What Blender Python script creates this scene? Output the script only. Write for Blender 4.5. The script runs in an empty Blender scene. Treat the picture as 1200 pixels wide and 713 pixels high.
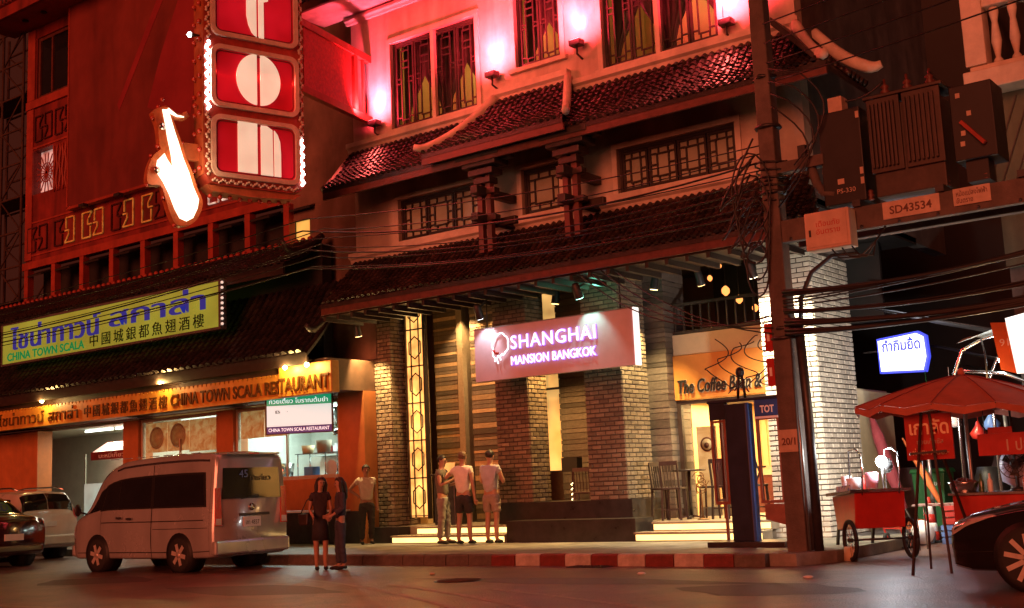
import bpy, bmesh, math, random
from mathutils import Vector, Matrix
random.seed(11)
sc = bpy.context.scene
C = sc.collection
rad = math.radians
PI = math.pi

# ------------------------------------------------------------------ camera
cam = bpy.data.objects.new('camera', bpy.data.cameras.new('camera'))
C.objects.link(cam)
_yaw, _pit, _rol = rad(-36.84), rad(8.66), rad(-2.546)
_F = Vector((math.sin(_yaw) * math.cos(_pit), math.cos(_yaw) * math.cos(_pit), math.sin(_pit)))
_R = Vector((math.cos(_yaw), -math.sin(_yaw), 0))
_U = _R.cross(_F)
_R, _U = _R * math.cos(_rol) + _U * math.sin(_rol), _U * math.cos(_rol) - _R * math.sin(_rol)
_m = Matrix((_R, _U, -_F)).transposed().to_4x4()
_m.translation = (0, 0, 1.3)
cam.matrix_world = _m
cam.data.sensor_width = 36
cam.data.lens = 42
cam.data.clip_end = 600
sc.camera = cam

# ------------------------------------------------------------------ night sky, town glow, exposure
w = bpy.data.worlds.new('World')
sc.world = w
w.use_nodes = True
nt = w.node_tree
bg = nt.nodes['Background']
sky = nt.nodes.new('ShaderNodeTexSky')
sky.sky_type = 'NISHITA'
sky.sun_disc = False
sky.sun_elevation = rad(-4)
sky.sun_rotation = rad(150)
mixn = nt.nodes.new('ShaderNodeMix')
mixn.data_type = 'RGBA'
mixn.blend_type = 'MULTIPLY'
mixn.inputs['Factor'].default_value = 1
mixn.inputs['B'].default_value = (1.0, .30, .20, 1)
nt.links.new(sky.outputs[0], mixn.inputs['A'])
addn = nt.nodes.new('ShaderNodeMix')
addn.data_type = 'RGBA'
addn.blend_type = 'ADD'
addn.inputs['Factor'].default_value = 1
addn.inputs['B'].default_value = (.60, .11, .06, 1)      # lit haze over the town
nt.links.new(mixn.outputs['Result'], addn.inputs['A'])
nt.links.new(addn.outputs['Result'], bg.inputs['Color'])
bg.inputs['Strength'].default_value = .075

sun = bpy.data.objects.new('sun', bpy.data.lights.new('sun', 'SUN'))
C.objects.link(sun)
sun.data.energy = 2.2
sun.data.angle = rad(30)
sun.data.color = (1, .19, .085)
sun.rotation_euler = (rad(80), 0, rad(12))

sc.view_settings.view_transform = 'Standard'
sc.view_settings.look = 'None'
sc.view_settings.exposure = 0
sc.view_settings.gamma = 1
sc.render.engine = 'CYCLES'
sc.cycles.use_denoising = True
sc.cycles.max_bounces = 6
sc.cycles.diffuse_bounces = 3
sc.cycles.glossy_bounces = 3
sc.cycles.transmission_bounces = 4
sc.cycles.transparent_max_bounces = 12
sc.cycles.sample_clamp_indirect = 4
sc.cycles.caustics_reflective = False
sc.cycles.caustics_refractive = False

# ------------------------------------------------------------------ materials
def mat(name, col, rough=.6, metal=0, var=.25, scale=3, bump=0, bscale=40, coat=0, grime=0, rnd=0, spec=.5):
    m = bpy.data.materials.new(name)
    m.use_nodes = True
    n = m.node_tree.nodes
    l = m.node_tree.links
    b = n['Principled BSDF']
    b.inputs['Roughness'].default_value = rough
    b.inputs['Metallic'].default_value = metal
    b.inputs['Coat Weight'].default_value = coat
    b.inputs['Coat Roughness'].default_value = .08
    b.inputs['Specular IOR Level'].default_value = spec
    tc = n.new('ShaderNodeTexCoord')
    nz = n.new('ShaderNodeTexNoise')
    nz.inputs['Scale'].default_value = scale
    nz.inputs['Detail'].default_value = 6
    nz.inputs['Roughness'].default_value = .65
    l.new(tc.outputs['Object'], nz.inputs['Vector'])
    cr = n.new('ShaderNodeValToRGB')
    cr.color_ramp.elements[0].position = .3
    cr.color_ramp.elements[1].position = .7
    lo = [max(0, c * (1 - var)) for c in col]
    hi = [min(1, c * (1 + var)) for c in col]
    cr.color_ramp.elements[0].color = (*lo, 1)
    cr.color_ramp.elements[1].color = (*hi, 1)
    l.new(nz.outputs['Fac'], cr.inputs['Fac'])
    out = cr.outputs['Color']
    if grime:
        g = n.new('ShaderNodeTexNoise')
        g.inputs['Scale'].default_value = .9
        g.inputs['Detail'].default_value = 8
        g.inputs['Distortion'].default_value = .6
        mp = n.new('ShaderNodeMapping')
        mp.inputs['Scale'].default_value = (1.6, 1.6, .35)
        l.new(tc.outputs['Object'], mp.inputs['Vector'])
        l.new(mp.outputs['Vector'], g.inputs['Vector'])
        gr = n.new('ShaderNodeValToRGB')
        gr.color_ramp.elements[0].position = .38
        gr.color_ramp.elements[1].position = .62
        gr.color_ramp.elements[0].color = (1 - grime, 1 - grime, 1 - grime, 1)
        gr.color_ramp.elements[1].color = (1, 1, 1, 1)
        l.new(g.outputs['Fac'], gr.inputs['Fac'])
        mx = n.new('ShaderNodeMix')
        mx.data_type = 'RGBA'
        mx.blend_type = 'MULTIPLY'
        mx.inputs['Factor'].default_value = 1
        l.new(out, mx.inputs['A'])
        l.new(gr.outputs['Color'], mx.inputs['B'])
        out = mx.outputs['Result']
    if rnd:
        oi = n.new('ShaderNodeObjectInfo')
        ge = n.new('ShaderNodeNewGeometry')
        ad = n.new('ShaderNodeMath')
        ad.operation = 'ADD'
        l.new(oi.outputs['Random'], ad.inputs[0])
        l.new(ge.outputs['Random Per Island'], ad.inputs[1])
        fr = n.new('ShaderNodeMath')
        fr.operation = 'FRACT'
        l.new(ad.outputs[0], fr.inputs[0])
        mr = n.new('ShaderNodeMapRange')
        mr.inputs['To Min'].default_value = 1 - rnd
        mr.inputs['To Max'].default_value = 1 + rnd
        l.new(fr.outputs[0], mr.inputs['Value'])
        hs = n.new('ShaderNodeHueSaturation')
        l.new(mr.outputs['Result'], hs.inputs['Value'])
        l.new(out, hs.inputs['Color'])
        out = hs.outputs['Color']
    l.new(out, b.inputs['Base Color'])
    rr = n.new('ShaderNodeMapRange')
    rr.inputs['To Min'].default_value = max(.02, rough * .75)
    rr.inputs['To Max'].default_value = min(1, rough * 1.25)
    l.new(nz.outputs['Fac'], rr.inputs['Value'])
    l.new(rr.outputs['Result'], b.inputs['Roughness'])
    if bump:
        bn = n.new('ShaderNodeTexNoise')
        bn.inputs['Scale'].default_value = bscale
        bn.inputs['Detail'].default_value = 4
        l.new(tc.outputs['Object'], bn.inputs['Vector'])
        bp = n.new('ShaderNodeBump')
        bp.inputs['Strength'].default_value = bump
        bp.inputs['Distance'].default_value = .02
        l.new(bn.outputs['Fac'], bp.inputs['Height'])
        l.new(bp.outputs['Normal'], b.inputs['Normal'])
    return m

def emit(name, col, s, var=0, scale=2):
    m = bpy.data.materials.new(name)
    m.use_nodes = True
    n = m.node_tree.nodes
    l = m.node_tree.links
    b = n['Principled BSDF']
    b.inputs['Base Color'].default_value = (*[c * .7 for c in col], 1)
    b.inputs['Roughness'].default_value = .4
    b.inputs['Emission Color'].default_value = (*col, 1)
    b.inputs['Emission Strength'].default_value = s
    if var:
        nz = n.new('ShaderNodeTexNoise')
        nz.inputs['Scale'].default_value = scale
        tc = n.new('ShaderNodeTexCoord')
        l.new(tc.outputs['Object'], nz.inputs['Vector'])
        mr = n.new('ShaderNodeMapRange')
        mr.inputs['From Min'].default_value = .3
        mr.inputs['From Max'].default_value = .7
        mr.inputs['To Min'].default_value = s * (1 - var)
        mr.inputs['To Max'].default_value = s * (1 + var)
        l.new(nz.outputs['Fac'], mr.inputs['Value'])
        l.new(mr.outputs['Result'], b.inputs['Emission Strength'])
    m.cycles.emission_sampling = 'AUTO'
    return m

def glass(name, tint=(.9, .95, .95), refl=.12):
    m = bpy.data.materials.new(name)
    m.use_nodes = True
    n = m.node_tree.nodes
    l = m.node_tree.links
    n.remove(n['Principled BSDF'])
    t = n.new('ShaderNodeBsdfTransparent')
    t.inputs['Color'].default_value = (*tint, 1)
    g = n.new('ShaderNodeBsdfGlossy')
    g.inputs['Roughness'].default_value = .03
    lw = n.new('ShaderNodeLayerWeight')
    lw.inputs['Blend'].default_value = refl
    mx = n.new('ShaderNodeMixShader')
    l.new(lw.outputs['Fresnel'], mx.inputs[0])
    l.new(t.outputs[0], mx.inputs[1])
    l.new(g.outputs[0], mx.inputs[2])
    l.new(mx.outputs[0], n['Material Output'].inputs['Surface'])
    return m

def patt(name, ramp, scale=3, kind='VORONOI', emis=0, rough=.5, stretch=(1, 1, 1)):
    """printed picture: coloured cells or waves; emis > 0 makes the print itself glow"""
    m = bpy.data.materials.new(name)
    m.use_nodes = True
    n = m.node_tree.nodes
    l = m.node_tree.links
    b = n['Principled BSDF']
    b.inputs['Roughness'].default_value = rough
    tc = n.new('ShaderNodeTexCoord')
    mp = n.new('ShaderNodeMapping')
    mp.inputs['Scale'].default_value = stretch
    l.new(tc.outputs['Object'], mp.inputs['Vector'])
    if kind == 'VORONOI':
        t = n.new('ShaderNodeTexVoronoi')
        t.inputs['Scale'].default_value = scale
        o = t.outputs['Color']
        s = n.new('ShaderNodeSeparateColor')
        l.new(o, s.inputs[0])
        o = s.outputs[0]
    elif kind == 'WAVE':
        t = n.new('ShaderNodeTexWave')
        t.inputs['Scale'].default_value = scale
        t.inputs['Distortion'].default_value = 3
        o = t.outputs['Fac']
    else:
        t = n.new('ShaderNodeTexNoise')
        t.inputs['Scale'].default_value = scale
        t.inputs['Detail'].default_value = 5
        t.inputs['Distortion'].default_value = .8
        o = t.outputs['Fac']
    l.new(mp.outputs['Vector'], t.inputs['Vector'])
    cr = n.new('ShaderNodeValToRGB')
    e = cr.color_ramp.elements
    while len(e) < len(ramp):
        e.new(.5)
    for i, (p, c) in enumerate(ramp):
        e[i].position = p
        e[i].color = (*c, 1)
    l.new(o, cr.inputs['Fac'])
    l.new(cr.outputs['Color'], b.inputs['Base Color'])
    if emis:
        l.new(cr.outputs['Color'], b.inputs['Emission Color'])
        b.inputs['Emission Strength'].default_value = emis
    return m

M = {}
M['asphalt'] = mat('asphalt', (.17, .085, .066), .34, var=.5, scale=1.6, bump=.9, bscale=38, grime=.5, spec=.6)
_n, _l = M['asphalt'].node_tree.nodes, M['asphalt'].node_tree.links
_b = _n['Principled BSDF']
_src = _b.inputs['Base Color'].links[0].from_socket
_tc, _nz, _mx0 = _n.new('ShaderNodeTexCoord'), _n.new('ShaderNodeTexNoise'), _n.new('ShaderNodeMix')
_nz.inputs['Scale'].default_value = 1.3
_nz.inputs['Detail'].default_value = 5
_mx0.data_type = 'RGBA'
_mx0.inputs['Factor'].default_value = .35
_l.new(_tc.outputs['Object'], _nz.inputs['Vector'])
_l.new(_tc.outputs['Object'], _mx0.inputs['A'])
_l.new(_nz.outputs['Color'], _mx0.inputs['B'])
_vo = _n.new('ShaderNodeTexVoronoi')
_vo.feature = 'DISTANCE_TO_EDGE'
_vo.inputs['Scale'].default_value = .55
_l.new(_mx0.outputs['Result'], _vo.inputs['Vector'])
_mr = _n.new('ShaderNodeMapRange')
_mr.inputs['From Max'].default_value = .008
_mr.inputs['To Min'].default_value = .35
_l.new(_vo.outputs['Distance'], _mr.inputs['Value'])
_mu = _n.new('ShaderNodeMix')
_mu.data_type = 'RGBA'
_mu.blend_type = 'MULTIPLY'
_mu.inputs['Factor'].default_value = 1
_l.new(_src, _mu.inputs['A'])
_l.new(_mr.outputs['Result'], _mu.inputs['B'])
_l.new(_mu.outputs['Result'], _b.inputs['Base Color'])
M['paving'] = mat('paving', (.24, .22, .19), .6, var=.3, scale=5, bump=.25, bscale=30, grime=.4)
M['concrete'] = mat('concrete', (.13, .10, .085), .8, var=.3, scale=5, bump=.4, bscale=50, grime=.35)
M['kerb_white'] = mat('kerb_white', (.62, .58, .52), .6, var=.25, scale=9, bump=.3, grime=.4)
M['kerb_red'] = mat('kerb_red', (.20, .03, .025), .6, var=.35, scale=9, bump=.3, grime=.3)
M['kerb_bare'] = mat('kerb_bare', (.14, .12, .10), .75, var=.35, scale=9, bump=.3, grime=.3)
M['line'] = mat('pale_line', (.32, .29, .25), .6, var=.6, scale=14)
M['plaster'] = mat('plaster', (.62, .52, .42), .75, var=.16, scale=2.5, bump=.2, bscale=25, grime=.42)
M['trim'] = mat('trim_plaster', (.66, .55, .45), .65, var=.14, scale=5, bump=.1, grime=.25)
M['party'] = mat('party_wall', (.20, .12, .09), .85, var=.3, scale=1.4, bump=.2, grime=.4)
M['tile'] = mat('roof_tile', (.036, .02, .017), .42, var=.5, scale=5, bump=.35, bscale=30, rnd=.6, grime=.5)
M['tile_dark'] = mat('roof_tile_dark', (.022, .017, .016), .42, var=.45, scale=9, bump=.2, rnd=.4)
M['wood'] = mat('dark_wood', (.03, .018, .014), .5, var=.4, scale=7, bump=.15)
M['wood_red'] = mat('red_wood', (.11, .03, .02), .5, var=.35, scale=7, bump=.15)
M['lattice'] = mat('lattice_paint', (.03, .022, .02), .45, var=.4, scale=12)
M['curtain_dim'] = mat('curtain_dim', (.36, .38, .28), .3, var=.18, scale=1.6, coat=.6)
M['curtain'] = mat('curtain', (.5, .36, .2), .9, var=.25, scale=6, bump=.3, bscale=20)
M['brick'] = mat('brick', (.23, .175, .12), .75, var=.18, scale=18, bump=.35, bscale=60, rnd=.34, grime=.35)
M['brick_red'] = mat('brick_red', (.36, .2, .13), .75, var=.2, scale=18, bump=.35, bscale=60, rnd=.2)
M['brick_pale'] = mat('brick_pale', (.62, .57, .47), .7, var=.12, scale=18, bump=.3, bscale=60, rnd=.2, grime=.3)
M['mortar'] = mat('mortar', (.07, .055, .045), .9, var=.3, scale=20)
M['slate'] = mat('slate', (.10, .075, .06), .6, var=.3, scale=12, bump=.3, rnd=.45)
M['slate_tan'] = mat('slate_tan', (.30, .2, .12), .6, var=.25, scale=12, bump=.3, rnd=.35)
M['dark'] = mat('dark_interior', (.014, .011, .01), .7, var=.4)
M['brown'] = mat('brown_wall', (.12, .06, .035), .6, var=.3, grime=.3)
M['black_stone'] = mat('black_stone', (.035, .03, .028), .3, var=.4, scale=5)
M['tread'] = mat('tread_stone', (.30, .24, .17), .5, var=.2, scale=8)
M['red_wall'] = mat('red_wall', (.25, .024, .018), .6, var=.25, scale=2, bump=.15, grime=.55)
M['red_trim'] = mat('red_trim', (.36, .05, .03), .55, var=.2, scale=4, grime=.25)
M['key_tube'] = mat('key_tube', (.07, .015, .012), .4, var=.3)
M['key_lit'] = emit('key_lit', (1, .55, .1), .08, 1.0, 9)
M['key_white'] = emit('key_white', (1, .9, .75), .3, 1.0, 8)
M['billboard'] = mat('billboard', (.20, .032, .026), .5, var=.3, scale=.4, grime=.25)
M['billboard_print'] = mat('billboard_print', (.26, .022, .03), .5, var=.25, scale=.6)
M['metal'] = mat('grey_metal', (.35, .34, .33), .4, .8, var=.2, scale=10)
M['steel'] = mat('bright_steel', (.6, .6, .6), .22, 1, var=.1)
M['dark_metal'] = mat('dark_metal', (.05, .045, .045), .45, .5, var=.3, scale=10)
M['rust'] = mat('rusty_steel', (.06, .03, .022), .8, .2, var=.5, scale=6)
M['cable'] = mat('cable_rubber', (.012, .011, .011), .5, var=.2)
M['neon_case'] = mat('neon_case', (.42, .06, .035), .42, var=.25, scale=5, grime=.3)
M['neon_edge'] = mat('neon_edge', (.5, .13, .05), .45, var=.25, scale=5, grime=.3)
M['neon_panel'] = emit('neon_panel', (.8, .012, .03), .22, .85, .9)
M['neon_frame'] = mat('neon_frame', (.66, .5, .4), .35, var=.15, scale=6)
M['neon_glyph'] = emit('neon_glyph', (.95, .74, .52), .62, .12, 2)
M['bulb_white'] = emit('bulb_white', (1, .96, .93), 9)
M['bulb_red'] = mat('bulb_red', (.5, .05, .03), .25, coat=.6)
M['sax_core'] = emit('sax_core', (1, .84, .6), 2.6)
M['sax_case'] = mat('sax_case', (.55, .16, .06), .4, var=.25, scale=8)
M['purple'] = emit('sign_halo', (.42, .22, 1), 1.3)
M['sign_white'] = emit('sign_white', (1, .93, 1), 1.7)
M['sign_mauve'] = mat('sign_mauve', (.58, .46, .52), .5, var=.08, scale=3)
M['white_paint'] = mat('white_paint', (.75, .73, .7), .4, var=.08)
M['yg_board'] = emit('yellow_green_board', (.42, .55, .06), .33, .25, .8)
M['sign_blue'] = emit('sign_blue', (.045, .05, .42), .4)
M['sign_green'] = emit('sign_green', (.01, .42, .12), .35)
M['sign_black'] = mat('sign_black', (.012, .011, .01), .5, var=.1)
M['orange_board'] = mat('orange_board', (.64, .33, .045), .5, var=.2, scale=3, grime=.2)
M['gold_brown'] = mat('gold_brown', (.16, .07, .015), .35, .4, var=.3, scale=9)
M['bulb_warm'] = emit('bulb_warm', (1, .72, .32), 60)
M['bulb_cold'] = emit('bulb_cold', (.86, .95, 1), 90)
M['shop_orange'] = mat('shop_orange', (.5, .17, .05), .6, var=.15, scale=3, grime=.2)
M['shop_wall'] = mat('shop_wall', (.6, .62, .55), .6, var=.1)
M['cream'] = mat('cream', (.66, .5, .27), .6, var=.12, scale=3)
M['coffee_orange'] = mat('coffee_orange', (.55, .22, .045), .55, var=.12, scale=2)
M['beige'] = mat('beige_board', (.5, .4, .26), .55, var=.1)
M['tank'] = mat('transformer_paint', (.07, .045, .035), .55, .2, var=.3, scale=8, grime=.4)
M['box_dark'] = mat('switch_box', (.018, .015, .015), .5, .2, var=.3, grime=.3)
M['box_cream'] = mat('meter_box', (.6, .42, .32), .5, var=.12, scale=5, grime=.25)
M['label_pl'] = mat('label_plate', (.55, .4, .3), .5, var=.15, scale=9, grime=.2)
M['ink'] = mat('ink_brown', (.12, .045, .03), .6, var=.2)
M['glass'] = glass('clear_glass')
M['glass_dark'] = mat('car_glass', (.012, .012, .014), .05, var=.2, coat=.15, spec=.4)
M['rubber'] = mat('tyre_rubber', (.015, .014, .014), .75, var=.3, scale=20)
M['alloy'] = mat('alloy', (.62, .56, .5), .3, .35, var=.12, scale=9)
M['skin'] = mat('skin', (.42, .24, .16), .55, var=.1, scale=10)
M['skin_dark'] = mat('skin_dark', (.3, .16, .1), .55, var=.1, scale=10)
M['hair'] = mat('hair', (.018, .013, .011), .5, var=.4, scale=40, bump=.4)
M['hair_brown'] = mat('hair_brown', (.13, .075, .04), .55, var=.4, scale=40, bump=.4)
M['navy_panel'] = mat('booth_navy', (.012, .017, .036), .4, var=.2, scale=5, grime=.3)
M['booth_blue'] = mat('booth_blue', (.025, .075, .28), .4, var=.15)
M['booth_brown'] = mat('booth_brown', (.22, .075, .045), .5, var=.2, scale=8)
M['booth_glass'] = glass('booth_glass', (.93, .88, .88), .1)
M['red_cart'] = mat('red_cart_paint', (.5, .03, .02), .35, var=.15, scale=6, grime=.25)
M['umbrella'] = mat('umbrella_cloth', (.42, .12, .075), .85, var=.15, scale=5, bump=.15)
M['green_bin'] = mat('green_bin_plastic', (.02, .18, .05), .4, var=.15, scale=6, grime=.2)
M['plastic_white'] = mat('plastic_white', (.75, .75, .75), .35, var=.08)
M['plastic_pink'] = mat('plastic_pink', (.7, .35, .42), .4, var=.15, scale=8)
M['plastic_blue'] = mat('plastic_blue', (.12, .25, .6), .4, var=.1)
M['orange_cloth'] = mat('orange_cloth', (.6, .16, .04), .7, var=.2)
M['maroon_cloth'] = mat('maroon_cloth', (.2, .03, .04), .8, var=.25)
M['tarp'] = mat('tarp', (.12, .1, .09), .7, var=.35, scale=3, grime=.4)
M['tarp_white'] = mat('tarp_white', (.6, .6, .52), .6, var=.15, scale=3, grime=.25)
M['green_wall'] = mat('green_wall', (.13, .15, .1), .8, var=.2, grime=.4)
M['window_lit'] = emit('window_lit', (1, .55, .16), .7, .5, 1.5)

# ------------------------------------------------------------------ building blocks
ORG = {}

def V3(p):
    return Vector(p)

class MB:
    def __init__(self):
        self.v, self.f, self.sm = [], [], []

    def add(self, vs, fs, smooth=False):
        o = len(self.v)
        self.v += [tuple(p) for p in vs]
        self.f += [tuple(i + o for i in q) for q in fs]
        self.sm += [smooth] * len(fs)
        return self

    def box(self, x0, x1, y0, y1, z0, z1):
        return self.add([(x0, y0, z0), (x1, y0, z0), (x1, y1, z0), (x0, y1, z0), (x0, y0, z1), (x1, y0, z1), (x1, y1, z1), (x0, y1, z1)],
                        [(0, 3, 2, 1), (4, 5, 6, 7), (0, 1, 5, 4), (1, 2, 6, 5), (2, 3, 7, 6), (3, 0, 4, 7)])

    def bar(self, a, b, w, h=None, up=(0, 0, 1)):
        a, b = V3(a), V3(b)
        h = w if h is None else h
        d = (b - a).normalized()
        u = V3(up)
        if abs(d.dot(u)) > .98:
            u = V3((1, 0, 0))
        s = d.cross(u).normalized()
        u = s.cross(d).normalized()
        vs = []
        for p in (a, b):
            for i, j in ((-1, -1), (1, -1), (1, 1), (-1, 1)):
                vs.append(p + s * (i * w / 2) + u * (j * h / 2))
        return self.add(vs, [(3, 2, 1, 0), (4, 5, 6, 7), (0, 1, 5, 4), (1, 2, 6, 5), (2, 3, 7, 6), (3, 0, 4, 7)])

    def tube(self, pts, r, n=8, cap=True, flat=1):
        pts = [V3(p) for p in pts]
        rs = r if isinstance(r, (list, tuple)) else [r] * len(pts)
        vs, fs = [], []
        ref = None
        for i, p in enumerate(pts):
            d = (pts[min(i + 1, len(pts) - 1)] - pts[max(i - 1, 0)]).normalized()
            if ref is None:
                ref = V3((0, 0, 1)) if abs(d.z) < .9 else V3((1, 0, 0))
            s = d.cross(ref).normalized()
            u = s.cross(d).normalized()
            ref = u
            for k in range(n):
                a = 2 * PI * k / n
                vs.append(p + s * math.cos(a) * rs[i] + u * math.sin(a) * rs[i] * flat)
        for i in range(len(pts) - 1):
            for k in range(n):
                k2 = (k + 1) % n
                fs.append((i * n + k, i * n + k2, (i + 1) * n + k2, (i + 1) * n + k))
        if cap:
            fs.append(tuple(range(n - 1, -1, -1)))
            fs.append(tuple((len(pts) - 1) * n + k for k in range(n)))
        return self.add(vs, fs, True)

    def cyl(self, a, b, r, n=14, r2=None):
        return self.tube([a, b], [r, r if r2 is None else r2], n)

    def lathe(self, prof, c, n=16, axis='z'):
        vs, fs = [], []
        for rr, h in prof:
            for k in range(n):
                a = 2 * PI * k / n
                x, y = rr * math.cos(a), rr * math.sin(a)
                q = {'z': (x, y, h), 'y': (x, h, y), 'x': (h, x, y)}[axis]
                vs.append((c[0] + q[0], c[1] + q[1], c[2] + q[2]))
        for i in range(len(prof) - 1):
            for k in range(n):
                k2 = (k + 1) % n
                fs.append((i * n + k, i * n + k2, (i + 1) * n + k2, (i + 1) * n + k))
        if prof[0][0] > 1e-4:
            fs.append(tuple(range(n - 1, -1, -1)))
        if prof[-1][0] > 1e-4:
            fs.append(tuple((len(prof) - 1) * n + k for k in range(n)))
        return self.add(vs, fs, True)

    def ball(self, c, r, n=10, sc3=(1, 1, 1)):
        prof = [(max(1e-5, math.sin(PI * i / 6)), -math.cos(PI * i / 6)) for i in range(7)]
        t = MB().lathe(prof, (0, 0, 0), n)
        return self.add([(c[0] + x * r * sc3[0], c[1] + y * r * sc3[1], c[2] + z * r * sc3[2]) for x, y, z in t.v], t.f, True)

    def prism(self, pts, ext):
        n = len(pts)
        e = V3(ext)
        vs = [V3(p) for p in pts] + [V3(p) + e for p in pts]
        return self.add(vs, [tuple(range(n - 1, -1, -1)), tuple(range(n, 2 * n))] + [(i, (i + 1) % n, n + (i + 1) % n, n + i) for i in range(n)])

    def xf(self, m):
        self.v = [tuple(m @ V3(p)) for p in self.v]
        return self

    def build(self, name, material, parent=None, bevel=0, base=None):
        if parent is not None:
            org = ORG[parent.name]
        elif base is not None:
            org = V3(base)
        else:
            xs, ys, zs = zip(*self.v)
            org = V3(((min(xs) + max(xs)) / 2, (min(ys) + max(ys)) / 2, min(zs)))
        me = bpy.data.meshes.new(name)
        me.from_pydata([tuple(V3(p) - org) for p in self.v], [], self.f)
        me.materials.append(M[material] if isinstance(material, str) else material)
        me.polygons.foreach_set('use_smooth', self.sm)
        me.update()
        bm = bmesh.new()
        bm.from_mesh(me)
        bmesh.ops.recalc_face_normals(bm, faces=bm.faces)
        bm.to_mesh(me)
        bm.free()
        o = bpy.data.objects.new(name, me)
        C.objects.link(o)
        if parent is not None:
            o.parent = parent
            ORG[o.name] = org
        else:
            o.location = org
            ORG[o.name] = org
        if bevel:
            bv = o.modifiers.new('bevel', 'BEVEL')
            bv.width = bevel
            bv.segments = 2
            bv.limit_method = 'ANGLE'
        return o

def tag(o, label=None, cat=None, group=None, kind=None):
    if label:
        o['label'] = label
    if cat:
        o['category'] = cat
    if group:
        o['group'] = group
    if kind:
        o['kind'] = kind
    return o

def thing(name, label, cat, loc, group=None, rz=0, local=False):
    o = bpy.data.objects.new(name, None)
    o.empty_display_size = .2
    C.objects.link(o)
    o.location = loc
    o.rotation_euler = (0, 0, rz)
    ORG[o.name] = V3((0, 0, 0)) if local else V3(loc)
    return tag(o, label, cat, group)

def group_part(name, parent):
    """an Empty part that only carries sub-parts"""
    o = bpy.data.objects.new(name, None)
    C.objects.link(o)
    o.parent = parent
    ORG[o.name] = ORG[parent.name]
    return o

def copy_tree(o, parent=None):
    c = o.copy()
    C.objects.link(c)
    c.parent = parent
    ORG[c.name] = ORG[o.name]
    for ch in list(o.children):
        copy_tree(ch, c)
    return c

def box(name, material, parent, *b, bevel=0):
    return MB().box(*b).build(name, material, parent, bevel)

def text(body, material, name, parent, org, w=None, h=None, u=(1, 0, 0), v=(0, 0, 1), depth=.02, shear=0, bold=0, align='L', space=1):
    """lettering as real geometry: outline set in the plane u, v at org (lower left), raised by depth"""
    cu = bpy.data.curves.new('t', 'FONT')
    cu.body = body
    cu.size = 1
    cu.extrude = .02
    cu.offset = bold
    cu.shear = shear
    cu.space_character = space
    cu.resolution_u = 3
    o = bpy.data.objects.new('t', cu)
    C.objects.link(o)
    me = bpy.data.meshes.new_from_object(o.evaluated_get(bpy.context.evaluated_depsgraph_get()))
    bpy.data.objects.remove(o)
    co = [p.co.copy() for p in me.vertices]
    fs = [tuple(p.vertices) for p in me.polygons]
    bpy.data.meshes.remove(me)
    if not co:
        return None
    x0, x1 = min(c.x for c in co), max(c.x for c in co)
    y0, y1 = min(c.y for c in co), max(c.y for c in co)
    sx = w / (x1 - x0) if w else None
    sy = h / (y1 - y0) if h else sx
    sx = sx or sy
    u, v = V3(u).normalized(), V3(v).normalized()
    nn = u.cross(v)
    org = V3(org)
    if align == 'C':
        org = org - u * ((x1 - x0) * sx / 2)
    mb = MB()
    mb.add([org + u * ((c.x - x0) * sx) + v * ((c.y - y0) * sy) + nn * (depth if c.z > 0 else 0) for c in co], fs)
    return mb.build(name, material, parent)

def lamp(kind, name, parent, loc, energy, col, target=None, size=.1, spot=60, blend=.5):
    d = bpy.data.lights.new(name, kind)
    d.energy = energy
    d.color = col
    if kind == 'SPOT':
        d.spot_size = rad(spot)
        d.spot_blend = blend
        d.shadow_soft_size = size
    elif kind == 'POINT':
        d.shadow_soft_size = size
    elif kind == 'AREA':
        d.shape = 'RECTANGLE'
        d.size, d.size_y = size if isinstance(size, tuple) else (size, size)
    o = bpy.data.objects.new(name, d)
    C.objects.link(o)
    if parent is not None:
        o.parent = parent
        o.location = V3(loc) - ORG[parent.name]
    else:
        o.location = loc
    if target is not None:
        o.rotation_euler = (V3(target) - V3(loc)).to_track_quat('-Z', 'Y').to_euler()
    return o

def wall(mb, x0, x1, z0, z1, y0, y1, holes):
    """slab of wall between y0 (front) and y1 with rectangular holes (x0, x1, z0, z1)"""
    xs = sorted({x0, x1, *[h[0] for h in holes], *[h[1] for h in holes]})
    zs = sorted({z0, z1, *[h[2] for h in holes], *[h[3] for h in holes]})
    def solid(i, j):
        if i < 0 or j < 0 or i >= len(xs) - 1 or j >= len(zs) - 1:
            return False
        cx, cz = (xs[i] + xs[i + 1]) / 2, (zs[j] + zs[j + 1]) / 2
        return not any(h[0] < cx < h[1] and h[2] < cz < h[3] for h in holes)
    for i in range(len(xs) - 1):
        for j in range(len(zs) - 1):
            if not solid(i, j):
                continue
            a, b, c, d = xs[i], xs[i + 1], zs[j], zs[j + 1]
            mb.add([(a, y0, c), (b, y0, c), (b, y0, d), (a, y0, d)], [(0, 1, 2, 3)])
            mb.add([(a, y1, c), (b, y1, c), (b, y1, d), (a, y1, d)], [(3, 2, 1, 0)])
            if not solid(i - 1, j):
                mb.add([(a, y0, c), (a, y0, d), (a, y1, d), (a, y1, c)], [(0, 1, 2, 3)])
            if not solid(i + 1, j):
                mb.add([(b, y0, c), (b, y0, d), (b, y1, d), (b, y1, c)], [(3, 2, 1, 0)])
            if not solid(i, j - 1):
                mb.add([(a, y0, c), (b, y0, c), (b, y1, c), (a, y1, c)], [(3, 2, 1, 0)])
            if not solid(i, j + 1):
                mb.add([(a, y0, d), (b, y0, d), (b, y1, d), (a, y1, d)], [(0, 1, 2, 3)])
    return mb

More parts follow.
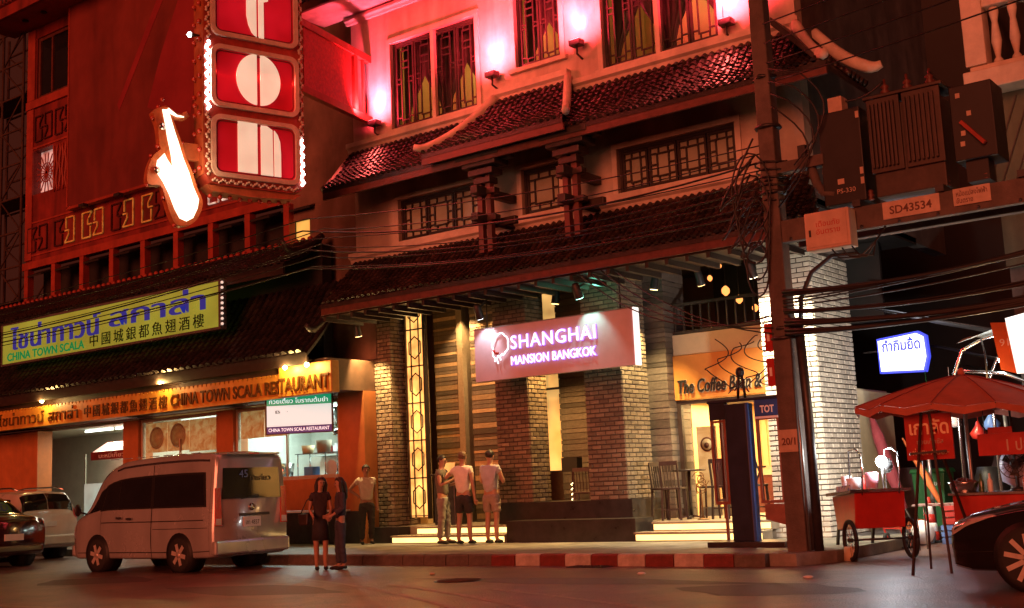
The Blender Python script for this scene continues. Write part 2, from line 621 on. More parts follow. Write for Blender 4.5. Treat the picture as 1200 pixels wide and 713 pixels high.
def roof_tiles(prof, xt, xe, pitch, mb, axis=(1, 0, 0)):
    """barrel tiles laid in courses: prof = [(y, z)] from ridge to eave, xt / xe = x range at top and at eave"""
    n = len(prof) - 1
    r0 = pitch * .36
    lo, hi = min(xt[0], xe[0]), max(xt[1], xe[1])
    k = 0
    x = lo + pitch / 2
    while x < hi:
        for i in range(n):
            t = (i + .5) / n
            a, b = xt[0] + (xe[0] - xt[0]) * t, xt[1] + (xe[1] - xt[1]) * t
            if not a <= x <= b:
                continue
            (ya, za), (yb, zb) = prof[i], prof[i + 1]
            d = V3((0, yb - ya, zb - za)).normalized()
            nrm = V3((0, -d.z, d.y)) if d.y < 0 else V3((0, d.z, -d.y))
            if nrm.z < 0:
                nrm = -nrm
            j = random.uniform(-.014, .014)
            vs = []
            for (yy, zz, rr, up) in ((ya, za, r0 * .86, random.uniform(-.008, .006)), (yb, zb, r0 * 1.06, .012 + random.uniform(-.008, .016))):
                for q in range(5):
                    an = PI * q / 4
                    vs.append((x + j + math.cos(an) * rr, yy + nrm.y * (math.sin(an) * rr + up), zz + nrm.z * (math.sin(an) * rr + up)))
            mb.add(vs, [(q, q + 1, q + 6, q + 5) for q in range(4)] + [(5, 6, 7, 8, 9)], False)
            # pan tile to the right of the rib
            xa, xb = x + r0 * .6, x + pitch - r0 * .6
            lip = .008 * ((k + i) % 2)
            mb.add([(xa, ya, za), (xb, ya, za), (xb, yb, zb + .01 + lip), (xa, yb, zb + .01 + lip), (xa, yb, zb - .02), (xb, yb, zb - .02)],
                   [(0, 1, 2, 3), (3, 2, 5, 4)])
        x += pitch
        k += 1
    return mb

def curve_prof(y0, z0, y1, z1, n, sag=.12):
    out = []
    for i in range(n + 1):
        t = i / n
        out.append((y0 + (y1 - y0) * t, z0 + (z1 - z0) * t - sag * math.sin(PI * t)))
    return out

def catenary(a, b, sag, n=14):
    a, b = V3(a), V3(b)
    return [a.lerp(b, i / n) - V3((0, 0, sag * 4 * (i / n) * (1 - i / n))) for i in range(n + 1)]
# ================================================================== SETTING
g = MB().add([(-300, -120, 0), (200, -120, 0), (200, 300, 0), (-300, 300, 0)], [(0, 1, 2, 3)]).build('road', 'asphalt', base=(0, 0, 0))
tag(g, kind='structure')

KERB_Y = 16.05
sw = MB().prism([(-20.2, KERB_Y + .16, 0), (-7.3, KERB_Y + .16, 0), (-7.0, KERB_Y + .9, 0), (-7.0, 26, 0), (-45, 26, 0), (-45, 18.3, 0), (-22.2, 18.3, 0)], (0, 0, .175)).build('pavement', 'paving', base=(-15, 18, 0))
tag(sw, kind='structure')

kb = bpy.data.objects.new('kerb', None)
C.objects.link(kb)
kb.location = (-13, KERB_Y, 0)
ORG[kb.name] = V3(kb.location)
tag(kb, kind='structure')
kproto = {}
def kerb_block(x, mt, jit):
    if mt not in kproto:
        mb = MB().prism([(0, 0, -.02), (0, .16, -.02), (0, .16, .185), (0, .035, .185), (0, .008, .16)], (.49, 0, 0))
        mb.v = [(a + 0, b, c) for a, b, c in mb.v]
        o = mb.build('kerb_block', mt, None, .008, base=(0, 0, 0))
        kproto[mt] = o
    else:
        o = kproto[mt].copy()
        C.objects.link(o)
    o.parent = kb
    o.location = (x + 13, jit, jit * .5)
    o.rotation_euler = (0, 0, jit * .4)
for i in range(25):
    x = -20.2 + i * .5
    mt = 'kerb_bare' if x < -13.1 or x > -8.3 else ('kerb_white' if i % 2 == 0 else 'kerb_red')
    kerb_block(x, mt, random.uniform(-.008, .008))

def add_stripe(pts, wd):
    mb = MB()
    vs = []
    for i, p in enumerate(pts):
        p = V3(p)
        d = (V3(pts[min(i + 1, len(pts) - 1)]) - V3(pts[max(0, i - 1)])).normalized()
        s = V3((-d.y, d.x, 0)) * wd / 2
        vs += [p + s, p - s]
    mb.add(vs, [(2 * i, 2 * i + 1, 2 * i + 3, 2 * i + 2) for i in range(len(pts) - 1)])
    o = mb.build('road_stripe', 'line')  # thin pale strip laid just above the asphalt
    return tag(o, kind='structure')
def bez(a, b, c, n=12):
    a, b, c = V3(a), V3(b), V3(c)
    return [a * (1 - t) ** 2 + b * 2 * t * (1 - t) + c * t * t for t in [i / n for i in range(n + 1)]]
add_stripe(bez((-11.85, 12.62, .004), (-10.0, 11.95, .004), (-7.2, 10.1, .004)), .10)
add_stripe(bez((-14.3, 13.25, .004), (-12.0, 12.5, .004), (-8.2, 10.0, .004)), .09)
add_stripe(bez((-9.93, 12.43, .004), (-8.3, 11.8, .004), (-5.6, 10.3, .004)), .10)
add_stripe([(-60, 9.2, .004), (-9, 9.0, .004)], .12)

# repairs, drain and litter on the road
M['patch'] = mat('asphalt_patch', (.075, .055, .05), .5, var=.4, scale=4, bump=.8, bscale=45)
for i, (x, y, a, b) in enumerate(((-13.5, 11.6, 1.7, .7), (-9.2, 13.6, 2.4, .5), (-18.5, 12.4, 1.2, .9), (-6.2, 12.9, 1.1, .8))):
    pts = []
    for k in range(14):
        an = k * PI / 7
        rr = 1 + random.uniform(-.12, .12)
        pts.append((x + a * rr * math.cos(an) / (abs(math.cos(an)) + abs(math.sin(an))) * 1.2, y + b * rr * math.sin(an) / (abs(math.cos(an)) + abs(math.sin(an))) * 1.2, .003))
    tag(MB().add(pts, [tuple(range(14))]).build('asphalt_patch', 'patch'), kind='structure')
mh = thing('manhole_cover', 'round iron manhole cover set in the road', 'manhole cover', (-11.2, 13.4, 0))
MB().lathe([(.36, .0), (.36, .008)], (-11.2, 13.4, 0), 24).build('rim', 'dark_metal', mh)
MB().lathe([(.32, .0081), (.32, .014)], (-11.2, 13.4, 0), 24).build('lid', 'rust', mh)
for k in range(5):
    MB().box(-11.42, -10.98, 13.2 + k * .09, 13.23 + k * .09, .0141, .02).build('rib', 'rust', mh)
dg_ = thing('drain_grate', 'narrow iron drain grate along the striped kerb', 'drain', (-10.6, 15.85, 0))
MB().box(-10.95, -10.25, 15.72, 16.0, .001, .012).build('frame', 'dark_metal', dg_)
for k in range(9):
    MB().box(-10.9 + k * .07, -10.87 + k * .07, 15.74, 15.98, .0121, .02).build('bar', 'rust', dg_)

# ================================================================== HOTEL
H = thing('hotel_building', 'brick and plaster Chinese style hotel with two tiled roofs and lattice windows', 'building', (-13.5, 20, 0))

mb = MB()
W1 = (-17.76, -15.27, 9.4, 11.46)
W2 = (-14.2, -13.06, 9.95, 11.6)
W3 = (-12.05, -9.5, 9.4, 11.6)
WA = (-17.65, -15.36, 6.79, 7.75)
WB = (-14.2, -13.25, 6.79, 7.77)
WC = (-11.87, -9.32, 6.82, 7.72)
wall(mb, -19.02, -8.0, 9.1, 14.5, 19.5, 19.8, [W1, W2, W3])
mb.build('upper_wall', 'plaster', H)
mb = wall(MB(), -19.02, -8.0, 6.3, 9.1, 19.5, 19.8, [WA, WB, WC])
mb.build('middle_wall', 'plaster', H)
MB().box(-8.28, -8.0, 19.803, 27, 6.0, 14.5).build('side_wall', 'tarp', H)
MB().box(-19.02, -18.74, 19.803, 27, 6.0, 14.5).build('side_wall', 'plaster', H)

def moulding(z0, z1, x0, x1, d, name='cornice'):
    m = MB()
    y = 19.497
    prof = [(y, z0), (y - d * .45, z0), (y - d * .6, z0 + (z1 - z0) * .35), (y - d, z0 + (z1 - z0) * .55), (y - d, z1), (y, z1)]
    m.prism([(x0, a, b) for a, b in prof], (x1 - x0, 0, 0))
    return m.build(name, 'trim', H)
moulding(9.1, 9.33, -19.12, -14.75, .16)
moulding(9.33, 9.6, -14.75, -12.85, .16)
moulding(9.1, 9.33, -12.85, -7.9, .16)
moulding(6.5, 6.72, -19.12, -7.9, .16)
moulding(12.25, 12.4, -19.12, -7.9, .14)

def surround(wd, proud=.05, s=.11):
    x0, x1, z0, z1 = wd
    m = MB()
    y0, y1 = 19.5 - proud, 19.497
    m.box(x0 - s, x0, y0, y1, z0, z1)
    m.box(x1, x1 + s, y0, y1, z0, z1)
    m.box(x0 - s, x1 + s, y0 - .004, y1, z1, z1 + s)
    m.box(x0 - s - .05, x1 + s + .05, y0 - .05, y1, z0 - .09, z0)
    return m.build('window_surround', 'trim', H)
for wd in (W1, W2, W3, WA, WB, WC):
    surround(wd)

def lattice_window(wd, leaves, dim, posts=()):
    """carved timber window: leaves with a fretwork border; panes in front of a curtain"""
    x0, x1, z0, z1 = wd
    win = MB().box(x0, x0 + .06, 19.56, 19.66, z0, z1).box(x1 - .06, x1, 19.56, 19.66, z0, z1).box(x0 + .06, x1 - .06, 19.56, 19.66, z0, z0 + .06).box(x0 + .06, x1 - .06, 19.56, 19.66, z1 - .06, z1).build('window', 'lattice', H)
    lw = (x1 - x0) / leaves
    for i in range(leaves):
        a, b = x0 + i * lw + (.065 if i == 0 else .012), x0 + (i + 1) * lw - (.065 if i == leaves - 1 else .012)
        c, d = z0 + .065, z1 - .065
        m = MB()
        t = .045
        y0, y1 = 19.57, 19.62
        m.box(a, a + t, y0, y1, c, d).box(b - t, b, y0, y1, c, d).box(a + t, b - t, y0, y1, c, c + t).box(a + t, b - t, y0, y1, d - t, d)
        ins = min(.17, (b - a) * .27)
        q = .028
        ia, ib, ic, id_ = a + ins, b - ins, c + ins * .9, d - ins * .9
        yy0, yy1 = 19.578, 19.61
        m.box(ia, ia + q, yy0, yy1, ic, id_).box(ib - q, ib, yy0, yy1, ic, id_).box(ia + q, ib - q, yy0, yy1, ic, ic + q).box(ia + q, ib - q, yy0, yy1, id_ - q, id_)
        for fz in (.22, .5, .78) if (d - c) < 1.4 else (.1, .52, .58):
            zz = c + (d - c) * fz
            m.box(a + t, ia, yy0, yy1, zz, zz + q).box(ib, b - t, yy0, yy1, zz, zz + q)
        for fx in (.33, .67):
            xx = a + (b - a) * fx
            m.box(xx, xx + q, yy0, yy1, c + t, ic).box(xx, xx + q, yy0, yy1, id_, d - t)
        if not dim:
            zz = ic + (id_ - ic) * .74
            m.box(ia + q, ib - q, yy0, yy1, zz, zz + q)
            m.box(ia + q, ib - q, yy0, yy1, zz + .16, zz + .16 + q)
        m.build('fretwork', 'lattice', win)
        MB().box(a + t * .5, b - t * .5, 19.625, 19.632, c + t * .5, d - t * .5).build('pane', 'curtain_dim' if dim else 'glass', win)
    return win
lattice_window(WA, 3, True)
lattice_window(WB, 1, True)
lattice_window(WC, 4, True)
lattice_window(W1, 4, False)
lattice_window(W2, 2, False)
lattice_window(W3, 4, False)
for xx, wd in ((-16.5, W1), (-10.8, W3)):
    MB().box(xx - .05, xx + .05, 19.47, 19.56, wd[2], wd[3]).build('window_post', 'trim', H)

# rooms behind the upper windows: back wall, ceiling, tied curtains and a lamp each
for (x0, x1, z0, z1), pw in ((W1, 30), (W2, 14), (W3, 16)):
    a, b = x0 - .25, x1 + .25
    MB().box(a, b, 21.6, 21.65, z0 - .5, z1 + .35).box(a, b, 19.81, 21.6, z1 + .3, z1 + .35).box(a, b, 19.81, 21.6, z0 - .5, z0 - .45).box(a, a + .03, 19.81, 21.6, z0 - .45, z1 + .3).box(b - .03, b, 19.81, 21.6, z0 - .45, z1 + .3).build('room', 'cream', H)
    n = 3 if x1 - x0 > 2 else 2
    for i in range(n):
        xm = x0 + (x1 - x0) * i / (n - 1)
        for s in (-1, 1):
            if (i == 0 and s < 0) or (i == n - 1 and s > 0):
                continue
            wv = (x1 - x0) / (n - 1) * .5
            vs, fs = [], []
            hh = z1 - z0 + .25
            for q in range(11):
                t = q / 10
                z = z1 + .15 - hh * t
                wdt = wv * (1.02 if t < .42 else 1.02 - .8 * min(1, (t - .42) / .33))
                for k in range(9):
                    f = k / 8
                    vs.append((xm + s * wdt * f, 19.93 + .035 * math.sin(k * 2.4), z))
            for q in range(10):
                for k in range(8):
                    fs.append((q * 9 + k, q * 9 + k + 1, q * 9 + k + 10, q * 9 + k + 9))
            MB().add(vs, fs, True).build('curtain', 'wood', H)
    lamp('POINT', 'room_light', H, ((x0 + x1) / 2, 20.9, z1 - .35), pw, (1, .48, .15), size=.15)

# ---- roofs
def roof(name, prof, xt, xe, pitch, fascia_z, deck=True, tile='tile'):
    mb = roof_tiles(prof, xt, xe, pitch, MB())
    o = mb.build(name, tile, H)
    o['kind'] = 'stuff'
    m = MB()
    n = len(prof) - 1
    vs, fs = [], []
    for i, (y, z) in enumerate(prof):
        t = i / n
        a, b = xt[0] + (xe[0] - xt[0]) * t, xt[1] + (xe[1] - xt[1]) * t
        vs += [(a, y, z - .012), (b, y, z - .012), (b, y, z - .1), (a, y, z - .1)]
    for i in range(n):
        for k in range(4):
            fs.append((4 * i + k, 4 * i + (k + 1) % 4, 4 * i + 4 + (k + 1) % 4, 4 * i + 4 + k))
    fs += [(0, 3, 2, 1), (4 * n, 4 * n + 1, 4 * n + 2, 4 * n + 3)]
    m.add(vs, fs)
    m.build('roof_deck', 'tile', H)
    ye, ze = prof[-1]
    MB().box(xe[0], xe[1], ye + .01, ye + .07, ze - .24, ze - .1).build('fascia_board', 'wood_red', H)
    return o
up_prof = curve_prof(19.42, 9.1, 18.3, 8.02, 12, .1)
roof('upper_roof', up_prof, (-19.02, -8.0), (-18.85, -7.05), .15, 7.9)
bay_prof = curve_prof(19.42, 9.36, 18.12, 8.16, 13, .12)
roof('bay_roof', bay_prof, (-14.72, -12.88), (-15.75, -12.2), .15, 7.9)
low_prof = curve_prof(19.42, 6.5, 18.22, 5.42, 12, .1)
roof('lower_roof', low_prof, (-19.02, -8.0), (-18.9, -7.4), .15, 5.2)

def ridge(pts, r, name='hip_ridge'):
    m = MB()
    m.tube(pts, r, 8, True, 1.25)
    return m.build(name, 'trim', H)
def sweep(a, b, n, sag, flip):
    a, b = V3(a), V3(b)
    out = []
    for i in range(n + 1):
        t = i / n
        p = a.lerp(b, t)
        p.z += -sag * math.sin(PI * t) + flip * max(0, (t - .8) / .2) ** 2
        out.append(p)
    return out
ridge(sweep((-14.72, 19.42, 9.44), (-15.92, 18.08, 8.2), 14, .16, .14), [.085] * 12 + [.08, .065, .05])
ridge(sweep((-12.88, 19.42, 9.44), (-12.1, 18.08, 8.2), 14, .14, .1), [.085] * 12 + [.08, .07, .05])
ridge(sweep((-7.98, 19.42, 9.2), (-7.0, 18.2, 8.03), 14, .14, .06), [.095] * 11 + [.09, .085, .075, .06])
ridge(sweep((-8.02, 20.3, 9.3), (-6.8, 20.3, 8.3), 14, .16, .1), [.095] * 11 + [.09, .085, .075, .06])
ridge([(-19.05, 19.42, 9.05), (-18.9, 18.7, 8.35), (-18.86, 18.3, 8.02)], .05, 'verge')
# roof on the alley side of the building
sp = []
for i in range(10):
    t = i / 9
    sp.append((-8.0 + .95 * t, 9.1 - 1.08 * t - .1 * math.sin(PI * t)))
m = MB()
yy = 19.4
while yy < 20.3:
    for i in range(9):
        (xa, za), (xb, zb) = sp[i], sp[i + 1]
        if yy < 19.42 - 1.15 * (i + .5) / 9:
            continue
        m.tube([(xa, yy, za + .02), (xb, yy, zb + .03)], [.055, .068], 6, True)
    yy += .185
o = m.build('side_roof', 'tile', H)
o['kind'] = 'stuff'
MB().prism([(-8.0, 18.4, 9.05), (-7.07, 18.4, 7.97), (-7.07, 18.4, 7.87), (-8.0, 18.4, 8.9)], (0, 1.9, 0)).build('roof_deck', 'tile', H)

# eave at the very top
m = MB().box(-19.9, -7.2, 18.45, 19.49, 12.45, 12.55)
m.build('soffit', 'plaster', H)
m = MB()
for i in range(64):
    x = -19.85 + i * .2
    m.tube([(x, 18.3, 12.62), (x, 19.0, 13.1)], .07, 6)
o = m.build('top_eave_tiles', 'tile', H)
o['kind'] = 'stuff'
MB().box(-19.95, -7.15, 18.36, 18.44, 12.4, 12.6).build('fascia_board', 'wood_red', H)

# timber brackets that carry the bay roof
for x in (-14.45, -12.35):
    b = group_part('bracket_post', H)
    MB().box(x - .17, x - .05, 18.5, 18.62, 5.95, 8.05).build('post', 'wood_red', b)
    MB().box(x + .05, x + .17, 18.5, 18.62, 5.95, 8.05).build('post', 'wood_red', b)
    for k, (wd, z) in enumerate(((.42, 7.35), (.62, 7.52), (.85, 7.69), (1.1, 7.86))):
        MB().box(x - wd / 2, x + wd / 2, 18.44 - k * .05, 18.72 + k * .05, z, z + .13).build('bracket_arm', 'wood', b, .015)
    for z in (6.55, 7.1):
        MB().box(x - .09, x + .09, 18.25 - .08, 19.49, z, z + .16).build('beam_end', 'wood', b, .015)
        MB().box(x - .3, x + .3, 18.47, 18.65, z + .02, z + .14).build('cross_arm', 'wood', b, .012)
    MB().box(x - .22, x + .55, 18.78, 18.9, 6.5, 6.66).build('cross_arm', 'wood', b, .012)

# ---- ground floor shell
MB().box(-19.02, -8.0, 18.32, 19.46, 5.15, 5.18).build('eave_soffit', 'wood', H)
m = MB()
for i in range(27):
    x = -18.9 + i * .41
    m.box(x, x + .07, 18.3, 19.48, 5.05, 5.148)
m.build('rafters', 'wood', H)
MB().box(-19.02, -8.0, 19.5, 19.75, 5.2, 6.3).build('eave_beam', 'wood', H)
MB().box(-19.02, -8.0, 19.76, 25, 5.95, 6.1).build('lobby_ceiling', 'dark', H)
MB().box(-19.02, -12.32, 24.6, 24.8, .52, 5.94).build('lobby_back_wall', 'brown', H)
MB().box(-19.3, -19.02, 20.9, 24.8, .18, 5.94).build('lobby_side_wall', 'brown', H)
MB().box(-19.0, -8.4, 20.15, 24.6, .17, .518).build('lobby_floor', 'tread', H)
MB().box(-15.0, -11.95, 19.5, 20.149, .17, .60).box(-15.75, -12.4, 20.16, 21.35, .52, .95).build('plinth', 'black_stone', H)
MB().box(-19.0, -18.2, 19.75, 20.149, .17, .519).build('plinth', 'black_stone', H)

# ---- brick piers: every brick of the two faces in view
def brick_mesh(name, L, d, mt):
    mb = MB()
    e = .006
    hx, hz = L / 2, .036
    mb.add([(-hx, 0, -hz), (hx, 0, -hz), (hx, 0, hz), (-hx, 0, hz), (-hx + e, -d, -hz + e), (hx - e, -d, -hz + e), (hx - e, -d, hz - e), (-hx + e, -d, hz - e)],
           [(4, 5, 6, 7), (0, 1, 5, 4), (1, 2, 6, 5), (2, 3, 7, 6), (3, 0, 4, 7)])
    me = bpy.data.meshes.new(name)
    me.from_pydata(mb.v, [], mb.f)
    me.materials.append(M[mt])
    return me
def brick_pier(x0, x1, y0, y1, z0, z1, mt, only=300):
    core = MB().box(x0 + .012, x1 - .012, y0 + .012, y1 - .012, z0, z1).build('brick_pier', 'mortar', H)
    D = .014
    places = []
    ch, bl, gap = .0905, .245, .016
    rows = int((z1 - z0) / ch)
    cache = {}
    for face in ('f', 's'):
        a, b = (x0, x1) if face == 'f' else (y0, y1)
        Lf = b - a
        nb = max(2, round(Lf / bl))
        L = Lf / nb
        for r in range(rows):
            z = z0 + (r + .5) * ch
            edges = [a + k * L for k in range(nb + 1)] if r % 2 == 0 else [a] + [a + (k + .5) * L for k in range(nb)] + [b]
            for e0, e1 in zip(edges[:-1], edges[1:]):
                places.append((face, (e0 + e1) / 2, z, round(e1 - e0 - gap, 4)))
    random.shuffle(places)
    rest = MB()
    org = ORG[core.name]
    for i, (face, c, z, L) in enumerate(places):
        off = random.uniform(0, .009)
        if i < only:
            key = (L,)
            if key not in cache:
                cache[key] = brick_mesh('brick', L, D, mt)
            o = bpy.data.objects.new('brick', cache[key])
            C.objects.link(o)
            o.parent = core
            if face == 'f':
                o.location = V3((c, y0 + .012 - off, z)) - org
            else:
                o.location = V3((x1 - .012 + off, c, z)) - org
                o.rotation_euler = (0, 0, PI / 2)
        else:
            bm = brick_mesh('tmp', L, D, mt)
            vs = [v.co.copy() for v in bm.vertices]
            fs = [tuple(p.vertices) for p in bm.polygons]
            bpy.data.meshes.remove(bm)
            if face == 'f':
                rest.add([(c + v.x, y0 + .012 - off + v.y, z + v.z) for v in vs], fs)
            else:
                rest.add([(x1 - .012 + off - v.y, c + v.x, z + v.z) for v in vs], fs)
    if rest.v:
        o = rest.build('brickwork', mt, core)
        o['kind'] = 'stuff'
    return core
brick_pier(-19.5, -18.62, 20.12, 20.88, .18, 5.95, 'brick')
brick_pier(-15.68, -14.8, 20.18, 20.85, .95, 5.95, 'brick')
brick_pier(-13.4, -12.5, 20.2, 21.2, .95, 5.95, 'brick')
brick_pier(-9.43, -8.38, 20.15, 21.9, .18, 5.3, 'brick_pale')
MB().box(-9.5, -8.2, 20.05, 22, 5.32, 5.94).build('pier_head', 'concrete', H)

# ---- layered stone piers deeper in the porch
def slab_pier(x0, x1, y0, y1, z0, z1, mats, ch=.16):
    core = MB().box(x0 + .02, x1 - .02, y0 + .02, y1, z0, z1).build('stone_pier', 'mortar', H)
    z = z0
    k = 0
    cache = {}
    while z < z1 - ch:
        h = ch * random.choice((.7, 1, 1, 1.3))
        mt = mats[k % len(mats)]
        key = (round(h, 3), mt)
        if key not in cache:
            mbx = MB().box(x0 - (x0 + x1) / 2, x1 - (x0 + x1) / 2, 0, y1 - y0 - .005, 0, h - .012)
            me = mbx.build('stone_slab', mt, None, 0, base=(0, 0, 0))
            cache[key] = me
            o = me
        else:
            o = cache[key].copy()
            C.objects.link(o)
        o.parent = core
        o.location = V3(((x0 + x1) / 2 + random.uniform(-.006, .012), y0 - random.uniform(0, .012), z)) - ORG[core.name]
        z += h
        k += 1
    return core
slab_pier(-18.74, -17.98, 21.8, 22.4, .52, 5.94, ['slate', 'slate_tan', 'slate'], .1)
slab_pier(-17.62, -16.86, 21.8, 22.4, .52, 5.94, ['slate', 'slate_tan', 'slate'], .1)
slab_pier(-15.14, -14.34, 21.8, 22.5, .52, 5.94, ['slate'], .14)
slab_pier(-12.77, -12.2, 21.5, 22.4, .52, 5.94, ['slate'], .14)
# pale edge strips on the piers near the entrance
MB().box(-17.97, -17.8, 21.72, 22.3, .52, 5.94).build('pier_edge', 'brick', H)
MB().box(-16.85, -16.72, 21.72, 22.3, .52, 5.94).build('pier_edge', 'brick', H)
MB().box(-19.0, -18.78, 21.4, 21.6, .52, 5.94).build('pier_edge', 'cream', H)
lw = MB().box(-15.62, -15.2, 22.0, 22.04, 1.6, 5.6).build('tall_window', 'window_lit', H)
MB().box(-15.66, -15.62, 21.95, 22.06, 1.55, 5.65).box(-15.2, -15.16, 21.95, 22.06, 1.55, 5.65).box(-15.62, -15.2, 21.95, 22.06, 3.4, 3.45).build('frame', 'wood', lw)

# ---- illuminated lattice panel beside the left pier
lp = MB().box(-18.5, -17.98, 20.55, 20.62, .7, 5.75).build('light_panel', emit('panel_glow', (1, .46, .11), 1.5, .45, 3), H)
m = MB()
m.box(-18.53, -18.5, 20.5, 20.64, .66, 5.8).box(-17.98, -17.95, 20.5, 20.64, .66, 5.8)
for xx in (-18.36, -18.12):
    m.box(xx - .012, xx + .012, 20.52, 20.545, .7, 5.75)
m.build('frame', 'wood', lp)
for k in range(6):
    zc = 1.15 + k * .85
    pts = []
    for a in range(7):
        an = PI / 6 + a * PI / 3
        pts.append((-18.24 + .2 * math.cos(an), 20.53, zc + .26 * math.sin(an)))
    m = MB().tube(pts, .016, 6)
    for dz in (-.42, .42):
        m.bar((-18.5, 20.53, zc + dz), (-17.98, 20.53, zc + dz), .02)
    m.build('hexagon_motif', 'wood', lp)
lamp('AREA', 'panel_light', H, (-18.24, 20.45, 3.2), 30, (1, .6, .2), (-18.0, 19, 3.0), (.4, 4.5))

# ---- coffee house front inside the right bay
MB().box(-12.2, -9.45, 21.8, 21.95, 3.82, 4.25).build('beige_lintel', 'beige', H)
MB().box(-12.2, -9.45, 21.76, 21.95, 2.9, 3.81).build('orange_fascia', 'coffee_orange', H)
MB().box(-12.2, -9.45, 21.82, 21.9, 4.26, 4.32).build('balcony_sill', 'wood', H)
for i in range(13):
    x = -12.15 + i * .2
    MB().box(x, x + .03, 21.84, 21.87, 4.32, 4.85).build('baluster', 'wood', H)
MB().box(-12.2, -9.45, 21.82, 21.9, 4.85, 4.91).build('balcony_rail', 'wood', H)
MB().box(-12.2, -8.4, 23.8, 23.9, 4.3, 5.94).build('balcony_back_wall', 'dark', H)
sf = MB().box(-12.2, -12.1, 21.8, 21.9, .52, 2.88).box(-9.55, -9.45, 21.8, 21.9, .52, 2.88).box(-12.1, -9.55, 21.8, 21.9, 2.8, 2.88).box(-11.2, -11.14, 21.8, 21.88, .52, 2.8).build('shop_front', 'wood', H)
MB().box(-12.1, -11.2, 21.83, 21.845, .54, 2.8).build('pane', 'glass', sf)
rm = MB().box(-12.2, -9.0, 25.2, 25.3, .52, 2.9).box(-12.2, -9.0, 21.96, 25.2, 2.9, 2.95).box(-12.3, -12.22, 22.45, 25.2, .52, 2.9).box(-9.0, -8.9, 22, 25.2, .52, 2.9).build('shop_room', 'cream', H)
for i in range(14):
    x = -12.15 + i * .22
    MB().box(x, x + .12, 25.14, 25.198, .52, 2.88).build('wall_batten', 'cream', H)
MB().box(-11.6, -9.2, 23.6, 24.2, .52, 1.5).build('counter', 'wood_red', H)
MB().box(-11.6, -9.2, 23.58, 23.6, 1.3, 1.5).build('menu_strip', 'beige', H)
lamp('AREA', 'shop_light', H, (-10.7, 23.3, 2.85), 520, (1, .6, .24), (-10.7, 23.3, 0), (2.6, 2.2))

# lanterns glowing in the dark balcony
for i, (x, z, s) in enumerate(((-11.75, 5.52, .05), (-11.4, 5.2, .08), (-11.1, 4.98, .07), (-10.75, 4.75, .06), (-10.3, 5.6, .05), (-11.5, 5.75, .04))):
    t = thing('hanging_lantern', ('small orange lantern glowing in the dark balcony, highest at left', 'largest orange lantern glowing in the dark balcony', 'orange lantern below the largest one in the balcony',
              'lowest orange lantern in the dark balcony', 'orange lantern at the right end of the balcony', 'faintest orange lantern under the balcony ceiling')[i], 'lantern', (x, 22.8, z - s), 'balcony lanterns')
    MB().lathe([(s * .3, -s * 1.3), (s, -s * .6), (s * 1.1, 0), (s, s * .6), (s * .3, s * 1.3)], (x, 22.8, z), 10).build('shade', emit('lantern_glow', (1, .34, .08), 2), t)
    MB().cyl((x, 22.8, z + s * 1.2), (x, 22.8, 5.94), .006, 6).build('cord', 'cable', t)

# ---- lit steps
def steps(x0, x1, x0b, label):
    t = thing('lit_steps', label, 'steps', ((x0 + x1) / 2, 19.5, .175), 'glowing entrance steps')
    for k, (a, y, z) in enumerate(((x0, 19.45, .176), (x0b, 19.82, .347))):
        MB().box(a, x1, y, y + .37 + .02 * (1 - k), z, z + .135).build('step', 'tread', t)
        MB().box(a - .02, x1 + .02, y - .04, y + .37, z + .137, z + .17).build('tread', 'tread', t, .006)
        MB().box(a + .01, x1 - .01, y - .012, y - .002, z + .02, z + .125).build('light_strip', 'step_glow', t)
M['step_glow'] = emit('step_glow', (1, .66, .22), 2.4, .25, 1.2)
steps(-18.1, -15.02, -17.7, 'two glowing steps in front of the hotel door where three men stand')
steps(-11.93, -9.35, -11.75, 'two glowing steps in front of the coffee house')

# ---- spotlights of the hotel
def spot_fixture(label, p, target, energy, col, spot, head, group=None, size=.05, lens=8, hang=None):
    p, target = V3(p), V3(target)
    t = thing('spotlight', label, 'spotlight', p, group)
    d = (target - p).normalized()
    MB().tube([p - d * .16, p - d * .12, p + d * .1, p + d * .14], [.05, .075, .085, .09], 14, True).build('housing', 'dark_metal', t)
    MB().cyl(p + d * .142, p + d * .15, .075, 14).build('lens', emit('lens_glow', col, lens), t)
    if hang is not None:
        MB().bar(p - d * .05, hang, .03).build('arm', 'dark_metal', t)
    lamp('SPOT', 'beam', t, p + d * .17, energy, col, target, size, spot, .6)
    return t
RED = (1, .08, .1)
# uplights on the upper wall: box fittings on stems
for i, (x, z, e, lab) in enumerate(((-18.15, 9.68, 520, 'red uplight on the upper wall at the far left by the neon bracket'), (-14.72, 9.98, 400, 'red uplight between the left and middle upper windows'),
                               (-12.55, 10.1, 400, 'red uplight between the middle and right upper windows'), (-9.25, 9.62, 420, 'red uplight on the upper wall beside the utility pole'))):
    t = thing('wall_uplight', lab, 'wall light', (x, 19.3, z - .25), 'red uplights on the hotel wall')
    MB().box(x - .13, x + .13, 19.2, 19.4, z - .12, z).build('housing', 'dark_metal', t, .01)
    MB().box(x - .11, x + .11, 19.22, 19.38, z + .001, z + .008).build('lens', emit('uplight_lens', (1, .35, .38), 6), t)
    MB().tube([(x, 19.3, z - .12), (x, 19.3, z - .28), (x, 19.49, z - .34)], .022, 8).build('stem', 'dark_metal', t)
    lamp('SPOT', 'beam', t, (x, 19.33, z + .03), e * 1.0, (1, .15, .30), (x, 19.4, z + 3), .09, 75, .7)
    lamp('SPOT', 'wash', t, (x, 18.75, z + .1), 1500, (1, .035, .06), (x, 19.6, z + 1.2), .1, 150, 1)
lamp('SPOT', 'beam', bpy.data.objects['wall_uplight.003'], (-9.2, 19.1, 9.6), 260, (1, .12, .1), (-9.6, 18.4, 8.0), .06, 110, .8)
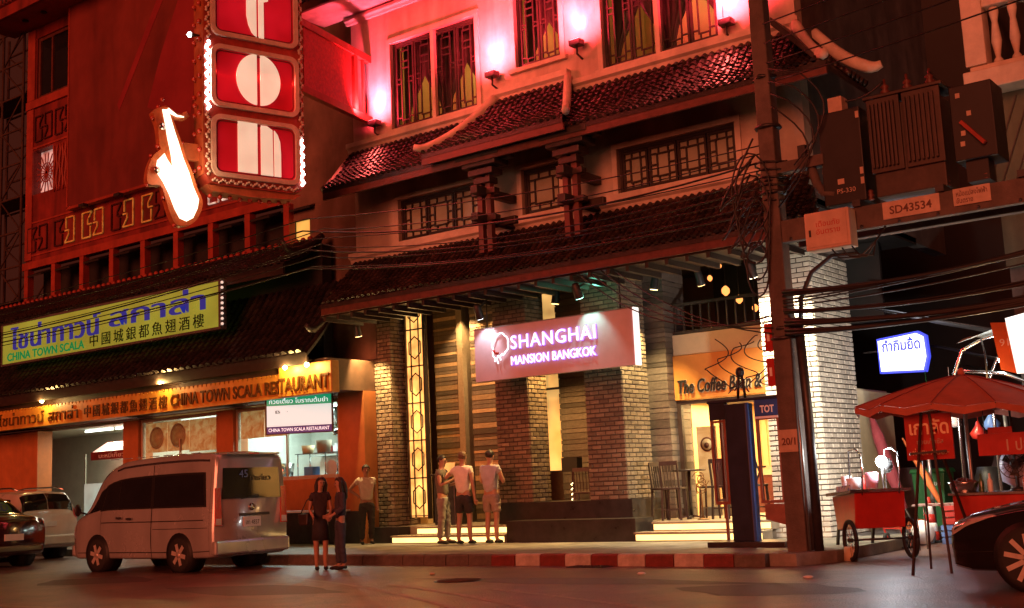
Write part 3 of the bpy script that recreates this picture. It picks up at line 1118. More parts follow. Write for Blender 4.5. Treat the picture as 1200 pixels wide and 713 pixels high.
lamp('SPOT', 'beam', bpy.data.objects['wall_uplight'], (-18.2, 19.1, 9.6), 160, (1, .12, .1), (-18.0, 18.4, 8.0), .06, 110, .8)

spot_fixture('downlight under the eave above the far left brick pier', (-18.95, 19.4, 4.95), (-19.05, 20.2, 2.2), 900, (1, .64, .24), 75, 0, 'porch downlights', hang=(-18.95, 19.4, 5.15))
spot_fixture('downlight in the porch above the second brick pier', (-14.2, 20.5, 5.2), (-14.8, 20.5, 1.6), 1700, (1, .55, .16), 80, 0, 'porch downlights', hang=(-14.2, 20.5, 5.95))
spot_fixture('downlight in the porch above the third brick pier', (-11.85, 20.6, 5.2), (-12.5, 20.7, 1.8), 1300, (1, .72, .3), 80, 0, 'porch downlights', hang=(-11.85, 20.6, 5.95))
spot_fixture('downlight shining on the banded stone pier near the entrance', (-17.55, 21.3, 5.7), (-17.7, 21.9, 2.4), 620, (1, .6, .22), 95, 0, 'porch downlights', hang=(-17.55, 21.3, 5.95))
spot_fixture('downlight on the innermost banded stone pier', (-16.5, 21.3, 5.7), (-16.9, 21.9, 2.6), 560, (1, .6, .22), 90, 0, 'porch downlights', hang=(-16.5, 21.3, 5.95))
spot_fixture('white floodlight on the pale brick pier behind the utility pole', (-9.1, 19.25, 4.9), (-9.0, 20.2, 2.7), 1700, (1, .88, .58), 115, 0, 'porch downlights', hang=(-9.1, 19.25, 5.15))

# ---- the hotel name board
t = thing('name_board', 'mauve hotel name board with glowing white letters hung in front of the piers', 'sign', (-13.3, 19.0, 3.42))
MB().box(-15.2, -11.4, 18.95, 19.07, 3.42, 4.48).build('panel', 'sign_mauve', t)
MB().box(-11.398, -11.36, 18.93, 19.09, 3.41, 4.49).build('edge_light', emit('edge_white', (1, .95, .9), 1.3), t)
MB().box(-15.2, -11.4, 18.945, 19.075, 4.481, 4.5).build('top_rail', 'metal', t)
for x in (-14.9, -11.7):
    MB().cyl((x, 19.01, 4.5), (x, 19.01, 5.15), .015, 8).build('hanger_rod', 'dark_metal', t)
text('SHANGHAI', 'purple', 'letter_halo', t, (-14.26, 18.935, 3.985), 2.05, .29, depth=.008, bold=.02, space=1.12)
text('SHANGHAI', 'sign_white', 'lettering', t, (-14.24, 18.91, 4.0), 2.01, .26, depth=.012, bold=0, space=1.12)
text('MANSION BANGKOK', 'purple', 'letter_halo', t, (-14.27, 18.935, 3.665), 2.05, .2, depth=.008, bold=.015)
text('MANSION BANGKOK', 'sign_white', 'lettering', t, (-14.25, 18.91, 3.68), 2.01, .17, depth=.012, bold=0)
# emblem: a fan-shaped flower head outline with a red bow and tassel
pts = []
for a in range(0, 61):
    an = rad(-75 + a * 4.6)
    rr = .19 * (1 + .1 * abs(math.sin(an * 3.5)))
    pts.append((-14.5 + rr * math.cos(an), 18.9, 4.12 + rr * 1.1 * math.sin(an)))
MB().tube(pts, .016, 6).build('emblem', 'sign_white', t)
MB().tube([(-14.7, 18.9, 3.99), (-14.69, 18.9, 3.9), (-14.64, 18.9, 3.85), (-14.65, 18.9, 3.78)], .014, 6).tube([(-14.56, 18.9, 3.9), (-14.6, 18.9, 3.83), (-14.57, 18.9, 3.74)], .014, 6).tube([(-14.45, 18.9, 3.93), (-14.52, 18.9, 3.88), (-14.5, 18.9, 3.8)], .014, 6).build('emblem_tassel', 'sign_white', t)
MB().ball((-14.6, 18.9, 3.95), .04, 8, (1.5, .4, .8)).ball((-14.66, 18.9, 3.99), .03, 8, (1, .4, 1.2)).build('emblem_bow', 'red_cart', t)
spot_fixture('lamp above the left end of the hotel name board', (-14.75, 18.55, 4.78), (-14.85, 18.96, 4.1), 34, (.9, .95, 1), 80, 0, 'name board lamps', hang=(-14.75, 18.9, 5.1))
spot_fixture('green tinted lamp above the right end of the hotel name board', (-12.35, 18.55, 4.88), (-12.3, 18.96, 4.0), 34, (.4, 1, .8), 80, 0, 'name board lamps', hang=(-12.35, 18.9, 5.1))
lamp('POINT', 'spill', bpy.data.objects['spotlight.007'], (-12.5, 19.4, 4.95), 10, (.2, 1, .6), size=.08)

cs = thing('shop_name', 'dark script lettering with pale outline on the orange coffee house fascia', 'sign', (-11.0, 21.7, 3.0))
text('The Coffee Bean &', 'beige', 'letter_outline', cs, (-12.1, 21.745, 3.01), 1.9, .3, depth=.01, shear=.25, bold=.035)
text('The Coffee Bean &', 'sign_black', 'lettering', cs, (-12.09, 21.72, 3.02), 1.87, .28, depth=.022, shear=.25, bold=.012)
# roll-up banner in the shop
b = thing('rollup_banner', 'tan roll-up banner with a round brown emblem behind the coffee house window', 'banner', (-11.85, 22.3, .52))
MB().box(-12.05, -11.6, 22.3, 22.315, .7, 2.35).build('print', patt('banner_print', [(0, (.45, .2, .07)), (.45, (.72, .5, .26)), (.6, (.8, .6, .35)), (1, (.4, .18, .06))], 1.8, 'NOISE', 0, .5, (1, 1, 2)), b)
MB().lathe([(.15, 0), (.15, .012)], (-11.82, 22.285, 1.98), 20, 'y').build('emblem_ring', 'wood_red', b)
MB().lathe([(.115, 0), (.115, .008)], (-11.82, 22.278, 1.98), 20, 'y').build('emblem', 'beige', b)
MB().lathe([(.06, 0), (.05, .008)], (-11.82, 22.27, 1.96), 12, 'y').build('emblem_bean', 'wood_red', b)
MB().box(-12.08, -11.57, 22.27, 22.34, .52, .7).build('base', 'metal', b)

spot_fixture('added downlight washing the orange coffee house fascia', (-11.0, 20.9, 5.2), (-11.0, 21.8, 3.3), 22, (1, .55, .2), 100, 0, 'porch downlights', hang=(-11.0, 20.9, 5.95))  # spot added only to brighten the fascia
# ================================================================== RESTAURANT BUILDING
B = thing('restaurant_building', 'dark red restaurant building with Greek key bands, billboard wall and two dark tiled roofs', 'building', (-27, 20, 0))
wall(MB(), -33.65, -21.9, 8.55, 17.5, 20.0, 20.3, [(-33.2, -31.05, 13.9, 15.9), (-33.3, -32.25, 10.85, 12.25)]).build('facade', 'red_wall', B)
for z0, z1, d in ((8.5, 8.72, .1), (8.9, 8.95, .03), (9.93, 9.98, .03), (13.62, 13.88, .07), (12.3, 12.36, .03)):
    MB().box(-33.7, -21.85 if z1 < 10 else -31.05, 20 - d, 19.998, z0, z1).build('moulding', 'red_trim', B)
MB().box(-33.66, -33.3, 19.95, 19.999, 8.8, 13.6).box(-33.66, -33.25, 19.95, 19.999, 13.9, 16.2).build('corner_pilaster', 'red_trim', B)
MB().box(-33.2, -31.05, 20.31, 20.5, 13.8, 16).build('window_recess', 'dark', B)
wn = MB().box(-33.2, -33.1, 20.05, 20.15, 13.9, 15.9).box(-31.15, -31.05, 20.05, 20.15, 13.9, 15.9).box(-33.1, -31.15, 20.05, 20.15, 13.9, 14.0).box(-33.1, -31.15, 20.05, 20.15, 15.8, 15.9).box(-32.5, -32.42, 20.05, 20.15, 14, 15.8).build('window', 'wood_red', B)
MB().box(-33.1, -31.15, 20.1, 20.11, 14, 15.8).build('pane', 'glass_dark', wn)
gw = MB().box(-33.3, -32.25, 20.25, 20.28, 10.85, 12.25).build('grille_window', emit('grille_glow', (1, .7, .6), .28, .8, 2.5), B)
m = MB()
for i in range(9):
    an = i * PI / 9
    m.bar((-32.78 - .6 * math.cos(an), 20.12, 11.5 - .62 * math.sin(an)), (-32.78 + .6 * math.cos(an), 20.12, 11.5 + .62 * math.sin(an)), .025)
m.tube([(-32.78 + .3 * math.cos(a * PI / 8), 20.11, 11.5 + .3 * math.sin(a * PI / 8)) for a in range(17)], .018, 5)
m.build('fretwork', 'red_trim', gw)
for i in range(7):
    x = -32.15 + i * .155
    pts = [(x + .035 * math.sin(k * 1.3 + i * 2), 19.98, 10.75 + k * .16) for k in range(10)]
    MB().tube(pts, .04, 6).build('carved_relief', 'red_trim', B)

def greek_key(x, z, wd, ht, mats):
    """pair of interlocking hooks outlined in tube"""
    left = [(.46, .5), (.27, .5), (.27, .66), (.46, .96), (.0, .96), (.0, .02), (.4, .02), (.4, .42)]
    for k in range(2):
        pts = [(a, b) if k == 0 else (1 - a, 1 - b) for a, b in left]
        m = MB()
        for (a, b), (c, d) in zip(pts[:-1], pts[1:]):
            m.bar((x + a * wd, 19.965, z + b * ht), (x + c * wd, 19.965, z + d * ht), .032, .04)
        m.build('key_ornament', mats[k], B)
km = {1: ('key_tube', 'key_lit'), 2: ('key_lit', 'key_lit'), 3: ('key_tube', 'key_lit'), 4: ('key_lit', 'key_tube'), 6: ('key_white', 'key_white')}
for i in range(8):
    greek_key(-33.5 + i * 1.44, 9.02, 1.02, .8, km.get(i, ('key_tube', 'key_tube')))
for i in range(2):
    greek_key(-33.2 + i * 1.1, 12.5, .9, .85, ('key_tube', 'key_tube'))

# billboard
bb = thing('billboard', 'large dull red billboard with a faint swoosh on the restaurant wall', 'billboard', (-26.6, 19.85, 10.0))
MB().box(-31.02, -22.3, 19.74, 19.9, 10.02, 17.4).build('panel', 'billboard', bb)
MB().box(-31.08, -31.021, 19.72, 19.93, 9.98, 17.4).box(-31.08, -22.25, 19.72, 19.93, 9.94, 10.018).build('frame', 'red_trim', bb)
sw_pts = [(-27.2, 12.2), (-26.6, 13.6), (-25.7, 15.2), (-24.6, 16.6), (-23.7, 17.3), (-22.5, 17.3), (-23.6, 16.2), (-24.5, 14.4), (-25.0, 12.9), (-25.3, 11.6), (-26.3, 11.8)]
MB().prism([(x, 19.738, z) for x, z in sw_pts], (0, -.004, 0)).build('printed_swoosh', 'billboard_print', bb)
MB().prism([(x, 19.733, z) for x, z in [(-28.6, 12.6), (-28.5, 12.4), (-26.4, 15.3), (-25.2, 16.6), (-25.3, 16.7), (-26.6, 15.5)]], (0, -.003, 0)).build('printed_stroke', 'billboard_print', bb)
for i in range(5):
    MB().box(-30.2 + i * 1.7, -29.95 + i * 1.7, 19.55, 19.72, 9.84, 9.93).build('lamp_head', 'dark_metal', bb)

# colonnade under the key band
for i in range(9):
    x = -33.6 + i * 1.46
    MB().box(x, x + .2, 19.92, 20.12, 7.2, 8.5).build('post', 'red_trim', B)
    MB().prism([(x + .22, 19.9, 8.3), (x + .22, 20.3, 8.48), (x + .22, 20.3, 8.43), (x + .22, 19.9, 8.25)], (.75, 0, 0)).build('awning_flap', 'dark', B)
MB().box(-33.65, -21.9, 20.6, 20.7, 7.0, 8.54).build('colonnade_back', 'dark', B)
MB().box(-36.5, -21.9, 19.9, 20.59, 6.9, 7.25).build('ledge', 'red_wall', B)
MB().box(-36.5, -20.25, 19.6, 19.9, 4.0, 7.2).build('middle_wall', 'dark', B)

def droof(name, prof, xt, xe, pitch):
    o = roof_tiles(prof, xt, xe, pitch, MB()).build(name, 'tile_dark', B)
    o['kind'] = 'stuff'
    n = len(prof) - 1
    vs, fs = [], []
    for i, (y, z) in enumerate(prof):
        vs += [(xt[0], y, z - .015), (xt[1], y, z - .015), (xt[1], y, z - .1), (xt[0], y, z - .1)]
    for i in range(n):
        for k in range(4):
            fs.append((4 * i + k, 4 * i + (k + 1) % 4, 4 * i + 4 + (k + 1) % 4, 4 * i + 4 + k))
    fs += [(0, 3, 2, 1), (4 * n, 4 * n + 1, 4 * n + 2, 4 * n + 3)]
    MB().add(vs, fs).build('roof_deck', 'tile_dark', B)
    MB().box(xt[0], xt[1], prof[-1][0], prof[-1][0] + .06, prof[-1][1] - .26, prof[-1][1] - .1).build('fascia_board', 'wood', B)
droof('upper_roof', curve_prof(19.75, 7.35, 18.5, 6.62, 7, .08), (-36.5, -20.4), (-36.5, -20.4), .24)
droof('lower_roof', curve_prof(19.6, 6.2, 18.2, 4.42, 11, .14), (-36.5, -19.35), (-36.5, -19.35), .24)
m = MB()
for i in range(66):
    x = -36.4 + i * .24
    m.ball((x, 19.75, 7.42), .07, 6)
o = m.build('ridge_caps', 'red_trim', B)
o['kind'] = 'stuff'
m = MB().tube(sweep((-20.4, 19.75, 7.42), (-20.25, 18.35, 6.85), 10, .12, .25), [.09] * 9 + [.08, .05], 8)
m.build('hip_ridge', 'tile_dark', B)
MB().tube(sweep((-19.35, 19.6, 6.25), (-19.2, 18.05, 4.75), 12, .16, .25), [.09] * 11 + [.08, .05], 8).build('hip_ridge', 'tile_dark', B)

# top eave with comb-like tile ends
MB().box(-34.5, -21.5, 18.9, 19.998, 16.25, 16.4).build('soffit', 'red_trim', B)
MB().box(-34.6, -21.5, 18.78, 18.899, 16.2, 16.55).build('fascia_board', 'red_wall', B)
m = MB()
for i in range(58):
    x = -34.5 + i * .22
    m.tube([(x, 18.75, 16.6), (x, 18.72, 16.85)], [.06, .035], 6)
    m.tube([(x, 18.74, 16.62), (x, 19.9, 17.2)], .06, 6)
o = m.build('eave_tiles', 'red_wall', B)
o['kind'] = 'stuff'
for x in (-32.9, -31.9):
    MB().lathe([(.1, 0), (.1, .03)], (x, 19.4, 16.215), 12).build('soffit_lamp', 'dark', B)

# ---- ground floor shop
MB().box(-36.5, -33.13, 19.7, 20.1, .17, 3.5).build('shop_wall', 'shop_orange', B)
for x0, x1 in ((-33.13, -32.23), (-28.09, -27.41), (-24.19, -23.54)):
    MB().box(x0, x1, 19.62, 20.1, .17, 3.5).build('pillar', 'shop_orange', B, .01)
MB().box(-19.92, -19.1, 19.7, 20.1, .17, 3.6).build('shop_wall', 'shop_orange', B)
MB().box(-23.54, -19.92, 19.7, 20.0, .95, 1.68).build('under_window_wall', 'shop_orange', B)
MB().box(-27.41, -24.19, 19.7, 20.0, .17, 1.68).build('under_window_wall', 'shop_orange', B)
MB().box(-23.54, -19.3, 19.66, 20.0, .18, .9).build('base_course', 'black_stone', B)
MB().box(-23.54, -19.6, 19.6, 19.698, .9, .945).build('ledge', 'white_paint', B)
MB().box(-36.5, -19.12, 18.6, 20.1, 3.6, 4.3).build('shop_lintel', 'brown', B)
MB().box(-36.5, -19.12, 22.6, 22.7, .17, 3.6).build('shop_back_wall', 'shop_wall', B)
MB().box(-36.5, -19.12, 20.1, 22.6, 3.5, 3.58).build('shop_ceiling', 'shop_wall', B)
for x in (-28.0, -24.0):
    MB().box(x, x + .1, 20.2, 22.6, .17, 3.5).build('partition', 'shop_wall', B)
for (a, b, nm) in ((-27.41, -24.19, 0), (-23.54, -19.92, 1)):
    sfx = MB().box(a, a + .06, 19.72, 19.82, 1.685, 3.5).box(b - .06, b, 19.72, 19.82, 1.685, 3.5).box(a + .06, b - .06, 19.7, 19.85, 1.685, 1.76).box(a + .06, b - .06, 19.72, 19.82, 3.42, 3.5).box((a + b) / 2 - .02, (a + b) / 2 + .02, 19.74, 19.8, 1.76, 2.9).build('shop_window', 'beige', B)
    MB().box(a + .06, b - .06, 19.765, 19.775, 1.76, 3.42).build('pane', 'glass', sfx)
lamp('AREA', 'shop_light', B, (-21.8, 21.1, 3.45), 260, (.78, .95, .88), (-21.8, 21.1, 0), (3, 1.2))
lamp('AREA', 'shop_light', B, (-25.8, 21.0, 3.45), 130, (1, .86, .66), (-25.8, 21.0, 0), (2.6, 1.2))
lamp('AREA', 'shop_light', B, (-30, 21.0, 3.45), 130, (1, .86, .6), (-30, 21.0, 0), (3, 1.2))

# food posters in the windows
food = [(0, (.25, .06, .02)), (.4, (.5, .2, .05)), (.65, (.62, .42, .16)), (1, (.32, .1, .03))]
def poster(x0, x1, z0, z1, label, bowls, emis=.5):
    p = thing('food_poster', label, 'poster', ((x0 + x1) / 2, 19.82, z0), 'food posters in the shop windows')
    MB().box(x0, x1, 19.80, 19.815, z0, z1).build('print', patt('food_print', food, 5.5, 'NOISE', emis), p)  # brightness put into the print as emission
    for bx_, bz, r in bowls:
        MB().lathe([(r, 0), (r, .006), (r * .86, .008)], (bx_, 19.795, bz), 20, 'y').build('printed_plate', 'cream', p)
        MB().lathe([(r * .78, 0), (r * .78, .006)], (bx_, 19.787, bz), 18, 'y').build('printed_dish', patt('dish_print', [(0, (.14, .04, .02)), (.5, (.35, .12, .03)), (1, (.5, .3, .08))], 9, 'NOISE', .3), p)
poster(-27.3, -26.4, 2.6, 3.38, 'food poster with one round bowl, leftmost in the second shop window', [(-26.85, 2.98, .3)])
poster(-26.38, -25.5, 2.6, 3.38, 'food poster with a white ringed bowl, middle of the second shop window', [(-25.95, 3.0, .32)])
poster(-25.48, -24.3, 2.55, 3.38, 'food poster of dark noodles, rightmost in the second shop window', [])
poster(-23.45, -22.6, 2.75, 3.42, 'amber food poster of roast meat at the left of the kitchen window', [])
poster(-22.58, -21.7, 2.75, 3.42, 'amber food poster of fried dishes half behind the menu sign', [(-22.15, 3.1, .26)])

# kitchen things on the window counter
ct = MB().box(-23.4, -20.0, 20.15, 20.75, 1.62, 1.7).box(-23.4, -20.0, 20.2, 20.7, 1.0, 1.615).build('counter', 'steel', B)
shelf = thing('serving_rack', 'steel serving rack with two shelves behind the kitchen window', 'rack', (-20.9, 20.45, 1.7))
for x in (-21.9, -20.95, -20.05):
    for y in (20.25, 20.65):
        MB().cyl((x, y, 1.7), (x, y, 2.3), .014, 8).build('post', 'steel', shelf)
for z in (2.28,):
    MB().box(-21.95, -20.0, 20.2, 20.7, z, z + .02).build('shelf', 'steel', shelf)
def tub(x, y, z, r, h, mt, label, nm='food_tub'):
    o = MB().lathe([(r * .8, 0), (r, h), (r * .94, h), (r * .75, .02)], (x, y, z), 14).build(nm, mt)
    return tag(o, label, 'tub', 'tubs in the kitchen window')
tub(-21.75, 20.45, 2.3, .16, .2, 'cream', 'cream tub on the steel rack, leftmost in the kitchen window')
tub(-21.2, 20.45, 2.3, .2, .3, 'beige', 'tall beige tub in the middle of the steel rack')
tub(-20.4, 20.45, 2.3, .2, .24, 'plastic_white', 'white tub at the right end of the steel rack')
o = MB().box(-21.75, -21.45, 20.3, 20.55, 1.7, 1.98).build('storage_box', 'plastic_blue', None, .01)
tag(o, 'blue plastic box low on the counter in the kitchen window', 'box')
for i, (x, lab) in enumerate(((-20.85, 'tilted white plate on the counter between the rack posts'), (-20.3, 'tilted white plate at the right end of the kitchen counter'))):
    o = MB().lathe([(.04, .03), (.14, .02), (.2, 0), (.19, -.008), (.04, .015)], (x, 20.35, 1.92), 18, 'y').build('plate', 'plastic_white')
    tag(o, lab, 'plate', 'plates on the kitchen counter')
tub(-22.6, 20.45, 1.7, .25, .4, 'steel', 'steel stock pot on the counter at the left of the kitchen window', 'stock_pot')
m = MB().tube([(-20.75, 20.5, 3.4), (-20.75, 20.5, 2.85)], .012, 6).lathe([(.13, 0), (.14, .1), (.03, .16)], (-20.75, 20.5, 2.7), 12)
tag(m.build('hanging_ladle', 'steel'), 'pale ladle shaped lamp hanging in the kitchen window', 'ladle')

# more of the kitchen: shelves with jars, hung pots, ceiling tubes, wall tiles
for i, (x, z, mt) in enumerate(((-23.2, 2.35, 'beige'), (-22.95, 2.35, 'red_cart'), (-22.7, 2.35, 'plastic_white'), (-22.45, 2.35, 'gold_brown'), (-22.2, 2.35, 'green_bin'), (-21.6, 2.9, 'wood_red'), (-21.3, 2.9, 'plastic_white'), (-20.5, 2.9, 'beige'), (-20.2, 2.9, 'orange_board'))):
    o = MB().lathe([(.07, 0), (.09, .03), (.09, .2), (.05, .24), (.055, .27)], (x, 22.35, z), 10).build('shelf_jar', mt)
    tag(o, ('beige jar leftmost on the lower kitchen shelf', 'red jar on the lower kitchen shelf', 'white jar on the lower kitchen shelf', 'brown jar on the lower kitchen shelf', 'green jar at the right of the lower kitchen shelf', 'dark red jar leftmost on the upper kitchen shelf', 'white jar on the upper kitchen shelf', 'beige jar on the upper kitchen shelf', 'orange jar rightmost on the upper kitchen shelf')[i], 'jar', 'jars on the kitchen shelves')
MB().box(-23.5, -22.0, 22.2, 22.59, 2.3, 2.34).box(-21.9, -20.0, 22.2, 22.59, 2.85, 2.89).build('wall_shelf', 'steel', B)
MB().box(-23.4, -20.0, 22.1, 22.59, .9, 1.75).build('cooking_range', 'dark_metal', B)
MB().prism([(-23.0, 21.6, 3.1), (-21.9, 21.6, 3.1), (-22.1, 21.6, 3.48), (-22.8, 21.6, 3.48)], (0, .9, 0)).build('extractor_hood', 'steel', B)
for x0, x1 in ((-23.2, -22.0), (-21.4, -20.2), (-27.0, -25.0), (-31.5, -30.2), (-30, -28.7)):
    MB().box(x0, x1, 20.7, 20.78, 3.42, 3.48).build('tube_light', emit('tube_light', (.9, 1, .95), 3), B)
for i in range(6):
    x = -27.2 + i * .5
    MB().lathe([(.12, 0), (.14, .02), (.11, .06), (.06, .07)], (x, 20.3, 1.72 + .02), 12).build('display_dish', ('cream', 'orange_board', 'plastic_white', 'red_cart', 'beige', 'green_bin')[i], B)
MB().box(-27.4, -24.2, 20.1, 20.6, 1.66, 1.72).box(-27.4, -24.2, 20.1, 20.6, 2.1, 2.12).build('display_shelf', 'steel', B)
MB().box(-32.1, -31.5, 22.5, 22.59, 1.6, 2.4).build('wall_notice', emit('wall_notice', (.05, .45, .2), .4, .4, 6), B)
o = MB().box(-33.0, -32.35, 19.55, 19.61, 1.3, 1.75).build('notice_board', 'green_bin')
tag(o, 'small green notice on the pillar left of the noodle stall', 'notice')
o = MB().box(-24.1, -23.65, 19.58, 19.615, 1.95, 2.2).build('pillar_notice', 'plastic_white')
tag(o, 'white paper notice on the pillar between the shop windows', 'notice')

# stall canopy inside the first bay
st = thing('noodle_stall', 'small noodle stall with red and white roof inside the first shop bay', 'stall', (-29.3, 20.6, .175))
for i in range(8):
    x = -30.4 + i * .3
    MB().prism([(x, 20.2, 2.75), (x + .3, 20.2, 2.75), (x + .28, 20.7, 3.05), (x + .02, 20.7, 3.05)], (0, 0, .02)).build('canopy_panel', 'plastic_white' if i % 2 else 'red_cart', st)
MB().box(-30.4, -28.0, 20.17, 20.2, 2.55, 2.78).build('canopy_board', 'red_wall', st)
text('บะหมี่เกี๊ยว', 'plastic_white', 'lettering', st, (-30.0, 20.165, 2.6), 1.2, .14, depth=.006)
MB().box(-30.9, -28.0, 20.3, 20.9, .9, 1.9).build('glass_case', emit('case_glow', (.5, .8, .7), .35, .3, 2), st)
MB().box(-31.0, -27.9, 20.25, 20.95, .175, .9).build('cabinet', 'steel', st)
for x in (-30.9, -28.05):
    MB().box(x, x + .04, 20.3, 20.34, 1.9, 2.75).build('post', 'steel', st)
o = MB().box(-31.3, -30.7, 22.55, 22.59, .175, 2.5).build('back_door', 'wood', B)

# orange fascia with raised lettering and scalloped top
fa = thing('fascia_sign', 'long orange restaurant fascia with raised Thai, Chinese and English lettering', 'sign', (-26, 18.5, 3.5))
MB().box(-36, -20.45, 18.46, 18.58, 3.5, 3.98).build('board', 'orange_board', fa)
m = MB()
for i in range(94):
    x = -35.9 + i * .164
    m.prism([(x, 18.47, 3.981), (x + .15, 18.47, 3.981), (x + .12, 18.47, 4.05), (x + .03, 18.47, 4.05)], (0, .08, 0))
o = m.build('scalloped_edge', 'orange_board', fa)
o['kind'] = 'stuff'
MB().box(-20.449, -18.75, 18.36, 18.6, 3.5, 4.2).build('end_box', 'orange_board', fa, .02)
text('ไชน่าทาวน์ สกาล่า', 'gold_brown', 'lettering', fa, (-32.3, 18.455, 3.6), 3.9, .36, depth=.03)
text('中國城銀都魚翅酒樓', 'gold_brown', 'lettering', fa, (-28.1, 18.455, 3.58), 3.5, .32, depth=.03, space=1.3)
text('CHINA TOWN SCALA RES', 'gold_brown', 'lettering', fa, (-24.45, 18.455, 3.6), 3.95, .3, depth=.03, bold=.015)
text('TAURANT', 'gold_brown', 'lettering', fa, (-20.42, 18.355, 3.6), 1.6, .33, depth=.03, bold=.015)

def bulb_lamp(label, p, base, power, col=(1, .62, .2)):
    t = thing('bulb_lamp', label, 'lamp', p, 'bulbs above the orange fascia')
    MB().ball(p, .05, 10).build('bulb', 'bulb_warm', t)
    MB().tube([(p[0], p[1], p[2] + .04), (p[0], p[1] + .1, p[2] + .12), base], .014, 6).build('arm', 'dark_metal', t)
    lamp('POINT', 'glow', t, (p[0], p[1] - .08, p[2] - .03), power, col, size=.05)
bulb_lamp('bare bulb over the middle of the orange fascia', (-24.6, 18.25, 4.22), (-24.6, 18.45, 4.3), 70)
bulb_lamp('left of the paired bulbs over the raised end of the fascia', (-20.05, 18.2, 4.14), (-20.05, 18.36, 4.25), 50)
bulb_lamp('right of the paired bulbs over the raised end of the fascia', (-19.35, 18.2, 4.14), (-19.35, 18.36, 4.25), 50)
bulb_lamp('small bulb over the far left part of the orange fascia', (-29.8, 18.25, 4.15), (-29.8, 18.45, 4.25), 40)

# yellow green roof sign
ys = thing('roof_sign', 'yellow green lit sign with blue Thai lettering standing on the restaurant roof', 'sign', (-27.2, 18.4, 5.35))
MB().box(-32.0, -22.5, 18.36, 18.5, 5.36, 6.46).build('panel', 'yg_board', ys)
MB().box(-32.08, -32.0, 18.34, 18.52, 5.3, 6.52).box(-22.5, -22.42, 18.34, 18.52, 5.3, 6.52).box(-32.0, -22.5, 18.34, 18.52, 6.46, 6.52).box(-32.0, -22.5, 18.34, 18.52, 5.3, 5.36).build('frame', 'metal', ys)
for x in (-31.5, -28.5, -25.5, -23):
    MB().bar((x, 18.5, 5.9), (x, 19.4, 5.75), .05).build('prop', 'dark_metal', ys)
for dx, dn in ((0, 0), (.035, .001), (.07, .002)):
    text('ไชน่าทาวน์', 'sign_blue', 'lettering', ys, (-31.6 + dx, 18.355 - dn, 5.72), 4.25, .66, depth=.012)
for dx, dn in ((0, 0), (.035, .001), (.07, .002)):
    text('สกาล่า', 'sign_blue', 'lettering', ys, (-26.9 + dx, 18.355 - dn, 5.84), 3.85, .58, depth=.012)
text('CHINA TOWN SCALA', 'sign_green', 'lettering', ys, (-31.75, 18.355, 5.42), 3.75, .23, depth=.01, bold=.02)
text('中國城銀都魚翅酒樓', 'sign_black', 'lettering', ys, (-27.75, 18.355, 5.42), 4.7, .34, depth=.01, space=1.4)
m = MB()
for i in range(9):
    m.ball((-22.38, 18.36, 5.42 + i * .125), .035, 6)
m.build('edge_bulbs', emit('edge_bulbs', (1, .75, .6), .8), ys)

# menu sign hung on the wall end
ms = thing('menu_sign', 'white menu sign with green heading and navy strip beside the kitchen window', 'sign', (-20.6, 19.1, 2.72), local=False)
uu = V3((math.cos(rad(30)), math.sin(rad(30)), 0))
def uq(a, z, n=0):
    return V3((-21.35, 18.75, 0)) + uu * a + V3((uu.y, -uu.x, 0)) * n + V3((0, 0, z))
def plate(a0, a1, z0, z1, n0, n1, nm, mt, parent):
    m = MB().prism([uq(a0, z0, n0), uq(a1, z0, n0), uq(a1, z1, n0), uq(a0, z1, n0)], V3((uu.y, -uu.x, 0)) * (n1 - n0))
    return m.build(nm, mt, parent)
plate(0, 1.62, 2.72, 3.62, -.05, .0, 'case', 'sign_black', ms)
plate(.04, 1.58, 2.9, 3.38, .001, .012, 'menu_panel', emit('menu_white', (.75, .9, .85), .75), ms)
plate(.04, 1.58, 3.382, 3.6, .001, .012, 'heading_band', emit('menu_green', (.01, .35, .16), .7), ms)
plate(.04, 1.58, 2.74, 2.898, .001, .012, 'name_band', emit('menu_navy', (.02, .02, .16), .5), ms)
nn_ = V3((uu.y, -uu.x, 0))
text('ก๋วยเตี๋ยว โบราณต้มยำ', emit('menu_letters', (1, 1, 1), .9), 'lettering', ms, uq(.1, 3.43, .014), 1.4, .12, u=uu, depth=.004)
text('CHINA TOWN SCALA RESTAURANT', emit('menu_letters', (1, 1, 1), .8), 'lettering', ms, uq(.08, 2.78, .014), 1.45, .08, u=uu, depth=.004, bold=.01)
text('B  ·', 'sign_black', 'lettering', ms, uq(.25, 3.2, .014), .3, .07, u=uu, depth=.004)
MB().bar(uq(.4, 3.62, -.03), uq(.4, 4.0, -.03), .03).bar(uq(1.2, 3.62, -.03), uq(1.2, 4.0, -.03), .03).build('hanger', 'dark_metal', ms)

# plain party wall between the two buildings
pw = thing('party_wall', 'bare brown wall in the gap between restaurant and hotel', 'wall', (-20.4, 20.2, 4.35))
wall(MB(), -21.88, -19.03, 4.35, 15.5, 20.08, 20.28, [(-21.8, -21.15, 7.0, 8.05)]).build('wall', 'party', pw)
yw = MB().box(-21.8, -21.15, 20.2, 20.22, 7.0, 8.05).build('lit_window', emit('yellow_window', (1, .6, .12), .55, .4, 1.2), pw)
MB().box(-21.8, -21.76, 20.15, 20.23, 7.0, 8.05).box(-21.19, -21.15, 20.15, 20.23, 7.0, 8.05).box(-21.76, -21.19, 20.15, 20.23, 7.5, 7.54).build('frame', 'dark_metal', yw)

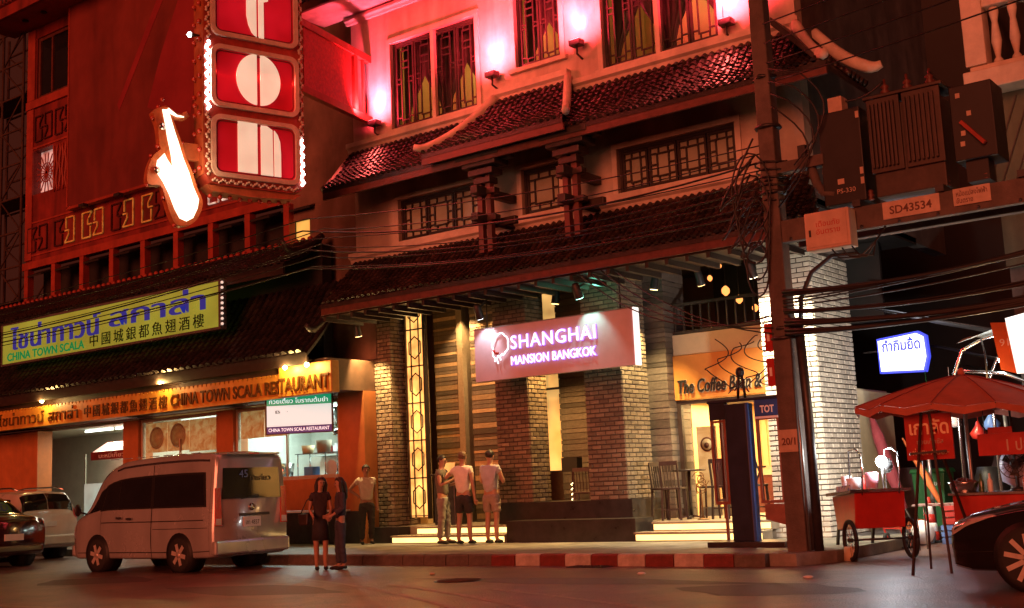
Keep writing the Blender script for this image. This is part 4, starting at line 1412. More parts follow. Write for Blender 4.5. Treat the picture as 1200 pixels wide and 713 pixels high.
# scaffold tower at the far left edge
sc_ = thing('scaffold_tower', 'dark rusty lattice scaffold tower at the left edge', 'scaffold', (-35.2, 20.5, 0))
xs_, ys_ = (-36.6, -35.0, -33.8), (19.9, 21.0)
for x in xs_:
    for y in ys_:
        MB().cyl((x, y, 7.2), (x, y, 17), .045, 8).build('standard', 'rust', sc_)
for k in range(9):
    z = 7.6 + k * 1.1
    for y in ys_:
        MB().cyl((xs_[0], y, z), (xs_[2], y, z), .035, 6).build('ledger', 'rust', sc_)
    for x0, x1 in zip(xs_[:-1], xs_[1:]):
        a, b = (x0, x1) if k % 2 else (x1, x0)
        MB().cyl((a, ys_[0], z), (b, ys_[0], z + 1.1), .028, 6).build('brace', 'rust', sc_)
        MB().cyl((b, ys_[1], z), (a, ys_[1], z + 1.1), .028, 6).build('brace', 'rust', sc_)
    if k % 3 == 0:
        MB().box(xs_[0], xs_[2], 20, 20.9, z + .04, z + .08).build('deck_board', 'wood', sc_)

# ================================================================== NEON BLADE SIGN
NP = V3((-18.35, 14.65, 0))
NA = rad(17.4)
NU, NN = V3((math.sin(NA), math.cos(NA), 0)), V3((math.cos(NA), -math.sin(NA), 0))
def nq(u, z, n=0):
    return NP + NU * u + NN * n + V3((0, 0, z))
def nprism(pts, n0, n1):
    return MB().prism([nq(u, z, n0) for u, z in pts], NN * (n1 - n0))
def rrect(u0, u1, z0, z1, r, k=5):
    out = []
    for cu, cz, a0 in ((u1 - r, z0 + r, -90), (u1 - r, z1 - r, 0), (u0 + r, z1 - r, 90), (u0 + r, z0 + r, 180)):
        for i in range(k + 1):
            a = rad(a0 + 90 * i / k)
            out.append((cu + r * math.cos(a), cz + r * math.sin(a)))
    return out
NS = thing('neon_sign', 'tall red blade sign with cream deco letters in rounded frames', 'sign', nq(1.07, 7.3))
cas = nprism([(0, 13.5), (0, 7.62), (.12, 7.46), (.3, 7.42), (1.85, 7.42), (2.02, 7.46), (2.14, 7.6), (2.14, 13.5)], -.5, 0).build('casing', 'neon_case', NS)
nprism([(.05, 7.419), (.2, 7.3), (1.0, 7.26), (1.9, 7.3), (2.09, 7.419)], -.45, -.05).build('bottom_cap', 'neon_edge', NS)
nprism([(-.02, 13.5), (-.02, 7.62), (-.001, 7.62), (-.001, 13.5)], -.5, -.02).build('edge_band', 'neon_edge', NS)
def ring(outer, inner, n0, n1):
    n = len(outer)
    vs = [nq(u, z, n1) for u, z in outer] + [nq(u, z, n1) for u, z in inner] + [nq(u, z, n0) for u, z in outer] + [nq(u, z, n0) for u, z in inner]
    fs = []
    for i in range(n):
        j = (i + 1) % n
        fs += [(i, j, n + j, n + i), (i, 2 * n + i, 2 * n + j, j), (n + i, n + j, 3 * n + j, 3 * n + i)]
    return MB().add(vs, fs)
for (z0, z1) in ((7.58, 8.86), (9.02, 10.32), (10.5, 11.8), (11.98, 13.25)):
    pn = nprism(rrect(.16, 1.98, z0 + .03, z1 - .03, .16), .002, .02).build('letter_panel', 'neon_panel', NS)
    ring(rrect(.12, 2.02, z0, z1, .2), rrect(.21, 1.93, z0 + .09, z1 - .09, .13), .004, .075).build('rounded_frame', 'neon_frame', pn)
    ring(rrect(.235, 1.905, z0 + .115, z1 - .115, .11), rrect(.255, 1.885, z0 + .135, z1 - .135, .1), .021, .035).build('inner_line', 'red_wall', pn)
    def glyph(pts):
        nprism(pts, .021, .05).build('letter_stroke', 'neon_glyph', pn)
    zz = lambda t: z0 + t * (z1 - z0)
    if z0 < 8:
        glyph([(.68, 7.73), (1.09, 7.73), (1.09, 8.77), (.68, 8.77)])
        arc = [(1.17 + .27 * math.sin(rad(a)), 8.5 + .25 * math.cos(rad(a))) for a in range(0, 91, 15)]
        glyph([(1.17, 7.72)] + [(1.17, 8.75)] + [(1.3, 8.75), (1.42, 8.68), (1.43, 7.72)])
        glyph([(1.46, 7.72), (1.46, 8.68), (1.53, 8.6), (1.585, 8.45), (1.6, 8.2), (1.6, 7.72)])
    elif z0 < 10:
        glyph([(1.095, 10.24)] + [(1.1 - .44 * math.sin(rad(a)), 9.705 + .535 * math.cos(rad(a))) for a in range(10, 171, 10)] + [(1.095, 9.17)])
        glyph([(1.175, 9.17)] + [(1.17 + .44 * math.sin(rad(a)), 9.705 - .535 * math.cos(rad(a))) for a in range(10, 171, 10)] + [(1.175, 10.24)])
    elif z0 < 11:
        glyph([(.89, 11.7), (.89, 11.05), (.93, 10.85), (1.0, 10.7), (1.1, 10.61), (1.1, 11.7)])
        glyph([(1.15, 11.7), (1.15, 10.6), (1.26, 10.59), (1.26, 11.4), (1.36, 11.44), (1.36, 11.7)])
# braided bulb strings along both edges of the face
def bulbs(u, zs, mt, nm, amp=.035):
    m = MB()
    for i, z in enumerate(zs):
        m.ball(nq(u + amp * math.sin(i * 1.5), z, .02), .032, 6)
    m.build(nm, mt, NS)['kind'] = 'stuff'
def rng(a, b, s):
    return [a + i * s for i in range(int((b - a) / s))]
bulbs(.065, rng(8.95, 10.42, .045), 'bulb_white', 'lit_bulb_string')
bulbs(.065, rng(7.62, 8.94, .05), 'neon_frame', 'unlit_bulb_string')
bulbs(.065, rng(10.45, 13.3, .05), 'neon_frame', 'unlit_bulb_string')
bulbs(2.08, rng(7.62, 8.62, .045), 'bulb_white', 'lit_bulb_string')
bulbs(2.08, rng(8.65, 13.3, .05), 'neon_frame', 'unlit_bulb_string')
m = MB()
for i in range(44):
    m.ball(nq(.16 + i * .042, 7.50 + .03 * math.sin(i * 1.5), .02), .028, 6)
m.build('unlit_bulb_string', 'neon_frame', NS)['kind'] = 'stuff'
for i in range(15):
    z = 7.75 + i * .38
    for n in (-.12, -.4):
        MB().ball(nq(-.06, z, n), .05, 8).build('round_bulb', 'bulb_red', NS)
for i in range(9):
    MB().ball(nq(.2 + i * .21, 7.24, -.25), .05, 8).build('round_bulb', 'bulb_red', NS)
MB().tube([nq(-.02, 10.52, -.2), nq(-.2, 10.5, -.2)], [.02, .05], 8).build('side_lamp_arm', 'dark_metal', NS)
MB().ball(nq(-.22, 10.5, -.2), .055, 8).build('side_lamp', 'bulb_white', NS)
# bracket to the hotel wall with a pierced red panel
we = V3((-18.45, 19.48, 0))
def wz(t, z):
    a = nq(2.14, 0, -.2)
    return V3((a.x + (we.x - a.x) * t, a.y + (we.y - a.y) * t, z))
for z in (11.25, 9.78):
    MB().bar(wz(0, z), wz(1, z), .14, .16).build('bracket_arm', 'neon_case', NS)
MB().bar(wz(.78, 9.86), wz(.78, 11.17), .1).bar(wz(.9, 9.86), wz(.9, 11.17), .05).build('bracket_strut', 'neon_case', NS)
a, b = wz(.06, 9.86), wz(.72, 9.86)
MB().prism([a, b, wz(.72, 11.17), wz(.06, 11.17)], (.03, 0, 0)).build('bracket_panel', mat('bracket_panel', (.45, .05, .04), .5, var=.35, scale=14, bump=.8, bscale=22), NS)
nl = lamp('AREA', 'neon_glow', NS, nq(1.07, 10.2, .12), 1100, (1, .07, .05), nq(1.07, 9.6, 3), (1.7, 4.5))

# saxophone
SX = thing('saxophone_sign', 'glowing white saxophone shaped neon with bulb rim beside the blade sign', 'sign', nq(-.5, 6.6, -.2))
core = [(-0.78, 8.86), (-0.66, 8.87), (-0.61, 8.7), (-0.53, 8.44), (-0.46, 8.24), (-0.36, 7.92), (-0.25, 7.66), (-0.16, 7.37), (-0.05, 7.13), (-0.08, 6.95), (-0.17, 6.75), (-0.3, 6.67), (-0.44, 6.72), (-0.54, 6.9), (-0.65, 7.18), (-0.77, 7.41), (-0.91, 7.61), (-0.88, 7.82), (-0.74, 7.98), (-0.68, 7.86), (-0.58, 7.72), (-0.61, 7.97), (-0.68, 8.3), (-0.73, 8.61)]
case = [(-0.97, 8.8), (-0.83, 8.89), (-0.66, 8.92), (-0.59, 8.86), (-0.55, 8.67), (-0.39, 8.25), (-0.29, 7.93), (-0.18, 7.69), (-0.08, 7.38), (0.03, 7.12), (-0.01, 6.88), (-0.13, 6.68), (-0.32, 6.58), (-0.51, 6.6), (-0.63, 6.82), (-0.72, 7.11), (-0.81, 7.33), (-1.05, 7.34), (-1.06, 7.61), (-0.96, 7.9), (-0.8, 8.06), (-0.83, 8.13), (-0.86, 8.47), (-0.93, 8.69)]
def offs(pts, d):
    out = []
    n = len(pts)
    for i in range(n):
        p, q, r = V3((*pts[i - 1], 0)), V3((*pts[i], 0)), V3((*pts[(i + 1) % n], 0))
        t = ((r - p)).normalized()
        out.append((q.x - t.y * d, q.y + t.x * d))
    return out
def smooth(pts, k=3):
    out, n = [], len(pts)
    for i in range(n):
        p = [pts[(i + j - 1) % n] for j in range(4)]
        for q in range(k):
            t = q / k
            out.append(tuple(.5 * (2 * p[1][c] + (p[2][c] - p[0][c]) * t + (2 * p[0][c] - 5 * p[1][c] + 4 * p[2][c] - p[3][c]) * t * t + (3 * p[1][c] - p[0][c] - 3 * p[2][c] + p[3][c]) * t ** 3) for c in (0, 1)))
    return out
rim = smooth(case)
nprism(rim, -.4, -.2).build('casing', 'sax_case', SX)
nprism(core, -.199, -.185).build('glowing_face', 'sax_core', SX)
MB().tube([nq(-0.76, 8.85, -.3), nq(-0.68, 8.89, -.3), nq(-0.59, 8.84, -.3), nq(-0.49, 8.79, -.3), nq(-0.35, 8.79, -.3), nq(-0.26, 8.85, -.3), nq(-0.29, 8.91, -.3)], [.1, .095, .085, .075, .08, .07, .05], 10).build('mouthpiece', 'sax_case', SX)
MB().tube([nq(-0.68, 8.87, -.19), nq(-0.59, 8.82, -.19), nq(-0.49, 8.77, -.19), nq(-0.35, 8.77, -.19)], [.045, .035, .022, .012], 8).build('neck_tube', 'sax_core', SX)
for u_, z_ in ((-.76, 9.08), (-.1, 9.06)):
    MB().ball(nq(u_, z_, -.26), .05, 8).build('round_bulb', 'bulb_red', SX)
m = MB()
for i, (u, z) in enumerate(offs(case, .03)):
    if i % 2 == 1 and u < -.3:
        MB().ball(nq(u, z, -.26), .045, 8).build('round_bulb', 'bulb_red', SX)
MB().bar(nq(-.35, 8.1, -.3), nq(0, 8.1, -.3), .1, .34).build('bracket', 'neon_edge', SX)
for k, (u, z) in enumerate(((-.8, 8.5), (-.9, 7.62))):
    MB().lathe([(.07, 0), (.07, .03)], nq(u, z, -.16), 10, 'x').build('key_pad', 'steel', SX)
lamp('POINT', 'sax_glow', SX, nq(-.4, 7.6, .3), 30, (1, .7, .4), size=.3)
# ================================================================== UTILITY POLE AND TRANSFORMER PLATFORM
PX, PY = -7.5, 16.85
P = thing('utility_pole', 'square concrete utility pole wrapped in black cables in front of the pale pier', 'pole', (PX, PY, .1))
mb = MB()
zz_ = [.1, 2.6, 5.2, 8, 11.5]
hw = [.155, .145, .135, .125, .11]
vs, fs = [], []
for z, h in zip(zz_, hw):
    vs += [(PX - h, PY - h, z), (PX + h, PY - h, z), (PX + h, PY + h, z), (PX - h, PY + h, z)]
for i in range(4):
    for k in range(4):
        fs.append((4 * i + k, 4 * i + (k + 1) % 4, 4 * i + 4 + (k + 1) % 4, 4 * i + 4 + k))
fs.append((16, 17, 18, 19))
mb.add(vs, fs).build('shaft', 'concrete', P, .02)
MB().box(PX - .15, PX + .15, PY - .17, PY - .146, 1.62, 1.95).build('number_plate', 'label_pl', P)
text('20/1', 'ink', 'lettering', P, (PX - .1, PY - .171, 1.72), .22, .11, depth=.003, bold=.03)
for k, z in enumerate((3.3, 3.45, 5.55, 5.75, 6.6, 7.4)):
    MB().lathe([(.2, 0), (.215, .02), (.2, .05)], (PX, PY, z), 4 if k % 2 else 12).build('steel_band', 'dark_metal', P)
for k in range(6):
    z = 5.45 + k * .12
    MB().tube([(PX + (.16 + .02 * k % 3) * math.cos(a * PI / 6), PY + .17 * math.sin(a * PI / 6), z + .02 * math.sin(a)) for a in range(13)], .016, 5).build('cable_wrap', 'cable', P)
# red and white reflective plates
for z in (2.62, 3.15):
    MB().box(PX - .28, PX - .16, PY - .1, PY - .08, z, z + .42).build('reflector_plate', 'red_cart', P)
    MB().box(PX - .24, PX - .2, PY - .104, PY - .1, z + .15, z + .28).build('reflector_mark', 'white_paint', P)
# side stub with lamp box
MB().box(PX + .1, -6.62, PY - .1, PY + .1, 5.85, 6.02).build('stub_arm', 'concrete', P, .01)
MB().tube([(-6.85, PY, 5.85), (-6.78, PY - .02, 5.6), (-6.68, PY - .03, 5.42), (-6.5, PY - .03, 5.38)], [.07, .07, .06, .06], 10).build('conduit_bend', 'concrete', P)
MB().box(-7.02, -6.9, PY - .08, PY + .04, 6.03, 6.22).build('junction_box', 'dark_metal', P)

# conduits beside the pole
for i, (x, r, h, lab) in enumerate(((-7.2, .07, 3.6, 'thick dark riser pipe leaning along the right of the utility pole'), (-7.36, .035, 2.9, 'thin grey riser pipe between pole and thick pipe'))):
    o = MB().tube([(x, PY - .05, .1), (x, PY - .05, h * .6), (x - .04, PY - .05, h)], r, 12).build('riser_pipe', 'dark_metal' if i == 0 else 'metal')
    tag(o, lab, 'pipe')

T = thing('transformer_platform', 'concrete beam platform carrying transformers above the alley mouth', 'platform', (-5, PY, 4.74))
MB().box(PX + .15, -1.6, PY - .15, PY - .01, 4.76, 5.1).build('beam', 'concrete', T, .012)
MB().box(PX + .15, -1.6, PY + .45, PY + .6, 4.76, 5.1).build('beam', 'concrete', T, .012)
for x in (-6.2, -5.0, -3.9):
    MB().box(x, x + .12, PY - .2, PY + .7, 5.102, 5.2).build('cross_bearer', 'dark_metal', T)
lb = MB().box(-5.77, -4.96, PY - .175, PY - .152, 4.84, 5.09).build('number_label', 'label_pl', T)
text('SD43534', 'ink', 'lettering', lb, (-5.67, PY - .176, 4.9), .6, .12, depth=.003, bold=.02)
lb = MB().box(-4.77, -4.27, PY - .175, PY - .152, 4.86, 5.1).build('notice_label', 'label_pl', T)
text('หม้อแปลงไฟฟ้า\nอันตราย', 'ink', 'lettering', lb, (-4.73, PY - .176, 4.89), .42, .18, depth=.003, bold=.01)
p2 = tag(MB().box(-1.7, -1.4, PY - .05, PY + .3, 0, 9).build('utility_pole', 'concrete', None, .02), 'second concrete pole at the right end of the platform', 'pole')

mbx = thing('meter_box', 'pale square meter box hung on the platform beam beside the pole', 'box', (-6.5, PY - .3, 4.5))
MB().box(-6.84, -6.16, PY - .48, PY - .2, 4.5, 5.06).build('case', 'box_cream', mbx, .015)
MB().box(-6.8, -6.2, PY - .494, PY - .482, 4.54, 5.02).build('door', 'box_cream', mbx, .004)
MB().box(-6.77, -6.74, PY - .51, PY - .495, 4.7, 4.8).build('latch', 'dark_metal', mbx)
text('เตือนภัย\nอันตราย', 'red_cart', 'lettering', mbx, (-6.66, PY - .4945, 4.72), .36, .2, depth=.003)

tr = thing('transformer', 'brown ribbed transformer tank in the middle of the platform', 'transformer', (-5.37, PY + .2, 5.2))
MB().box(-5.88, -4.86, PY - .05, PY + .55, 5.2, 6.55).build('tank', 'tank', tr, .02)
for a, b in ((-5.9, -5.42), (-5.38, -4.84)):
    MB().box(a, b, PY - .1, PY - .051, 5.55, 6.66).build('radiator_panel', 'tank', tr, .01)
    for i in range(7):
        x = a + .04 + i * ((b - a - .08) / 7)
        MB().box(x, x + .03, PY - .16, PY - .101, 5.62, 6.58).build('cooling_fin', 'tank', tr, .006)
MB().box(-5.95, -4.8, PY - .1, PY + .6, 6.67, 6.72).build('lid', 'tank', tr, .01)
for i in range(3):
    x = -5.7 + i * .33
    MB().lathe([(.03, 0), (.08, .03), (.04, .06), (.08, .1), (.04, .14), (.07, .18), (.02, .22), (.02, .3)], (x, PY + .2, 6.72), 10).build('bushing', 'wood_red', tr)
sb = thing('switch_box', 'dark tall switch box stencilled PS-330 left of the transformer', 'box', (-6.33, PY, 5.2))
MB().box(-6.66, -6.02, PY - .08, PY + .5, 5.2, 6.62).build('case', 'box_dark', sb, .015)
text('PS-330', 'label_pl', 'lettering', sb, (-6.45, PY - .083, 5.36), .28, .07, depth=.003)
MB().box(-6.43, -6.33, PY - .084, PY - .081, 5.5, 5.58).build('sticker', 'label_pl', sb)
for z in (5.45, 5.6, 6.45):
    MB().box(-6.08, -6.03, PY - .086, PY - .081, z, z + .1).build('hinge_mark', 'label_pl', sb)
MB().box(-6.5, -6.28, PY - .05, PY + .2, 6.62, 6.85).build('vent_cap', 'label_pl', sb, .01)
fb = thing('fuse_box', 'dark fuse box with an orange lever right of the transformer', 'box', (-4.43, PY, 5.5))
MB().box(-4.72, -4.14, PY - .08, PY + .5, 5.5, 6.58).build('case', 'box_dark', fb, .015)
MB().box(-4.6, -4.3, PY, PY + .3, 5.2, 5.499).build('foot', 'box_dark', fb)
MB().bar((-4.58, PY - .1, 6.05), (-4.28, PY - .14, 5.68), .07, .05).build('lever', 'red_trim', fb)
for x, z in ((-4.63, 6.4), (-4.5, 6.12), (-4.6, 5.85), (-4.62, 5.7)):
    MB().box(x, x + .06, PY - .088, PY - .081, z, z + .07).build('terminal_tag', 'label_pl', fb)

# ================================================================== CABLES
def wire(pts, r, label, group):
    o = MB().tube(pts, r, 6).build('cable', 'cable')
    return tag(o, label, 'cable', group)
LA = 'thin black overhead cable sagging across the hotel front towards the pole'
for i in range(9):
    z = 5.72 + i * .13 + random.uniform(-.05, .05)
    y = 16.6 + random.uniform(-.2, .3)
    wire(catenary((-46, y + .2, z + .5), (-17.5 + random.uniform(-.4, .4), y, z + .05), .55 + random.uniform(-.1, .2)) + catenary((-17.5, y, z + .05), (PX - .1, PY - .12, 5.3 + i * .13), .25 + random.uniform(-.08, .15))[1:], .011 + .006 * (i % 3 == 0), LA, 'cables along the street front')
for i in range(4):
    z = 7.3 + i * .32
    wire(catenary((PX, PY - .1, z), (6, 14.5, z + .9 + .1 * i), .3), .012, 'thin black cable rising from the pole to the upper right corner', 'cables right of the pole')
LB = 'sagging black cable in the bundle right of the pole'
for i in range(14):
    z = 3.4 + .045 * i + random.uniform(-.03, .03)
    wire(catenary((PX + .1, PY - .18, z), (-1.6, PY - .3, z + random.uniform(.15, .6)), .1 + random.uniform(0, .18)), random.choice((.014, .024, .034)), LB, 'cable bundle right of the pole')
for i in range(4):
    z = 3.4 + .09 * i
    wire(catenary((PX - .1, PY - .18, z), (-11.5 - i * .3, 18.4, 5.2 + .05 * i), .25 + .1 * i), .012, 'slack black cable from the pole up to the hotel eave', 'cables from pole to eave')
for i in range(5):
    a = (PX - .2 + .08 * i, PY - .2, 3.9 + .15 * i)
    pts = []
    for k in range(17):
        an = k / 16 * 2 * PI
        pts.append((PX - .15 + (.3 + .06 * i) * math.sin(an) * .6 - .1, PY - .22 - .01 * i, 4.4 + .3 * i + (.42 + .05 * i) * math.cos(an)))
    wire(pts, .014, 'coiled black cable loop hanging on the utility pole', 'cable loops on the pole')
for i in range(4):
    pts = [(PX + .16, PY - .18, 6.9 + .2 * i)]
    for k in range(1, 10):
        t = k / 9
        pts.append((PX + .16 + .55 * math.sin(PI * t) + .1 * i, PY - .2, 6.9 + .2 * i - 1.6 * t))
    wire(pts, .013, 'drooping black cable loop right of the pole near its top', 'drooping loops by the pole')
wire([(-7.2, PY - .05, 3.55), (-7.15, PY - .08, 3.9), (-6.95, PY - .1, 4.25), (-6.6, PY - .12, 4.45), (-6.2, PY - .15, 4.42)], .035, 'thick black cable bending from the riser pipe to the meter box', 'cables from the riser')
for i in range(3):
    wire([(-6.5 + .15 * i, PY - .35, 4.5), (-6.4 + .15 * i, PY - .38, 4.36), (-6.1 + .1 * i, PY - .35, 4.32), (-5.9, PY - .2, 4.55), (-5.75, PY - .17, 4.75)], .012, 'small cable loop hanging under the pale meter box', 'loops under the meter box')
for i in range(5):
    x = -8.9 + i * .24
    pts = [(x + .22 * math.sin(k * .22 + i), 17.3, 3.5 - k * .02 - .12 * abs(math.sin(k * .13 + i))) for k in range(40)]
    wire(pts, .009, 'loose curly black wire hanging above the phone booth', 'loose wires above the booth')

# ================================================================== ALLEY ON THE RIGHT
AL = thing('corner_building', 'dark building with green wall and carved balcony at the upper right', 'building', (-4, 21, 0))
MB().box(-5.25, 3, 21.0, 21.2, 4.6, 7.6).build('green_wall', 'green_wall', AL)
MB().box(-5.25, -5.0, 21.2, 30, 0, 10).build('alley_wall', 'tarp', AL)
MB().box(-5.5, 3, 20.5, 21.2, 7.6, 7.95).box(-5.4, 3, 20.6, 21.1, 7.95, 8.05).build('balcony_slab', 'trim', AL, .02)
for i in range(8):
    x = -5.25 + i * .3
    MB().lathe([(.08, 0), (.08, .06), (.04, .12), (.09, .4), (.05, .75), (.08, .9), (.08, 1.0)], (x, 20.75, 8.05), 10).build('baluster', 'trim', AL)
MB().box(-5.45, 3, 20.6, 20.9, 9.06, 9.2).build('balcony_rail', 'trim', AL, .02)
MB().box(-5.45, -5.1, 20.55, 20.95, 8.05, 10.5).build('pilaster', 'trim', AL, .02)
for i in range(6):
    MB().bar((-5.0 + i * .22, 20.95, 7.5), (-5.6 + i * .22, 20.95, 6.0), .02).build('stay_rod', 'dark_metal', AL)
bk = tag(MB().box(-20, 14, 36, 36.3, 0, 24).build('alley_backdrop', 'dark'), 'black backdrop building closing the far end of the alley', 'building')  # backdrop raised high to block the sky glow behind the alley

# dark awnings stepping back along the hotel's alley side
for i, (y, z, lab) in enumerate(((22.5, 4.4, 'dark tarpaulin awning nearest the pale pier in the alley'), (25.2, 3.9, 'dark tarpaulin awning halfway down the alley'), (28.2, 3.6, 'dark tarpaulin awning farthest down the alley'))):
    a = thing('awning', lab, 'awning', (-7.2, y + 1, z - .6), 'tarpaulin awnings in the alley')
    vs, fs = [], []
    for q in range(7):
        for k in range(7):
            u, v = q / 6, k / 6
            vs.append((-8.2 + 2.6 * u, y + 2.4 * v, z - .75 * u - .1 * math.sin(PI * v) * u + .03 * math.sin(k * 3 + q)))
    for q in range(6):
        for k in range(6):
            fs.append((q * 7 + k, q * 7 + k + 1, q * 7 + k + 8, q * 7 + k + 7))
    MB().add(vs, fs, True).build('sheet', 'tarp', a)
    for k in range(4):
        yy = y + .8 * k
        MB().cyl((-8.2, yy, z + .02 - .03), (-5.6, yy, z - .77), .018, 6).build('rib', 'dark_metal', a)

ls = thing('light_box', 'bright white light box with blue Thai lettering over the alley', 'sign', (-8.2, 24, 3.2))
MB().prism([(x, 23.95, z) for x, z in [(-8.62, 3.28), (-7.78, 3.24), (-7.7, 3.5), (-7.72, 3.9), (-7.85, 3.98), (-8.64, 3.9)]], (0, .15, 0)).build('box', emit('light_box_white', (.93, .95, 1), 2.6), ls)
MB().prism([(x, 24.0, z) for x, z in [(-8.67, 3.24), (-7.74, 3.2), (-7.65, 3.5), (-7.67, 3.93), (-7.82, 4.03), (-8.68, 3.95)]], (0, .14, 0)).build('rim', emit('light_box_blue', (.06, .08, .8), 1.2), ls)
text('กำกิมยิ้ด', emit('light_box_letters', (.1, .12, .75), .8), 'lettering', ls, (-8.56, 23.945, 3.66), .78, .26, depth=.004, bold=.03)
text('อาหาร ตามสั่ง', emit('light_box_letters', (.2, .25, .8), .8), 'lettering', ls, (-8.55, 23.945, 3.48), .74, .12, depth=.004)
text('Restaurant', emit('light_box_letters', (.1, .1, .3), .6), 'lettering', ls, (-8.45, 23.945, 3.32), .5, .08, depth=.004)
MB().bar((-8.68, 24.05, 3.7), (-8.99, 24.05, 3.7), .03).build('bracket', 'dark_metal', ls)
lamp('AREA', 'box_glow', ls, (-8.2, 23.85, 3.6), 14, (.85, .9, 1), (-8.0, 20, 2.5), (.8, .6))

# white tarpaulin canopy at right with a red edged lit panel
cp = thing('white_canopy', 'white tarpaulin canopy on bent pipes at the right edge', 'canopy', (-4.2, 19.5, 2.6))
vs, fs = [], []
for q in range(9):
    for k in range(7):
        u, v = q / 8, k / 6
        vs.append((-5.5 + 4.5 * u, 18.6 + 2.2 * v, 3.15 + .9 * u + .35 * v + .05 * math.sin(q * 1.7 + k)))
for q in range(8):
    for k in range(6):
        fs.append((q * 7 + k, q * 7 + k + 1, q * 7 + k + 8, q * 7 + k + 7))
MB().add(vs, fs, True).build('sheet', 'tarp_white', cp)
for y in (18.7, 20.6):
    MB().tube([(-5.6, y, .05), (-5.6, y, 2.7), (-5.45, y, 3.05), (-5.1, y, 3.2), (-2, y, 3.75)], .028, 8).build('pipe', 'steel', cp)
MB().tube([(-5.55, 18.7, 2.75), (-4.9, 18.8, 2.65), (-4.3, 18.9, 2.35)], .028, 8).build('brace', 'steel', cp)
fp = thing('illuminated_sign', 'tilted white lit panel with an orange edge below the white canopy', 'sign', (-4.0, 17.6, 2.5))
MB().prism([(-4.62, 17.6, 2.62), (-4.42, 17.6, 2.55), (-4.5, 17.6, 3.28), (-4.7, 17.6, 3.3)], (0, .06, 0)).build('edge_strip', 'orange_cloth', fp)
MB().prism([(-4.418, 17.62, 2.55), (-3.0, 17.62, 2.5), (-3.0, 17.62, 3.6), (-4.5, 17.62, 3.34)], (0, .05, 0)).build('panel', emit('lit_panel', (1, .97, .9), 1.5), fp)
text('91', 'white_paint', 'lettering', fp, (-4.6, 17.598, 2.95), .12, .1, depth=.004)

# ================================================================== CHESTNUT STALL
UM = thing('market_umbrella', 'large red market umbrella over the chestnut stall', 'umbrella', (-4.75, 16.5, 0))
ap = V3((-4.85, 16.5, 2.52))
rimr, nrib = 1.45, 12
vs, fs = [ap], []
ringsN = 8
for q in range(1, ringsN + 1):
    t = q / ringsN
    for k in range(nrib * 2):
        an = k * PI / nrib
        sc_r = 1 - (.045 * t if k % 2 else 0)
        dz = -.42 * t ** 1.25 - (.05 * t if k % 2 else 0) - .06 * math.cos(an) * t
        vs.append((ap.x + rimr * t * sc_r * math.cos(an), ap.y + rimr * .95 * t * sc_r * math.sin(an), ap.z + dz))
nn2 = nrib * 2
for k in range(nn2):
    fs.append((0, 1 + k, 1 + (k + 1) % nn2))
for q in range(ringsN - 1):
    for k in range(nn2):
        a = 1 + q * nn2
        fs.append((a + k, a + nn2 + k, a + nn2 + (k + 1) % nn2, a + (k + 1) % nn2))
umb_vs = list(vs)
MB().add(vs, fs, True).build('canopy', 'umbrella', UM)
vs2, fs2 = [], []
for k in range(nn2):
    p = V3(vs[1 + (ringsN - 1) * nn2 + k])
    vs2 += [p + V3((0, 0, -.004)), p + V3((0, 0, -.08 - .02 * (k % 2)))]
for k in range(nn2):
    j = (k + 1) % nn2
    fs2.append((2 * k, 2 * j, 2 * j + 1, 2 * k + 1))
MB().add(vs2, fs2).build('valance', 'umbrella', UM)
for k in range(nrib):
    p = V3(vs[1 + (ringsN - 1) * nn2 + 2 * k])
    MB().cyl(ap + V3((0, 0, -.06)), p + V3((0, 0, -.02)), .01, 5).build('rib', 'dark_metal', UM)
MB().cyl((ap.x, ap.y, .02), (ap.x, ap.y, 2.48), .025, 8).build('pole', 'metal', UM)
MB().lathe([(.05, 0), (.045, .06), (.02, .1)], (ap.x, ap.y, ap.z - .01), 8).build('finial', 'umbrella', UM)
MB().lathe([(.3, 0), (.3, .08), (.05, .12)], (ap.x, ap.y, .004), 14).build('base', 'concrete', UM)

bl = thing('bulb_lamp', 'glaring warm bulb just above the red umbrella', 'lamp', (-4.85, 17.7, 2.28))
MB().ball((-4.85, 17.7, 2.34), .06, 10).build('bulb', 'bulb_warm', bl)
MB().tube([(-4.85, 17.7, 2.39), (-4.95, 18.1, 2.9), (-5.15, 18.7, 3.2)], .012, 6).build('arm', 'dark_metal', bl)
lamp('POINT', 'glow', bl, (-4.85, 17.6, 2.44), 60, (1, .6, .25), size=.05)
b3 = thing('bulb_lamp', 'small white bulb under the white canopy', 'lamp', (-4.9, 18.7, 2.8))
MB().ball((-4.9, 18.75, 2.85), .05, 10).build('bulb', 'bulb_cold', b3)
MB().cyl((-4.9, 18.75, 2.9), (-4.9, 18.75, 3.22), .008, 6).build('cord', 'cable', b3)
lamp('POINT', 'glow', b3, (-4.9, 18.6, 2.78), 25, (.85, .95, 1), size=.05)

